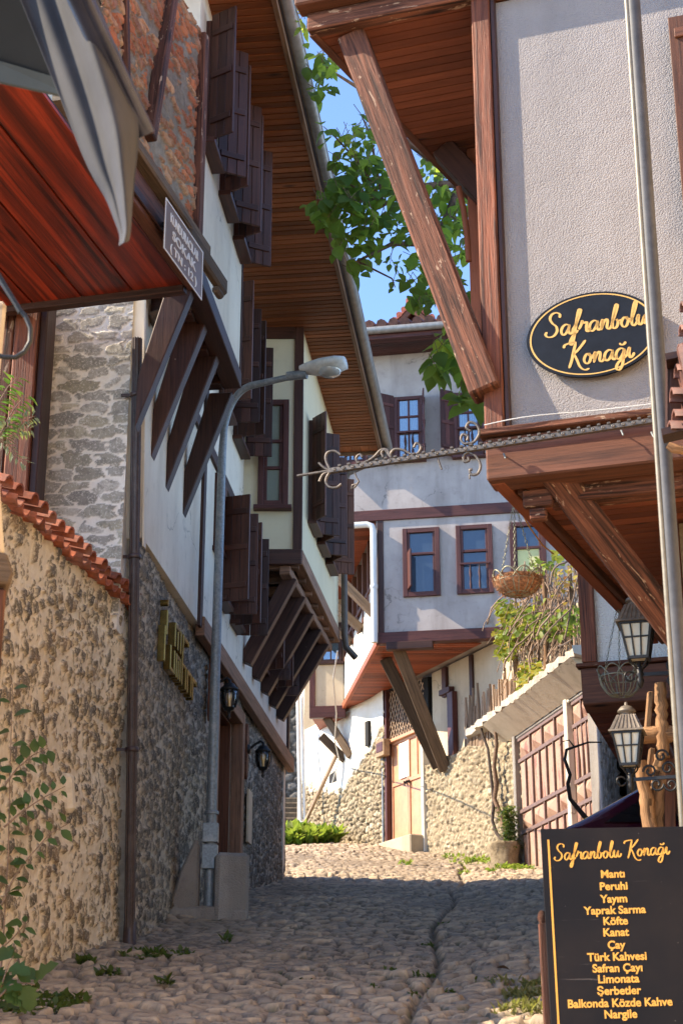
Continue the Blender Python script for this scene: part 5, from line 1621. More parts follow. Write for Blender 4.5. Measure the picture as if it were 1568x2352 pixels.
for s_ in (.0, bwid):
    lg_ = MB()
    lg_.beam(MP(s_ - .012, zt - .38, -.03), MP(s_ - .012, zt - 1.25, -.05), .03, .03, None, .3)
    lg_.lathe(MP(s_ - .012, zt - .38, -.03), [(.012, 0), (.02, .02), (.016, .04), (.008, .05)], 10)
    obj('stand', lg_, M['wood_beam'], mbd, .003)
# ------------------------------------------------------------------ YARD WALL BY THE BACK HOUSE (door wall W), garage wall (G)
W = Frame(2.7, 24.6, .4066, -.9136)                     # s towards the camera, n towards the street
gw = lambda s: gz(W.o.x + W.d.x * s, W.o.y + W.d.y * s) - .12
dj0, dj1 = W.hit(893, 1800, 0)[0], W.hit(972, 1800, 0)[0]     # door jambs
dzt = W.hit(930, 1692, 0)[1]; dzb = W.hit(932, 1925, .1)[1]
kh = thing('back_house', 'pale plastered house across the top of the lane with a small roof gable', 'house', (1, 28, 4))
yw = thing('rubble_wall', 'sunlit rubble wall right of the salmon metal door', 'wall', W.P(-.8, 0, 3.2))
relief_wall('stone_face', W, dj1 + .10, .12, gw, lambda s: 5.22 + .03 * np.sin(s * 7), .016, .13, .10, .036, 61, M['stone_yard'], yw, 0, (.04, .34), .40, jit=1.0, wav=.10, rough=.020, smear=.18)
obj('wall_core', MB().box(W, dj1 + .08, .10, -.35, -.05, 3.0, 5.2), M['stone_yard'], yw)
def plas(s, z, nz):
    # ragged foot of the whitewash
    line = np.interp(s, [-9, -6.6, -5.4, -4.6], [6.1, 5.55, 6.15, 6.55]) - .25
    return sstep(-.05, .05, z - line + (nz - .5) * .5)
WL = -8.6
relief_wall('wall', W, WL, dj0 - .06, gw, 6.86, .017, .14, .10, .055, 67, M['stone_lit'], kh, 0, (.05, .26), .15, jit=1.0, plaster=plas, wav=.10, rough=.020)
obj('wall_core', MB().box(W, WL + .02, dj0 - .05, -.4, -.06, 3.6, 6.84), M['plaster_side'], kh)
obj('wall', MB().box(W, dj1 + .08, 1.9, -.5, -.16, 5.15, 6.84), M['plaster_ochre'], kh)
obj('wall', MB().box(W, WL - .3, WL + .02, -3, -.03, 4.0, 9.0), M['plaster_side'], kh)
for x0, x1, y0, y1 in ((756, 772, 1745, 1800), (838, 845, 1655, 1715)):
    sl_ = MB(); a = W.hit(x0, y1, .06); b = W.hit(x1, y0, .06)
    sl_.box(W, a[0], b[0], .0, .065, a[1], b[1])
    obj('slit_window', sl_, M['dark'], kh)
# the double door
dt = thing('metal_door', 'faded salmon double metal door with a white paper stuck on it under a lattice', 'door', W.P((dj0 + dj1) / 2, 0, dzb))
dm_ = (dj0 + dj1) / 2
jm_ = MB(); jm_.box(W, dj0 - .085, dj0, -.2, .05, dzb - .1, 6.84, 'z')
obj('jamb', jm_, M['wood_red_dark'], dt, .005)
obj('jamb', MB().box(W, dj1, dj1 + .09, -.2, .05, dzb - .3, dzt + .1, 'z'), M['plaster_side'], dt, .005)
obj('conduit', MB().tube([W.P(dj0 - .13, .06, dzb), W.P(dj0 - .13, .06, 6.0)], .022, 8), M['galv'], dt)
H_ = dzt - dzb
for (a, b) in ((dj0 + .005, dm_ - .006), (dm_ + .006, dj1 - .005)):
    lf = MB(); lf.box(W, a, b, -.10, -.07, dzb, dzt)
    lo_ = obj('door_leaf', lf, M['door_metal'], dt)
    f2 = MB()
    zm = dzb + H_ * .58
    for (c, d, e, g) in ((a, a + .05, dzb, dzt), (b - .05, b, dzb, dzt), (a + .05, b - .05, dzt - .05, dzt), (a + .05, b - .05, dzb, dzb + .06), (a + .05, b - .05, zm - .035, zm + .035)):
        f2.box(W, c, d, -.07, -.045, e, g)
    if b > dm_ + .1: f2.box(W, (a + b) / 2 - .015, (a + b) / 2 + .015, -.07, -.05, zm + .035, dzt - .05)
    obj('frame', f2, M['door_metal'], lo_, .004)
hd2 = MB()
for s_ in (dm_ - .05, dm_ + .05):
    hd2.lathe(W.P(s_, -.045, dzb + H_ * .56), [(.03, 0), (.03, .02), (.012, .03), (.02, .06), (.0, .07)], 10, axis=W.nrm.to_3d())
    hd2.beam(W.P(s_, .0, dzb + H_ * .56), W.P(s_ + .03, .01, dzb + H_ * .52), .018, .018)
obj('handle', hd2, M['black_iron'], dt)
a, b = W.hit(916, 1790, -.04), W.hit(937, 1694, -.04)
obj('paper', MB().box(W, a[0], b[0], -.044, -.041, a[1], b[1] - .05), M['paper'], dt)
la = MB(); z0_, z1_ = dzt + .06, 6.80
obj('transom_bar', MB().box(W, dj0, dj1, -.08, .02, dzt, dzt + .06), M['door_metal'], dt, .004)
wd = dj1 - dj0
for k in range(-9, 17):
    for sg_ in (1, -1):
        s0_ = dj0 + k * .11
        pts = []
        for t_ in np.linspace(0, 1, 2):
            pts.append((s0_ + sg_ * t_ * (z1_ - z0_) * .62, z0_ + t_ * (z1_ - z0_)))
        (xa, za), (xb, zb3) = pts
        lo2, hi2 = dj0, dj1
        def clip(x): return za + (x - xa) / (xb - xa) * (zb3 - za)
        if xa == xb: continue
        xs = sorted((xa, xb)); l_, r_ = max(xs[0], lo2), min(xs[1], hi2)
        if r_ - l_ < .02: continue
        la.beam(W.P(l_, -.03 + .006 * sg_, clip(l_)), W.P(r_, -.03 + .006 * sg_, clip(r_)), .012, .012, W.nrm.to_3d(), .6)
obj('lattice', la, M['wood_pale'], dt)
obj('lattice_back', MB().box(W, dj0, dj1, -.3, -.12, z0_, z1_), M['dark'], dt)
st = MB(); a = W.hit(872, 1940, .35); b = W.hit(972, 1950, .35)
st.prism([(dj0 - .10, dzb - .5), (dj1 + .06, dzb - .5), (dj1 + .06, dzb - .01), (dj0 - .10, dzb - .01)], W, -.1, .30)
one('doorstep', st, M['curb'], 'worn stone step below the salmon metal door', 'step', None, .02)
mb_ = MB(); a, b = W.hit(869, 1742, .1), W.hit(887, 1696, .1)
mb_.box(W, a[0], b[0], .03, .16, a[1], b[1])
mo_ = thing('meter_box', 'small rusty meter box on the white wall left of the salmon metal door', 'meter box', W.P(a[0], .1, a[1]))
obj('case', mb_, M['meter'], mo_, .01); obj('cover', MB().box(W, a[0] + .04, b[0] - .03, .161, .17, a[1] + .08, b[1] - .05), M['wood_red_dark'], mo_, .004)

# timbers of the shaded porch behind the rubble wall
for x, y0, y1, wdt, pr, m_ in ((1016, 1480, 1602, .15, .06, 'wood_red_dark'), (1036, 1590, 1740, .20, .10, 'wood_red_dark'), (1075, 1460, 1600, .11, .04, 'wood_dark'), (968, 1490, 1580, .10, .03, 'wood_red_dark')):
    a = W.hit(x, y0, -.1); b = W.hit(x, y1, -.1)
    obj('post', MB().box(W, a[0] - wdt / 2, a[0] + wdt / 2, -.158, -.158 + pr, max(b[1], 5.1), min(a[1], 6.82), 'z', random.random()), M[m_], kh, .006)
a = W.hit(1030, 1592, -.1)
obj('post_step', MB().box(W, a[0] - .28, a[0] + .1, -.158, -.05, a[1], a[1] + .10), M['wood_red_dark'], kh, .006)

# ------------------------------------------------------------------ BACK HOUSE upper floors
K = Frame(.6, 25.5, .984, -.179)                        # front
KSd = Vector((-.117, .993))                             # runs back along the left side
KS = Frame(.6 + KSd.x * 5.1, 25.5 + KSd.y * 5.1, -KSd.x, -KSd.y)   # s 0 at the back .. 5.1 at the front corner, n to the left
def KP(s, t): 
    p = Vector((.6, 25.5)) + K.d * s + KSd * t
    return (p.x, p.y)
Z1, Z2, Z3 = 6.86, 8.98, 12.0
bod = MB(); bod.slab([KP(0.0, .0), KP(6.5, 0), KP(6.5, 5), KP(0.35, 5), KP(.35, .3), KP(0, .3)], Z1 + .02, Z2)
obj('wall', bod, M['plaster_back'], kh)
obj('side_wall', MB().prism([(-.0, Z1), (4.82, Z1), (4.82, 8.0), (3.6, 8.0), (0, 7.75)], KS, -.2, 0.0), M['plaster_side'], kh)
lo3 = MB()
for s_ in (.4, 1.1, 1.8, 2.5, 3.2, 3.9, 4.5):
    lo3.box(KS, s_, s_ + .12, -.12, .02, 7.7, Z2, 'z', random.random())
lo3.box(KS, 0, 4.8, -.14, .03, 8.0, 8.08)
obj('loggia_posts', lo3, M['wood_brown'], kh, .004)
obj('loggia_back', MB().box(KS, 0, 4.8, -.6, -.35, 7.6, Z2), M['dark'], kh)
obj('wall', MB().box(K, -.02, .02, -.2, .001, Z1, Z2), M['plaster_back'], kh)
# triangular boarded underside
so3 = MB(); t_ = 0
while t_ < 5.0:
    a, b = KP(.01, t_), KP(.01, t_ + .108)
    def wx(y): return 2.7 - .445 * (y - 24.6)
    pa = Vector(a); s1 = 0
    p_end_a, p_end_b = (wx(a[1]) - .02, a[1]), (wx(b[1]) - .02, b[1])
    p_end_a = (max(p_end_a[0], a[0] + .01), a[1]); p_end_b = (max(p_end_b[0], b[0] + .01), b[1])
    so3.hexa([(*a, Z1 - .02), (*p_end_a, Z1 - .02), (*b, Z1 - .02), (*p_end_b, Z1 - .02), (*a, Z1), (*p_end_a, Z1), (*b, Z1), (*p_end_b, Z1)], 0, random.random())
    t_ += .126
obj('jetty_boards', so3, M['wood_orange'], kh)
obj('floor_beam', MB().box(K, -.02, 6.5, -.14, .03, Z1 - .03, Z1 + .16), M['wood_red_dark'], kh, .008)
a, b = KP(-.01, 0), KP(-.01, 5.1)
obj('jetty_edge', MB().beam((*a, Z1 - .0), (*b, Z1 - .0), .06, .12, None, .8), M['wood_orange'], kh, .006)
# upper floor
up = MB(); up.slab([KP(-1.6, .0), KP(6.5, 0), KP(6.5, 5.6), KP(-1.6, 5.6)], Z2 + .12, Z3 + .05)
obj('wall', up, M['plaster_back'], kh)
obj('floor_beam', MB().box(K, -1.62, 6.5, -.10, .035, Z2 - .02, Z2 + .17), M['wood_red_dark'], kh, .008)
s3 = MB(); t_ = .05
while t_ < 5.4:
    a, b, c, d = KP(-1.6, t_), KP(.0, t_), KP(0, t_ + .24), KP(-1.6, t_ + .24)
    s3.hexa([(*a, Z2), (*b, Z2), (*d, Z2), (*c, Z2), (*a, Z2 + .02), (*b, Z2 + .02), (*d, Z2 + .02), (*c, Z2 + .02)], 0, random.random()); t_ += .25
obj('jetty_boards', s3, M['wood_orange'], kh)
for t0, w_ in ((.35, .16), (1.9, .16), (3.3, .14)):
    p0 = Vector((*KP(-.02, t0), Z1 + .55 + .1 * t0)); p1 = Vector((*KP(-1.35, t0 + .1), Z2 - .02))
    obj('strut', MB().beam(p0, p1, w_, .13, (KSd).to_3d(), random.random()), M['wood_grey'], kh, .008)
obj('corner_post', MB().box(K, .0, .10, -.02, .022, Z1 + .16, Z2 - .02, 'z'), M['wood_dark'], kh, .004)
# windows
for x0, x1, gr, pn in ((925, 1010, 0, None), (1048, 1132, 2, None), (1172, 1255, 0, 'blind')):
    a = K.hit(x0, 1300, .03)[0]; b = K.hit(x1, 1300, .03)[0]
    wn = window(kh, K, a, b, 7.60, 8.78, 0, M['wood_red_dark'], .075, .06, (1, 1), splits=(.64,), grille=gr, sill=False)
    if pn:
        obj('blind', MB().box(K, a + .1, b - .1, .009, .012, 7.68, 8.35), M['blind'], wn)
    if x0 == 925:
        cs_ = MB(); f2 = Frame(*(K.P(a + .09, .06, 0).xy), K.d.x * .35 + K.nrm.x, K.d.y * .35 + K.nrm.y)
        cs_.box(f2, 0, .22, -.015, .015, 7.72, 8.36, 'z'); obj('casement', cs_, M['wood_red_dark'], wn, .004)
for x0, x1, y0, y1, lf in ((905, 972, 914, 1046, True), (1042, 1108, 906, 1046, True), (765, 843, 1000, 1062, False)):
    a = K.hit(x0, 980, .03)[0]; b = K.hit(x1, 980, .03)[0]
    wn = window(kh, K, a, b, 10.02, 11.18, 0, M['wood_red_dark'], .06, .06, (2, 1), cur=True, splits=(.42, .70), grille=2, sill=True)
    shutter(wn, K, a, .06, 10.0, 11.2, .26, 38, -1, M['wood_red_dark'])
    shutter(wn, K, b, .06, 10.0, 11.2, .26, 80, 1, M['wood_red_dark'])
# eaves and roof
OV = .70
ev2 = MB()
for i in range(7):
    n0 = .02 + i * .095
    ev2.box(K, -2.3, 7, n0, n0 + .088, Z3, Z3 + .02, 's', random.random() * .6)
obj('eave_boards', ev2, M['wood_red_dark'], kh)
obj('fascia', MB().box(K, -2.3, 7, OV - .03, OV, Z3 - .01, Z3 + .14), M['wood_red_dark'], kh, .005)
ga = MB(); ga.tube([K.P(-2.3, OV + .055, Z3 + .13), K.P(7, OV + .055, Z3 + .13)], .065, 10); obj('gutter', ga, M['gutter'], kh)
RS = .34
rt = MB()
rr_ = lambda s, n: K.P(s, n, Z3 + .20 + (OV - n) * RS)
rt.hexa([rr_(-2.3, OV), rr_(7, OV), rr_(-2.3, -3.2), rr_(7, -3.2)] + [p + Vector((0, 0, .06)) for p in (rr_(-2.3, OV), rr_(7, OV), rr_(-2.3, -3.2), rr_(7, -3.2))], 1)
i = 0; s_ = -2.25
while s_ < 6.9:
    pts = [rr_(s_, n) + Vector((0, 0, .075 + random.uniform(-.012, .012))) for n in (OV + .04, OV - .5, 0, -1.2, -3.1)]
    rt.tube(pts, .085, 8, tint=random.random()); s_ += .205
obj('roof', rt, M['tile_dark'], kh)
g0, g1 = K.hit(868, 752, -.55), K.hit(1040, 742, -.55)
gx, gzp = K.hit(946, 716, -.55)
zb_ = Z3 + .42
gm = MB(); gm.prism([(g0[0] + .1, zb_), (g1[0] - .1, zb_), (gx, gzp - .06)], K, -2.4, -.62); obj('gable_wall', gm, M['wood_red_dark'], kh)
for sgn, e in ((-1, g0[0]), (1, g1[0])):
    gm = MB(); a = K.P(gx, -.5, gzp); b = K.P(e, -.5, zb_); gm.beam(a, b, .12, .10, K.nrm.to_3d(), .6); obj('bargeboard', gm, M['wood_brown'], kh, .006)
    gm = MB(); a0, b0 = K.P(gx, -.42, gzp + .085), K.P(e, -.42, zb_ + .085); a1, b1 = K.P(gx, -2.6, gzp + .085), K.P(e, -2.6, zb_ + .085)
    gm.hexa([a0, b0, a1, b1] + [p + Vector((0, 0, .05)) for p in (a0, b0, a1, b1)], 1)
    for q in range(7):
        f = (q + .5) / 7; gm.tube([a0.lerp(b0, f) + Vector((0, 0, .06)), a1.lerp(b1, f) + Vector((0, 0, .06))], .055, 7, tint=random.random())
    obj('gable_roof', gm, M['tile_ridge'], kh)
gm = MB(); gm.tube([K.P(gx, -.36, gzp + .13), K.P(gx, -2.6, gzp + .13)], .09, 9); obj('ridge_tile', gm, M['tile_ridge'], kh)
# white pipe at the corner
pv = MB(); a = K.P(-1.6, .09, Z2 - .10); b = K.P(-.10, .09, Z2 - .10)
pv.tube([a, K.P(-.16, .09, Z2 - .10), K.P(-.08, .09, Z2 - .13), K.P(-.055, .09, Z2 - .22), K.P(-.05, .085, Z1 - .02)], .055, 12)
pv.lathe(K.P(-.05, .085, 7.75), [(.056, 0), (.064, .01), (.064, .07), (.056, .08)], 12)
obj('rain_pipe', pv, M['pvc'], kh)
# two great struts under the front corner
for (xa, ya, xb, yb, ys) in ((884, 1512, 1006, 1762, 26.1), (912, 1484, 1022, 1768, 25.45)):
    r_ = ray(xa, ya); p1 = Vector((r_[0] * (Z1 - .03) / r_[1], (Z1 - .03) / r_[1], Z1 - .03))
    h = W.hit(xb, yb, .03); p0 = W.P(h[0], .03, h[1])
    obj('strut', MB().beam(p0, p1, .15, .20, K.nrm.to_3d(), random.random()), M['wood_grey'], kh, .012)
r_ = ray(930, 1480); p1 = Vector((r_[0] * (Z1 - .05) / r_[1], (Z1 - .05) / r_[1], Z1 - .05))
obj('corbel', MB().beam(p1 + Vector((-.3, .05, -.03)), p1 + Vector((.45, -.08, -.03)), .14, .13), M['wood_dark'], kh, .01)

# small jettied room further along
J = Frame(-.52, 30.2, .984, -.12)
jb_ = MB(); jb_.box(J, 0, .56, -2.6, 0, Z1, 9.2); obj('side_room_wall', jb_, M['plaster_ochre'], kh)
obj('corner_post', MB().box(J, -.09, .02, -.12, .03, Z1 - .02, 9.0, 'z'), M['wood_red_dark'], kh, .005)
obj('floor_beam', MB().box(J, -.09, .60, -.10, .03, Z1 - .22, Z1 + .005), M['wood_red_dark'], kh, .006)
obj('jetty_boards', MB().slab([tuple(J.P(-.08, .0, 0).xy), tuple(J.P(.6, .0, 0).xy), tuple(J.P(.5, -1.9, 0).xy), tuple(J.P(-.08, -2.2, 0).xy)], Z1 - .17, Z1 - .10), M['wood_orange'], kh)
wn = window(kh, J, .10, .54, 7.72, 8.5, 0, M['wood_dark'], .05, .05, (2, 1), cur=True, sill=True)
for (xa, ya, xb, yb) in ((742, 1636, 806, 1738), (737, 1690, 792, 1745)):
    r_ = ray(xa, ya); p1 = at(xa, ya, 30.35); h = W.hit(xb, yb, .04)
    obj('strut', MB().beam(W.P(h[0], .04, h[1]), p1, .13, .14, None, random.random()), M['wood_grey'], kh, .008)
pipes = MB()
for x, rr in ((690, .04), (700, .03)):
    a, b = at(x - 6, 1600, 31.6), at(x, 1898, 31.2)
    pipes = MB(); pipes.tube([a, b], rr, 10)
    one('rain_pipe', pipes, M['pvc'], ('thicker' if rr > .035 else 'thinner') + ' of two white pipes on the corner of the back house', 'pipe', 'white pipes by the weeds')
el = MB(); p = at(678, 1905, 31.0); el.tube([p + Vector((-.02, 0, -.35)), p, p + Vector((.03, 0, .05)), p + Vector((.08, 0, .08)), p + Vector((.2, .1, .08))], .085, 12)
one('pipe_elbow', el, M['pvc'], 'white plastic pipe elbow rising from the green weeds', 'pipe')
pl_ = MB(); a, b = at(694, 1902, 31.0), W.hit(772, 1735, .2); pl_.beam(a, W.P(b[0], .2, b[1]), .07, .05, None, .5)
one('leaning_plank', pl_, M['wood_pale'], 'long weathered plank leaning against the stone wall above the weeds', 'plank', None, .004)
cc = MB(); p = at(742, 1503, 20.6); cc.tube([p + Vector((-.15, .05, .05)), p], .03, 10); cc.lathe(p + Vector((-.16, .06, .05)), [(.045, 0), (.045, .03)], 10)
cct = thing('security_camera', 'small white security camera under the bay of the left house', 'camera', p)
obj('housing', cc, M['white_paint'], cct); l2 = MB(); l2.lathe(p, [(.026, 0), (.02, .012), (0, .014)], 10, axis=(1, -.3, -.3)); obj('lens', l2, M['dark'], cct)
wv = MB(); wv.tube([at(x, y, Yq) for x, y, Yq in ((775, 1495, 22), (765, 1560, 24), (772, 1640, 27), (768, 1700, 29), (778, 1745, 30.2), (762, 1800, 30.4))], .012, 5)
one('cable', wv, M['pvc'], 'thin pale cable hanging down the corner of the back house', 'cable')

# ------------------------------------------------------------------ far left: stone wall and bushes behind
fw_ = Frame(-3.2, 37.0, 1, -.05)
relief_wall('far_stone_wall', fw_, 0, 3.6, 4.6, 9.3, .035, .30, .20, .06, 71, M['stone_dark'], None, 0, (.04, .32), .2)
o_ = bpy.data.objects['far_stone_wall']; tag(o_, 'dark rubble wall glimpsed beyond the end of the left house', 'wall')
fs_ = MB()
for i in range(6):
    fs_.box(Frame(-2.6, 34.0 + i * .38, 1, 0), 0, 1.9, -.38, .02, 4.4, 5.25 + i * .17)
one('stone_steps', fs_, M['stone_lit'], 'sunlit rough stone steps behind the corner of the left house', 'steps', None, .03)
bl = MB(); rnd = random.Random(9)
for i in range(420):
    an, rr = rnd.random() * 6.28, rnd.random() ** .5
    c = Vector((-1.35 + .55 * rr * math.cos(an), 36.4 + .3 * rr * math.sin(an), 9.2 + .6 * (rnd.random() - .5) - .5 * rr))
    bl.leaf(c, (rnd.uniform(-1, 1), rnd.uniform(-1, .2), rnd.uniform(-.8, .6)), (0, -.3, 1), .14, .08, rnd.random(), .2)
one('ivy', bl, M['grass'], 'bright leafy growth on top of the dark rubble wall', 'ivy')

# ------------------------------------------------------------------ GARAGE
G = Frame(2.68, 24.5, .191, -.982)
gg = lambda s: float(gz(G.o.x + G.d.x * s - .1, G.o.y + G.d.y * s))
ga_ = thing('garage', 'low garage with a faded rose panelled metal door under a flaking concrete slab', 'garage', G.P(1.5, 0, 2.8))
GT = 5.06
gwm = MB()
gwm.box(G, -.02, 3.75, -.3, 0, GT, 5.42); gwm.box(G, 3.3, 3.75, -.3, .02, 1.6, GT - .002); gwm.box(G, -.14, -.02, -.4, .03, 2.6, 5.4)
obj('wall', gwm, M['concrete'], ga_, .01)
sb = MB(); top_ = []
rnd = random.Random(3)
sl = MB(); NN = 46
vsl = []
for i in range(NN + 1):
    s = -1.75 + 5.6 * i / NN
    e = .36 + rnd.uniform(-.05, .03); lo = 5.40 + rnd.uniform(-.03, .03)
    for n, z in ((e, 5.51 + rnd.uniform(-.02, .015)), (e + rnd.uniform(-.02, .01), lo), (e * .6, 5.40 - rnd.uniform(.0, .03)), (-.2, 5.36), (-.2, 5.57)):
        vsl.append(G.P(s, n, z))
sl.add(vsl, [(i * 5 + k, i * 5 + (k + 1) % 5, (i + 1) * 5 + (k + 1) % 5, (i + 1) * 5 + k) for i in range(NN) for k in range(5)] + [tuple(range(5)), tuple(NN * 5 + k for k in reversed(range(5)))], [[(0, 0)] * 4] * (NN * 5) + [[(0, 0)] * 5] * 2)
obj('roof_slab', sl, M['slab'], ga_)
cov = MB()
cov.add([G.P(-.6, .36, 5.395), G.P(3.7, .36, 5.395), G.P(3.7, .02, 5.10), G.P(-.6, .02, 5.10), G.P(3.7, .0, 5.395), G.P(-.6, .0, 5.395)], [(0, 3, 2, 1), (0, 5, 3), (1, 2, 4)], [[(0, 0)] * 4, [(0, 0)] * 3, [(0, 0)] * 3])
obj('cove', cov, M['plaster_ochre'], ga_)
gd = obj('garage_door', MB().box(G, 0, 3.28, -.10, -.06, 2.2, GT), M['garage'], ga_)
zr = [GT - .02, GT - .35, GT - 1.12, GT - 1.44, GT - 2.30, GT - 2.70]
cols_ = [0, .58, 1.17, 1.76, 2.34]
cols2 = [2.54, 2.92, 3.28]
pmb, bmb = MB(), MB()
def pyr(a, b, z0, z1, hgt=.075):
    c = ((a + b) / 2, (z0 + z1) / 2)
    v = [G.P(a, -.055, z0), G.P(b, -.055, z0), G.P(b, -.055, z1), G.P(a, -.055, z1), G.P(c[0], -.055 + hgt, c[1])]
    pmb.add(v, [(0, 1, 4), (1, 2, 4), (2, 3, 4), (3, 0, 4)], [[(0, 0)] * 3] * 4)
def ridge(a, b, z0, z1, hgt=.05):
    c = (a + b) / 2
    v = [G.P(a, -.055, z0), G.P(b, -.055, z0), G.P(b, -.055, z1), G.P(a, -.055, z1), G.P(c, -.055 + hgt, z1 - .06), G.P(c, -.055 + hgt * .3, z0 + .02)]
    pmb.add(v, [(0, 1, 5), (1, 2, 4, 5), (2, 3, 4), (3, 0, 5, 4)], [[(0, 0)] * 3, [(0, 0)] * 4, [(0, 0)] * 3, [(0, 0)] * 4])
for cl_ in (cols_, cols2):
    for r_ in range(4):
        z1_, z0_ = zr[r_] - .03, zr[r_ + 1] + .03
        if r_ in (0, 2):
            for a, b in zip(cl_, cl_[1:]):
                pyr(a + .03, b - .03, z0_, z1_)
                bmb.box(G, b - .016, b + .016, -.055, -.02, z0_, z1_, 'z')
        else:
            n_ = len(cl_) * 3 // 2
            for i in range(n_):
                a = cl_[0] + (cl_[-1] - cl_[0]) * i / n_; b = cl_[0] + (cl_[-1] - cl_[0]) * (i + 1) / n_
                ridge(a + .018, b - .018, z0_, z1_)
                bmb.box(G, b - .012, b + .012, -.055, -.02, z0_, z1_, 'z')
    for z_ in zr:
        bmb.box(G, cl_[0], cl_[-1], -.055, -.018, z_ - .028, z_ + .028)
obj('door_panels', pmb, M['garage'], gd)
obj('door_bars', bmb, M['garage_bar'], gd, .003)
wp = MB(); wp.box(G, 2.37, 2.50, -.06, .04, 2.3, GT + .10, 'z'); wp.box(G, 2.30, 2.56, -.06, .02, GT + .0, GT + .16)
obj('door_post', wp, M['plaster_side'], ga_, .012)

# dark rubble wall running on towards the camera behind the parked car
D = Frame(3.40, 20.85, -.123 * -1 * -1, -.992)
dw = thing('shaded_wall', 'dark rubble wall in shade between the garage and the parked car', 'wall', D.P(3, 0, 2))
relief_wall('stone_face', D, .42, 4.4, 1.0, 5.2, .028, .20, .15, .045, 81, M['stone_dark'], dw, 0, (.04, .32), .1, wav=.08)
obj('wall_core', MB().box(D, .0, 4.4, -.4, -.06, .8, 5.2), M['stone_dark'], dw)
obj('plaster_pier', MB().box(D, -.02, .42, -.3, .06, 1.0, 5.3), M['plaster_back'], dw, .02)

# ------------------------------------------------------------------ wing with the white bay (beyond the right house)
V = Frame(1.85, 12.0, .949, -.314)
vg = thing('white_wing', 'bright white jettied wing with a brown corner post beyond the big strut', 'house', (2.6, 12.5, 1))
vs2 = sd2
def VQ(s, t): p = V.o + V.d * s + Vector((math.sin(R(15.5)), math.cos(R(15.5)))) * t; return (p.x, p.y)
m_ = MB(); m_.slab([VQ(.02, .02), VQ(2.0, .02), VQ(2.0, 3), VQ(.02, 3)], 3.05, 4.75); obj('wall', m_, M['stucco_brightened'], vg)  # wall colour raised in place of direct sun
obj('corner_post', MB().box(V, -.005, .105, -.10, .045, 3.06, 4.75, 'z'), M['wood_post'], vg, .006)
obj('base_trim', MB().box(V, -.05, 2.0, -.04, .07, 3.02, 3.05), M['wood_beam'], vg, .005)
m_ = MB(); m_.hexa([V.P(-.02, -.14, 2.70), V.P(2, -.14, 2.70), V.P(-.02, .01, 2.74), V.P(2, .01, 2.74), V.P(-.02, -.14, 3.015), V.P(2, -.14, 3.015), V.P(-.02, .04, 3.015), V.P(2, .04, 3.015)], 0)
obj('base_beam', m_, M['wood_brown'], vg, .008)
m_ = MB(); t_ = .14
while t_ < 2.2:
    a, b, c, d = VQ(0, t_), VQ(1.6, t_), VQ(1.6, t_ + .10), VQ(0, t_ + .10)
    m_.hexa([(*a, 2.71), (*b, 2.71), (*d, 2.71), (*c, 2.71), (*a, 2.73), (*b, 2.73), (*d, 2.73), (*c, 2.73)], 0, random.random()); t_ += .108
obj('jetty_boards', m_, M['wood_soffit'], vg)
p1 = Vector((*VQ(.42, .2), 2.70)); p0 = Vector((*VQ(.75, 1.2), 1.75))
obj('strut', MB().beam(p0, p1, .16, .16, V.nrm.to_3d(), .4), M['wood_brown'], vg, .01)
m_ = MB(); m_.slab([VQ(.35, 4.2), VQ(2.2, 4.2), VQ(2.2, 4.6), VQ(.35, 4.6)], .4, 4.0); obj('lower_wall', m_, M['stone_dark'], vg)

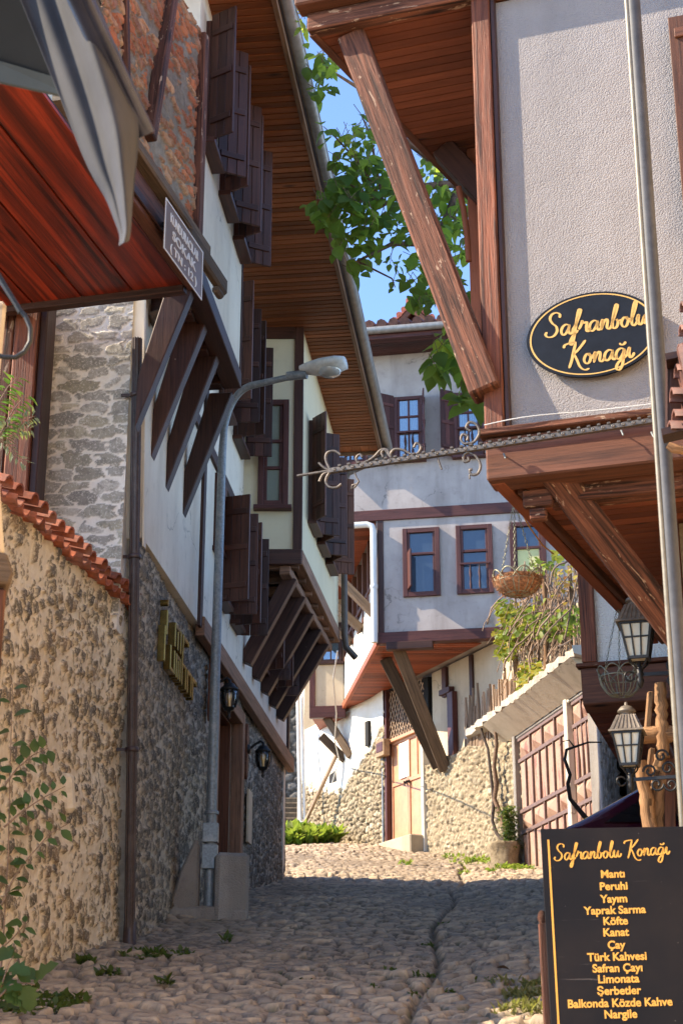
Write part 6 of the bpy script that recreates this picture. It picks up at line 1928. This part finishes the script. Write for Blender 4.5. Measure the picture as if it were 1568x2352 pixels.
# ------------------------------------------------------------------ hanging baskets, lanterns, logs, car
def chain(mb, a, b, sag=.0):
    a, b = Vector(a), Vector(b); n = max(4, int((b - a).length / .022))
    for i in range(n):
        p = a.lerp(b, i / n); q = a.lerp(b, (i + .9) / n)
        T = (q - p).normalized(); sd = T.cross(Vector((0, 1, 0) if i % 2 else (1, .2, 0))).normalized()
        mb.tube([p, p.lerp(q, .25) + sd * .006, p.lerp(q, .75) + sd * .006, q, p.lerp(q, .75) - sd * .006, p.lerp(q, .25) - sd * .006], .0022, 4, closed=True)
def basket(label, c, rad, dep, hook, coir):
    c = Vector(c)
    t = thing('hanging_basket', label, 'basket', c, 'hanging wire baskets')
    wm = MB(); N = 9
    ring = lambda r, z, n=28: [c + Vector((math.cos(6.2832 * k / n) * r, math.sin(6.2832 * k / n) * r, z)) for k in range(n)]
    wm.tube(ring(rad, .0), .0048, 5, closed=True); wm.tube(ring(rad * .55, -dep * .92), .0028, 5, closed=True); wm.tube(ring(rad * .2, -dep), .0028, 5, closed=True)
    for k in range(N):
        a0 = 6.2832 * k / N; 
        pts = []
        for j in range(13):
            f = j / 12; an = a0 + (f - .5) * 6.2832 / N * 1.35
            hz = math.sin(math.pi * f)
            pts.append(c + Vector((math.cos(an) * (rad * (1 + .10 * hz)), math.sin(an) * (rad * (1 + .10 * hz)), .005 + hz * rad * .42)))
        wm.tube(pts, .0046, 5)
        for dA in (-.5, .5):
            an = a0 + dA * 6.2832 / N * 1.35
            wm.tube([c + Vector((math.cos(an) * rad * r_, math.sin(an) * rad * r_, -dep * z_)) for r_, z_ in ((1, 0), (.93, .35), (.75, .7), (.5, .93), (.2, 1.0))], .0042, 5)
    obj('wire_frame', wm, M['wire'], t)
    ch = MB()
    for k in range(3):
        an = 2.4 + 2.0944 * k
        chain(ch, Vector(hook), c + Vector((math.cos(an) * rad, math.sin(an) * rad, .0)))
    ch.tube([Vector(hook), Vector(hook) + Vector((0, 0, .05)), Vector(hook) + Vector((.01, 0, .08))], .003, 5)
    obj('chain', ch, M['wire'], t)
    if coir:
        cm = MB(); cm.lathe(c, [(rad * .99, .03), (rad * 1.03, 0), (rad * .95, -dep * .35), (rad * .76, -dep * .72), (rad * .45, -dep * .97), (0, -dep * 1.0)], 40)
        cm.lathe(c, [(rad * .99, .03), (rad * .85, .02), (rad * .7, -dep * .4), (0, -dep * .6)], 40)
        rnd = random.Random(2)
        for i in range(1400):
            an = rnd.random() * 6.2832; f = rnd.random()
            r_ = np.interp(f, [0, .35, .72, .97, 1], [1.03, .95, .76, .45, .0]) * rad; p = c + Vector((math.cos(an) * r_, math.sin(an) * r_, .03 - f * (dep + .03)))
            d = Vector((math.cos(an) + rnd.uniform(-1, 1), math.sin(an) + rnd.uniform(-1, 1), rnd.uniform(-1, .8))).normalized() * rnd.uniform(.01, .028)
            cm.tube([p, p + d], .0012, 3, tint=rnd.random(), caps=False)
        obj('coir_liner', cm, M['coir'], t)
p = at(1188, 1338, 8.75)
basket('wire hanging basket filled with a brown coir liner', p, .128, .075, at(1180, 1148, 8.72), True)
p = at(1424, 1556, 10.4)
basket('empty wire hanging basket above the lower carriage lantern', p, .140, .13, at(1420, 1378, 10.4), False)
wr_ = MB(); wr_.tube([at(x, y, 8.9 + i * .1) for i, (x, y) in enumerate(((1178, 1145), (1190, 1165), (1215, 1210), (1245, 1252), (1270, 1272)))], .005, 5)
one('cord', wr_, M['cord'], 'orange cord running along the open edge of the jetty', 'cord')

def lantern(label, x, y, Y, k, arm_to, scrolls):
    """four sided carriage lantern on a scrolled arm; x, y is the middle of its glass body"""
    c = at(x, y, Y)
    t = thing('carriage_lantern', label, 'lantern', c, 'carriage lanterns on scrolled arms')
    f_ = Frame(c.x, c.y, .96, -.28)
    def fru(mb, z0, r0, z1, r1, tint=.5):
        v = [f_.P(sx * r, sn * r, c.z + z) for z, r in ((z0, r0), (z1, r1)) for sn in (-1, 1) for sx in (-1, 1)]
        mb.hexa(v, 2, tint)
    H, rt_, rb_ = .125 * k, .110 * k, .066 * k
    gm = MB(); fru(gm, -H, rb_ - .006, H, rt_ - .006); obj('panes', gm, M['frost'], t)
    cg = MB()
    def edge(a, b, w_=.010): cg.beam(a, b, w_ * k, w_ * k, f_.nrm.to_3d(), .5)
    pt = lambda sx, sn, z: f_.P(sx * (rb_ + (rt_ - rb_) * (z + H) / (2 * H)), sn * (rb_ + (rt_ - rb_) * (z + H) / (2 * H)), c.z + z)
    for sx in (-1, 1):
        for sn in (-1, 1): edge(pt(sx, sn, -H), pt(sx, sn, H), .017)
    for a_, fx in (((-.34, 1), 0), ((.34, 1), 0), ((-.34, -1), 0), ((.34, -1), 0), ((1, -.34), 1), ((1, .34), 1), ((-1, -.34), 1), ((-1, .34), 1)):
        edge(pt(a_[0], a_[1], -H), pt(a_[0], a_[1], H), .011)
    for z_, w_ in ((-H, .020), (.02 * k, .011), (H, .020)):
        q = [pt(-1, -1, z_), pt(1, -1, z_), pt(1, 1, z_), pt(-1, 1, z_)]
        for i in range(4): edge(q[i], q[(i + 1) % 4], w_)
    obj('cage', cg, M['black_iron'], t)
    cp = MB(); fru(cp, H + .004, rt_ * 1.28, H + .022 * k, rt_ * 1.22); fru(cp, H + .022 * k, rt_ * 1.12, H + .145 * k, rt_ * .62)
    for i in range(7):
        for sn in (-1, 1):
            for ax_ in (0, 1):
                u = -.85 + 1.7 * i / 6
                a = (u, sn) if ax_ == 0 else (sn, u)
                cp.beam(f_.P(a[0] * rt_ * 1.13, a[1] * rt_ * 1.13, c.z + H + .024 * k), f_.P(a[0] * rt_ * .63, a[1] * rt_ * .63, c.z + H + .146 * k), .008 * k, .012 * k, f_.nrm.to_3d(), .8)
    zc = c.z + H + .145 * k
    cp.lathe((c.x, c.y, zc), [(.052 * k, 0), (.05 * k, .03 * k), (.075 * k, .034 * k), (.07 * k, .05 * k), (.045 * k, .078 * k), (.012 * k, .09 * k), (.016 * k, .10 * k), (.010 * k, .115 * k), (0, .12 * k)], 16)
    obj('cap', cp, M['bronze_iron'], t)
    bt = MB()
    zb = -H
    for sx in (-1, 1):
        for sn in (-1, 1):
            bt.tube([f_.P(sx * rb_ * .9, sn * rb_ * .9, c.z + zb - .005), f_.P(sx * rb_ * .75, sn * rb_ * .75, c.z + zb - .035 * k), f_.P(sx * .012, sn * .012, c.z + zb - .075 * k)], .007 * k, 6)
    bt.lathe((c.x, c.y, c.z + zb), [(.01 * k, -.02 * k), (.016 * k, -.06 * k), (.028 * k, -.08 * k), (.022 * k, -.10 * k), (.034 * k, -.115 * k), (.018 * k, -.135 * k), (.028 * k, -.155 * k), (.02 * k, -.19 * k), (.006 * k, -.215 * k), (0, -.22 * k)], 12)
    zA = c.z + zb - .115 * k
    e = Vector(arm_to)
    bt.beam((c.x, c.y, zA), (e.x, e.y, zA), .022 * k, .026 * k, None, .4)
    bt.tube([(c.x - .075 * k + .035 * k * math.cos(a_), c.y, zA - .012 * k + .035 * k * math.sin(a_)) for a_ in np.linspace(.5, 6.0, 14)], .008 * k, 6)
    dx = (e - Vector((c.x, c.y, e.z)))
    for (x0, z0, sgn) in scrolls:
        base = Vector((c.x, c.y, zA)) + Vector((dx.x, dx.y, 0)) * x0
        dn = Vector((dx.x, dx.y, 0)).normalized()
        pts = []
        for i in range(22):
            a_ = i / 21 * 7.5; r_ = .055 * k * (1 - i / 28)
            pts.append(base + dn * (r_ * math.cos(a_) * sgn) + Vector((0, 0, z0 * k + r_ * math.sin(a_) * (1 if z0 > 0 else -1))))
        bt.tube(pts, [.010 * k] * 16 + [.012 * k] * 5 + [.015 * k], 6)
    bt.beam((e.x, e.y, zA - .15 * k), (e.x, e.y, zA + .26 * k), .022 * k, .03 * k, None, .4)
    obj('bracket_arm', bt, M['black_iron'], t)
    return t
lantern('upper carriage lantern tucked behind the big jetty strut', 1464, 1475, 9.0, .80, at(1558, 1552, 8.95), [(.85, .05, 1), (.85, -.05, 1)])
lantern('lower carriage lantern with a domed cap in front of the pine logs', 1443, 1722, 8.9, .70, at(1556, 1790, 8.8), [(.80, .07, 1), (.42, .055, -1), (.68, .17, 1), (.55, -.05, 1), (.85, -.06, -1)])
rs_ = MB(); a, b = at(1553, 1655, 8.6), at(1580, 1640, 8.6); rs_.add([a, at(1575, 1685, 8.6), at(1585, 1640, 8.6), at(1556, 1630, 8.6)] + [q + Vector((0, .02, 0)) for q in (a, at(1575, 1685, 8.6), at(1585, 1640, 8.6), at(1556, 1630, 8.6))], [(0, 1, 2, 3), (7, 6, 5, 4), (0, 4, 5, 1), (1, 5, 6, 2), (2, 6, 7, 3), (3, 7, 4, 0)], [[(0, 0)] * 4] * 6)
one('red_pennant', rs_, M['red_paint'], 'red scrap of a sign showing beside the lower carriage lantern arm', 'sign')

def log(mb, a, b, r0, r1, seed):
    rnd = random.Random(seed); a, b = Vector(a), Vector(b); n = 16
    mb.tube([a.lerp(b, i / n) + Vector((rnd.uniform(-.006, .006), rnd.uniform(-.006, .006), 0)) for i in range(n + 1)], [(r0 + (r1 - r0) * i / n) * rnd.uniform(.88, 1.12) for i in range(n + 1)], 12, tint=rnd.random())
fr_ = thing('log_frame', 'rustic frame of pale peeled pine logs beside the lanterns', 'pergola', at(1500, 1890, 8.55))
m_ = MB(); log(m_, at(1521, 1735, 9.05), at(1516, 1570, 9.05), .036, .032, 1); obj('log', m_, M['wood_log'], fr_)
m_ = MB(); log(m_, at(1462, 1690, 9.1), at(1580, 1684, 9.05), .045, .05, 2); obj('log', m_, M['wood_log'], fr_)
m_ = MB(); log(m_, at(1470, 1748, 9.15), at(1502, 1990, 9.15), .036, .045, 3); obj('log', m_, M['wood_log'], fr_)
m_ = MB(); log(m_, at(1520, 1735, 9.2), at(1500, 1960, 9.2), .045, .05, 4); obj('log', m_, M['wood_log'], fr_)
m_ = MB(); m_.beam(at(1492, 1590, 9.25), at(1484, 1690, 9.25), .05, .03, None, .4); m_.beam(at(1496, 1720, 9.25), at(1486, 1800, 9.25), .06, .03); obj('plank', m_, M['wood_log'], fr_, .004)
m_ = MB(); m_.beam(at(1533, 1745, 9.2), at(1536, 2000, 9.2), .09, .06); obj('plank', m_, M['wood_brown'], fr_, .004)

# parked car, nose up the lane, only its roof and side window show over the board
car = thing('parked_car', 'maroon hatchback parked behind the black menu board', 'car', (2.62, 14.4, 1.0))
CF = Frame(4.38, 13.9, -1.0, .12)                         # s forwards, n to the right
zg = 1.19
def CP(s, n, z): return CF.P(s, n, zg + z)
prof_ = [(-.55, .32), (-.62, .55), (-.60, .85), (-.42, 1.0), (-.10, 1.34), (.25, 1.44), (1.1, 1.46), (1.7, 1.36), (2.32, 1.02), (2.46, .96), (2.56, .66), (2.53, .30)]
cbm = MB(); vs = []
half = lambda z: .80 if z < .9 else .80 - (z - .9) * .34
for side in (0, 1):
    for s, z in prof_:
        vs.append(CP(s, .80 - half(z) if side == 0 else .80 + half(z), z))
n_ = len(prof_)
cbm.add(vs, [tuple(reversed(range(n_))), tuple(range(n_, 2 * n_))] + [(i, (i + 1) % n_, n_ + (i + 1) % n_, n_ + i) for i in range(n_)], [[(0, 0)] * n_] * 2 + [[(0, 0)] * 4] * n_)
cb = obj('body', cbm, M['car'], car, .05)
cb.modifiers['bevel'].segments = 3
for sgn in (0, 1):
    gl2 = MB()
    poly = [(.06, 1.0), (2.1, 1.0), (1.62, 1.30), (1.05, 1.385), (.32, 1.375), (.14, 1.26)]
    def gp_(s, z, o): h = half(z) + o; return CP(s, .80 - h if sgn == 0 else .80 + h, z)
    m = len(poly); vs = [gp_(s, z, .012) for s, z in poly] + [gp_(s, z, -.01) for s, z in poly]
    gl2.add(vs, [tuple(range(m)), tuple(reversed(range(m, 2 * m)))] + [(i, m + i, m + (i + 1) % m, (i + 1) % m) for i in range(m)], [[(0, 0)] * m] * 2 + [[(0, 0)] * 4] * m)
    obj('side_window', gl2, M['car_glass'], car)
gl2 = MB(); v = [CP(-.40, .80 + o, 1.04) for o in (-.6, .6)] + [CP(-.12, .80 + o, 1.335) for o in (.52, -.52)]
off = Vector((0, -.02, .015)); gl2.add([q + off for q in v] + [q - off for q in v], [(0, 1, 2, 3), (7, 6, 5, 4), (0, 4, 5, 1), (1, 5, 6, 2), (2, 6, 7, 3), (3, 7, 4, 0)], [[(0, 0)] * 4] * 6)
obj('rear_window', gl2, M['car_glass'], car)
for s, n in ((.1, .02), (.1, 1.58), (2.05, .02), (2.05, 1.58)):
    wh = MB(); wh.lathe(CP(s, n - .09, .30), [(.22, 0), (.30, .02), (.30, .16), (.22, .18)], 22, axis=CF.nrm.to_3d()); w0_ = obj('wheel', wh, M['tyre'], car)
    rm = MB(); rm.lathe(CP(s, n - .095, .30), [(.20, 0), (.19, .19)], 16, axis=CF.nrm.to_3d()); obj('rim', rm, M['galv'], w0_)
obj('roof_rail', MB().tube([CP(.2, .18, 1.42), CP(.6, .16, 1.475), CP(1.3, .17, 1.44)], .018, 8), M['car'], car)

# ------------------------------------------------------------------ vines, fence and planter on the right
vn = thing('climbing_vine', 'twisted bare vine trunk climbing the rubble wall to the garage slab', 'vine', W.P(-.3, .1, 3.1))
def on(fr, n, pts): return [fr.P(*(lambda h: (h[0], n, h[1]))(fr.hit(x, y, n))) for x, y in pts]
m_ = MB(); m_.tube(on(W, .14, [(1172, 1945), (1166, 1925), (1148, 1870), (1135, 1835), (1140, 1800), (1134, 1760), (1140, 1710), (1136, 1670)]), [.05, .045, .04, .035, .04, .032, .03, .025], 8); obj('trunk', m_, M['bark'], vn)
m_ = MB(); m_.tube(on(W, .13, [(1165, 1940), (1140, 1915), (1130, 1885), (1134, 1840), (1128, 1790), (1120, 1720), (1108, 1690), (1104, 1665), (1118, 1650)]), [.035, .028, .025, .03, .025, .022, .02, .018, .015], 7); obj('trunk', m_, M['bark_dark'], vn)
m_ = MB(); m_.tube([at(x, y, 20.3) for x, y in ((1345, 1880), (1320, 1850), (1308, 1835), (1303, 1800), (1308, 1780), (1296, 1745), (1300, 1722), (1318, 1716), (1350, 1705), (1382, 1705))], [.035, .03, .028, .026, .024, .022, .02, .016, .012, .008], 7); m_.tube([at(x, y, 20.3) for x, y in ((1318, 1716), (1306, 1700), (1292, 1703), (1284, 1712))], [.012, .008, .006, .004], 6)
one('bare_branch', m_, M['bark_dark'], 'crooked dark bare branch standing in front of the garage door', 'branch')
pb = MB(); c = W.P(.02, .30, 3.05); pb.lathe(c, [(.20, -.25), (.23, .0), (.21, .22), (.25, .36), (.25, .42), (.19, .43), (.17, .36), (0, .35)], 17)
for i_, p_ in enumerate(pb.v):
    v_ = Vector(p_) - c; r_ = random.uniform(.86, 1.10); pb.v[i_] = (c.x + v_.x * r_, c.y + v_.y * r_, p_[2] + random.uniform(-.02, .02))
plt = thing('stone_planter', 'rough stone planter at the foot of the climbing vine', 'planter', c - Vector((0, 0, .2)))
obj('bowl', pb, M['stone_yard'], plt)
lfm = MB(); rnd = random.Random(12)
for i in range(900):
    f = rnd.random(); q = at(1172 + rnd.gauss(0, 10) - 6 * f, 1950 - f * 95, 24.4 + rnd.uniform(-.15, .1)); lfm.leaf(q, (rnd.uniform(-1, 1), rnd.uniform(-1, .5), rnd.uniform(-.6, .7)), (0, -.4, 1), .06, .035, rnd.random() * .5, .2)
obj('foliage', lfm, M['grass_dark'], plt)

# rough paling fence on the wall top
rnd = random.Random(21)
sa_, sb2 = W.hit(1066, 1720, 0)[0], W.hit(1192, 1620, 0)[0]
n = 42
for i in range(n):
    s = sa_ + (sb2 - sa_) * i / (n - 1) + rnd.uniform(-.015, .015)
    px = 1066 + (1192 - 1066) * i / (n - 1)
    ztop = W.hit(px, np.interp(px, [1066, 1090, 1100, 1130, 1160, 1192], [1605, 1612, 1592, 1580, 1560, 1548]) + rnd.uniform(-14, 14), .0)[1]
    if rnd.random() < .12: ztop += .16
    m_ = MB(); lean_ = rnd.uniform(-.05, .05)
    m_.beam(W.P(s, -.04, 5.18), W.P(s + lean_, -.04 + rnd.uniform(-.02, .02), ztop), rnd.uniform(.035, .075), .02, W.nrm.to_3d(), rnd.random(), .6)
    if i == 0:
        pf = thing('paling_fence', 'rough split paling fence standing on top of the rubble wall', 'fence', W.P((sa_ + sb2) / 2, 0, 5.2))
    obj('paling', m_, M['wood_pale'], pf)
m_ = MB(); m_.beam(W.P(sa_ - .05, -.065, 5.5), W.P(sb2 + .05, -.065, 5.62), .05, .025); obj('rail', m_, M['wood_pale'], pf)

# dry vine on poles over the garage
dv = thing('grape_arbour', 'tangle of dry grape vine with yellowing leaves on poles above the garage', 'vine', G.P(1.0, .1, 5.5))
rnd = random.Random(33)
for x, y0, y1, r_, Yp in ((1183, 1640, 1400, .035, 24.8), (1252, 1570, 1330, .04, 23.0), (1236, 1590, 1320, .03, 23.6), (1310, 1520, 1300, .035, 22.2), (1286, 1540, 1350, .02, 22.6), (1320, 1525, 1400, .025, 21.9)):
    m_ = MB(); a, b = at(x, y0, Yp), at(x - 3, y1, Yp); a.z = min(a.z, 5.5); m_.tube([a, a.lerp(b, .5) + Vector((rnd.uniform(-.03, .03), 0, 0)), b], [r_, r_ * .9, r_ * .8], 8, tint=rnd.random()); obj('pole', m_, M['wood_log'] if x in (1252, 1310) else M['stem'], dv)
tw = MB()
for i in range(300):
    x, y = rnd.uniform(1172, 1335), rnd.uniform(1285, 1480)
    if (x - 1150) * .9 < (1420 - y) * .5 - 20: continue
    Yp = np.interp(x, [1150, 1340], [25.0, 21.8]) + rnd.uniform(-.4, .4)
    p = at(x, y, Yp); L_ = rnd.uniform(.3, 1.0); pts = [p]; d = Vector((rnd.uniform(-.5, .5), rnd.uniform(-.3, .3), -rnd.uniform(.3, 1)))
    for k in range(6):
        d = (d + Vector((rnd.uniform(-.4, .4), rnd.uniform(-.3, .3), rnd.uniform(-.6, .15)))).normalized(); pts.append(pts[-1] + d * L_ / 6)
    pts = [q for q in pts if q.z > 5.6]
    if len(pts) > 2: tw.tube(pts, rnd.choice((.005, .007, .010, .014)), 4, tint=rnd.random(), caps=False)
for x0, y0, x1, y1 in ((1150, 1390, 1335, 1345), (1170, 1480, 1330, 1425), (1180, 1560, 1330, 1330), (1190, 1620, 1260, 1480)):
    tw.tube([at(x0 + (x1 - x0) * t, y0 + (y1 - y0) * t + 6 * math.sin(t * 9), np.interp(x0 + (x1 - x0) * t, [1150, 1340], [25, 21.8])) for t in np.linspace(0, 1, 9)], .018, 6)
obj('twigs', tw, M['stem'], dv)
vl = MB()
def vleaves(x, y, rx, ry, n, t0, t1, size=.12):
    for i in range(n):
        an, rr = rnd.random() * 6.283, rnd.random() ** .6
        px, py = x + math.cos(an) * rr * rx, y + math.sin(an) * rr * ry
        Yp = np.interp(px, [1150, 1340], [24.8, 21.6]) + rnd.uniform(-.35, .25)
        p = at(px, py, Yp); d = Vector((rnd.uniform(-1, 1), rnd.uniform(-1, .3), rnd.uniform(-1, .3)))
        q = size * rnd.uniform(.6, 1.25); vl.leaf(p, d, (rnd.uniform(-.4, .4), -.5, .8), q, q * .9, min(1, max(0, rnd.uniform(t0, t1))), .2, rnd.random() < .5)
vleaves(1165, 1445, 24, 70, 190, .1, .75); vleaves(1150, 1495, 12, 22, 34, .35, .8); vleaves(1210, 1425, 36, 40, 130, .1, .6); vleaves(1265, 1435, 40, 34, 140, .0, .5); vleaves(1312, 1425, 26, 34, 80, 0, .4)
vleaves(1220, 1545, 28, 32, 120, .3, .8); vleaves(1200, 1575, 16, 18, 34, .3, .8); vleaves(1245, 1300, 40, 16, 34, .1, .5); vleaves(1283, 1272, 22, 10, 20, .2, .6); vleaves(1300, 1330, 40, 34, 50, .6, 1.0, .08); vleaves(1240, 1380, 60, 40, 30, .3, 1, .09); vleaves(1150, 1395, 14, 18, 22, .2, .6)
obj('leaves', vl, M['leaf_vine'], dv)

# ------------------------------------------------------------------ tree over the lane
tr = thing('fig_tree', 'leafy tree reaching over the lane behind the right house', 'tree', (3.0, 14.6, 1.2))
TY = 11.6
m_ = MB(); m_.tube([(3.0, 14.6, .8), (2.9, 14.4, 3.0), (2.6, 14.0, 5.2), (2.1, 13.4, 6.6)], [.17, .15, .12, .09], 10); obj('trunk', m_, M['bark'], tr)
brm = MB()
hub = Vector((2.1, 13.4, 6.6))
tl_pts = [(at(1060, 420, 12.4), .05), (at(1000, 560, 12.0), .04), (at(880, 470, 11.8), .03), (at(1060, 820, 11.6), .03)]
def br(pts, r): brm.tube(pts, r, 6)
A1, A2, A3, A4 = [q for q, _ in tl_pts]
br([hub, hub.lerp(A1, .6) + Vector((0, 0, .3)), A1], [.08, .06, .045]); br([A1, A1.lerp(A2, .5), A2], [.045, .038, .03]); br([A1, at(960, 430, 12), A3], [.04, .03, .02]); br([A2, at(900, 560, 11.8), at(820, 600, 11.7)], [.028, .02, .01])
br([hub, at(1130, 640, 12), at(1085, 760, 11.7), A4], [.05, .04, .03, .015]); br([A1, at(900, 300, 12), at(820, 200, 12), at(740, 150, 12.0)], [.035, .025, .018, .008]); br([at(900, 300, 12), at(780, 100, 12.1), at(690, 20, 12.1)], [.02, .014, .006])
br([A3, at(800, 420, 11.7), at(760, 470, 11.6)], [.018, .012, .005]); br([A3, at(830, 380, 11.8), at(770, 315, 11.7), at(742, 290, 11.7)], [.016, .010, .007, .003]); br([at(820, 600, 11.7), at(900, 640, 11.6), at(907, 660, 11.6)], [.01, .007, .004])
br([A3, at(850, 310, 11.8), at(828, 262, 11.8)], [.015, .01, .004]); br([A2, at(985, 640, 11.7), at(960, 690, 11.6)], [.02, .012, .005])
rnd = random.Random(77)
lm = MB()
def cluster(x, y, rx, ry, n_, t0=.0, t1=.6, size=.135, Y=11.7, dY=.55, hang=.6):  # brighter, yellower leaf tints paint the sunlit clusters
    for i in range(max(3, int(n_ * .68))):
        an, rr = rnd.random() * 6.283, rnd.random() ** .5
        px, py = x + math.cos(an) * rr * rx, y + math.sin(an) * rr * ry
        p = at(px, py, Y + rnd.uniform(-dY, dY))
        d = Vector((rnd.uniform(-1, 1), rnd.uniform(-1, .6), rnd.uniform(-1, .35) - hang * .5))
        q = size * rnd.uniform(.6, 1.2)
        lm.leaf(p, d, (rnd.uniform(-.6, .6), rnd.uniform(-.9, .1), .7), q, q * rnd.uniform(.66, .86), min(1, max(0, rnd.uniform(t0, t1))), .25)
        if rnd.random() < .35:
            brm.tube([p, p - d.normalized() * .1 + Vector((0, 0, .05))], .003, 4, caps=False)
cluster(676, 30, 24, 44, 30, .2, 1.0); cluster(700, 75, 12, 25, 9, .4, 1); cluster(735, 150, 42, 28, 34, .1, .8); cluster(735, 195, 30, 36, 26, 0, .4, .15); cluster(765, 140, 20, 14, 10, .4, .9)
cluster(745, 292, 12, 10, 3, .2, .5, .14); cluster(748, 320, 6, 12, 2, 0, .3, .13); cluster(828, 268, 5, 12, 3, .3, .6, .1)
cluster(830, 320, 50, 34, 70, .3, 1.0, .12); cluster(870, 300, 22, 26, 30, .3, .9, .12); cluster(800, 370, 34, 26, 30, 0, .5); cluster(850, 390, 60, 40, 80, .1, .7); cluster(800, 430, 60, 34, 70, 0, .35, .15); cluster(880, 455, 80, 50, 150, 0, .4, .15)
cluster(745, 470, 34, 24, 30, 0, .3, .15); cluster(800, 500, 66, 44, 90, 0, .3, .15); cluster(890, 530, 80, 42, 90, 0, .35); cluster(810, 560, 55, 34, 44, 0, .3, .15); cluster(820, 605, 22, 28, 16, 0, .3, .15); cluster(905, 605, 40, 26, 20, .0, .3, .1); cluster(905, 648, 8, 18, 7, .0, .2, .08)
cluster(1000, 400, 36, 60, 110, .25, 1.0, .115, 12.3); cluster(1040, 470, 40, 50, 120, .2, .9, .12, 12.3); cluster(985, 560, 44, 70, 80, .0, .5, .14); cluster(1040, 560, 36, 60, 90, .1, .8, .13, 12.2); cluster(965, 650, 30, 50, 40, 0, .3, .15); cluster(985, 690, 26, 22, 20, 0, .3, .15)
cluster(1040, 770, 32, 24, 44, .2, .9, .11); cluster(1030, 810, 34, 26, 36, 0, .4, .17); cluster(1005, 845, 26, 16, 12, 0, .35, .2); cluster(1065, 850, 30, 26, 30, 0, .3, .17); cluster(1080, 905, 30, 32, 34, 0, .25, .2)
cluster(1060, 690, 36, 50, 36, 0, .4)
obj('branches', brm, M['bark'], tr); obj('crown', lm, M['leaf_tree'], tr)

# weeds in the sun
tufts('sunlit_weeds', [(-1.0, 29.6, .4, 200), (-.65, 29.8, .45, 260), (-.35, 29.6, .3, 150), (-.8, 29.0, .4, 160), (-1.2, 30.5, .5, 200)], M['grass'], 0, .24, .4, 41, up=1.4)
tufts('verge_weeds', [T_(1100, 1980, .25, 60), T_(1140, 1975, .22, 60), T_(1085, 1985, .35, 50), T_(1170, 1998, .22, 60), T_(1195, 2002, .2, 44), T_(1040, 1975, .2, 20), T_(1130, 2010, .12, 16), T_(1070, 2010, .12, 12), T_(930, 1990, .12, 10)], M['grass'], 0, .07, .5, 42, up=.7)
tufts('dry_weeds', [T_(1215, 2300, .15, 150), T_(1225, 2330, .13, 150), T_(1235, 2280, .1, 90), T_(1200, 2340, .16, 40), T_(1160, 2270, .1, 16)], M['straw'], 0, .05, .34, 43, up=1.6)
lf = MB(); x, y = gp(1140, 2255); lf.leaf((x, y, gz1(x, y) + .08), (1, .3, .1), (0, 0, 1), .09, .06, .8, .5)
one('fallen_leaf', lf, M['bark'], 'brown dry leaf lying on the cobbles left of the menu board', 'leaf')

# ------------------------------------------------------------------ unseen house added beside the viewer: its front bounces warm light into the lane
oh = thing('ochre_bounce_house', 'unseen ochre house added beside the viewer to bounce warm light into the lane', 'house', (4.0, 0, -2.0))
m_ = MB(); m_.slab([(2.45, -7), (6, -7), (6, 7.3), (2.85, 7.3)], -4.0, 5.6); obj('wall', m_, plaster('ochre bounce plaster', (.80, .60, .36), (.68, .48, .28), .3, 30, .006, .4), oh)
m_ = MB(); m_.slab([(2.2, -7.2), (6.2, -7.2), (6.2, 7.5), (2.6, 7.5)], 5.6, 5.8); obj('roof', m_, M['tile'], oh)
F8 = Frame(2.75, 5.9, -.023, -1)
for s_ in (2.0, 4.6, 7.2):
    window(oh, F8, s_, s_ + .7, 1.6, 2.9, 0, M['wood_brown'], .07, .05)
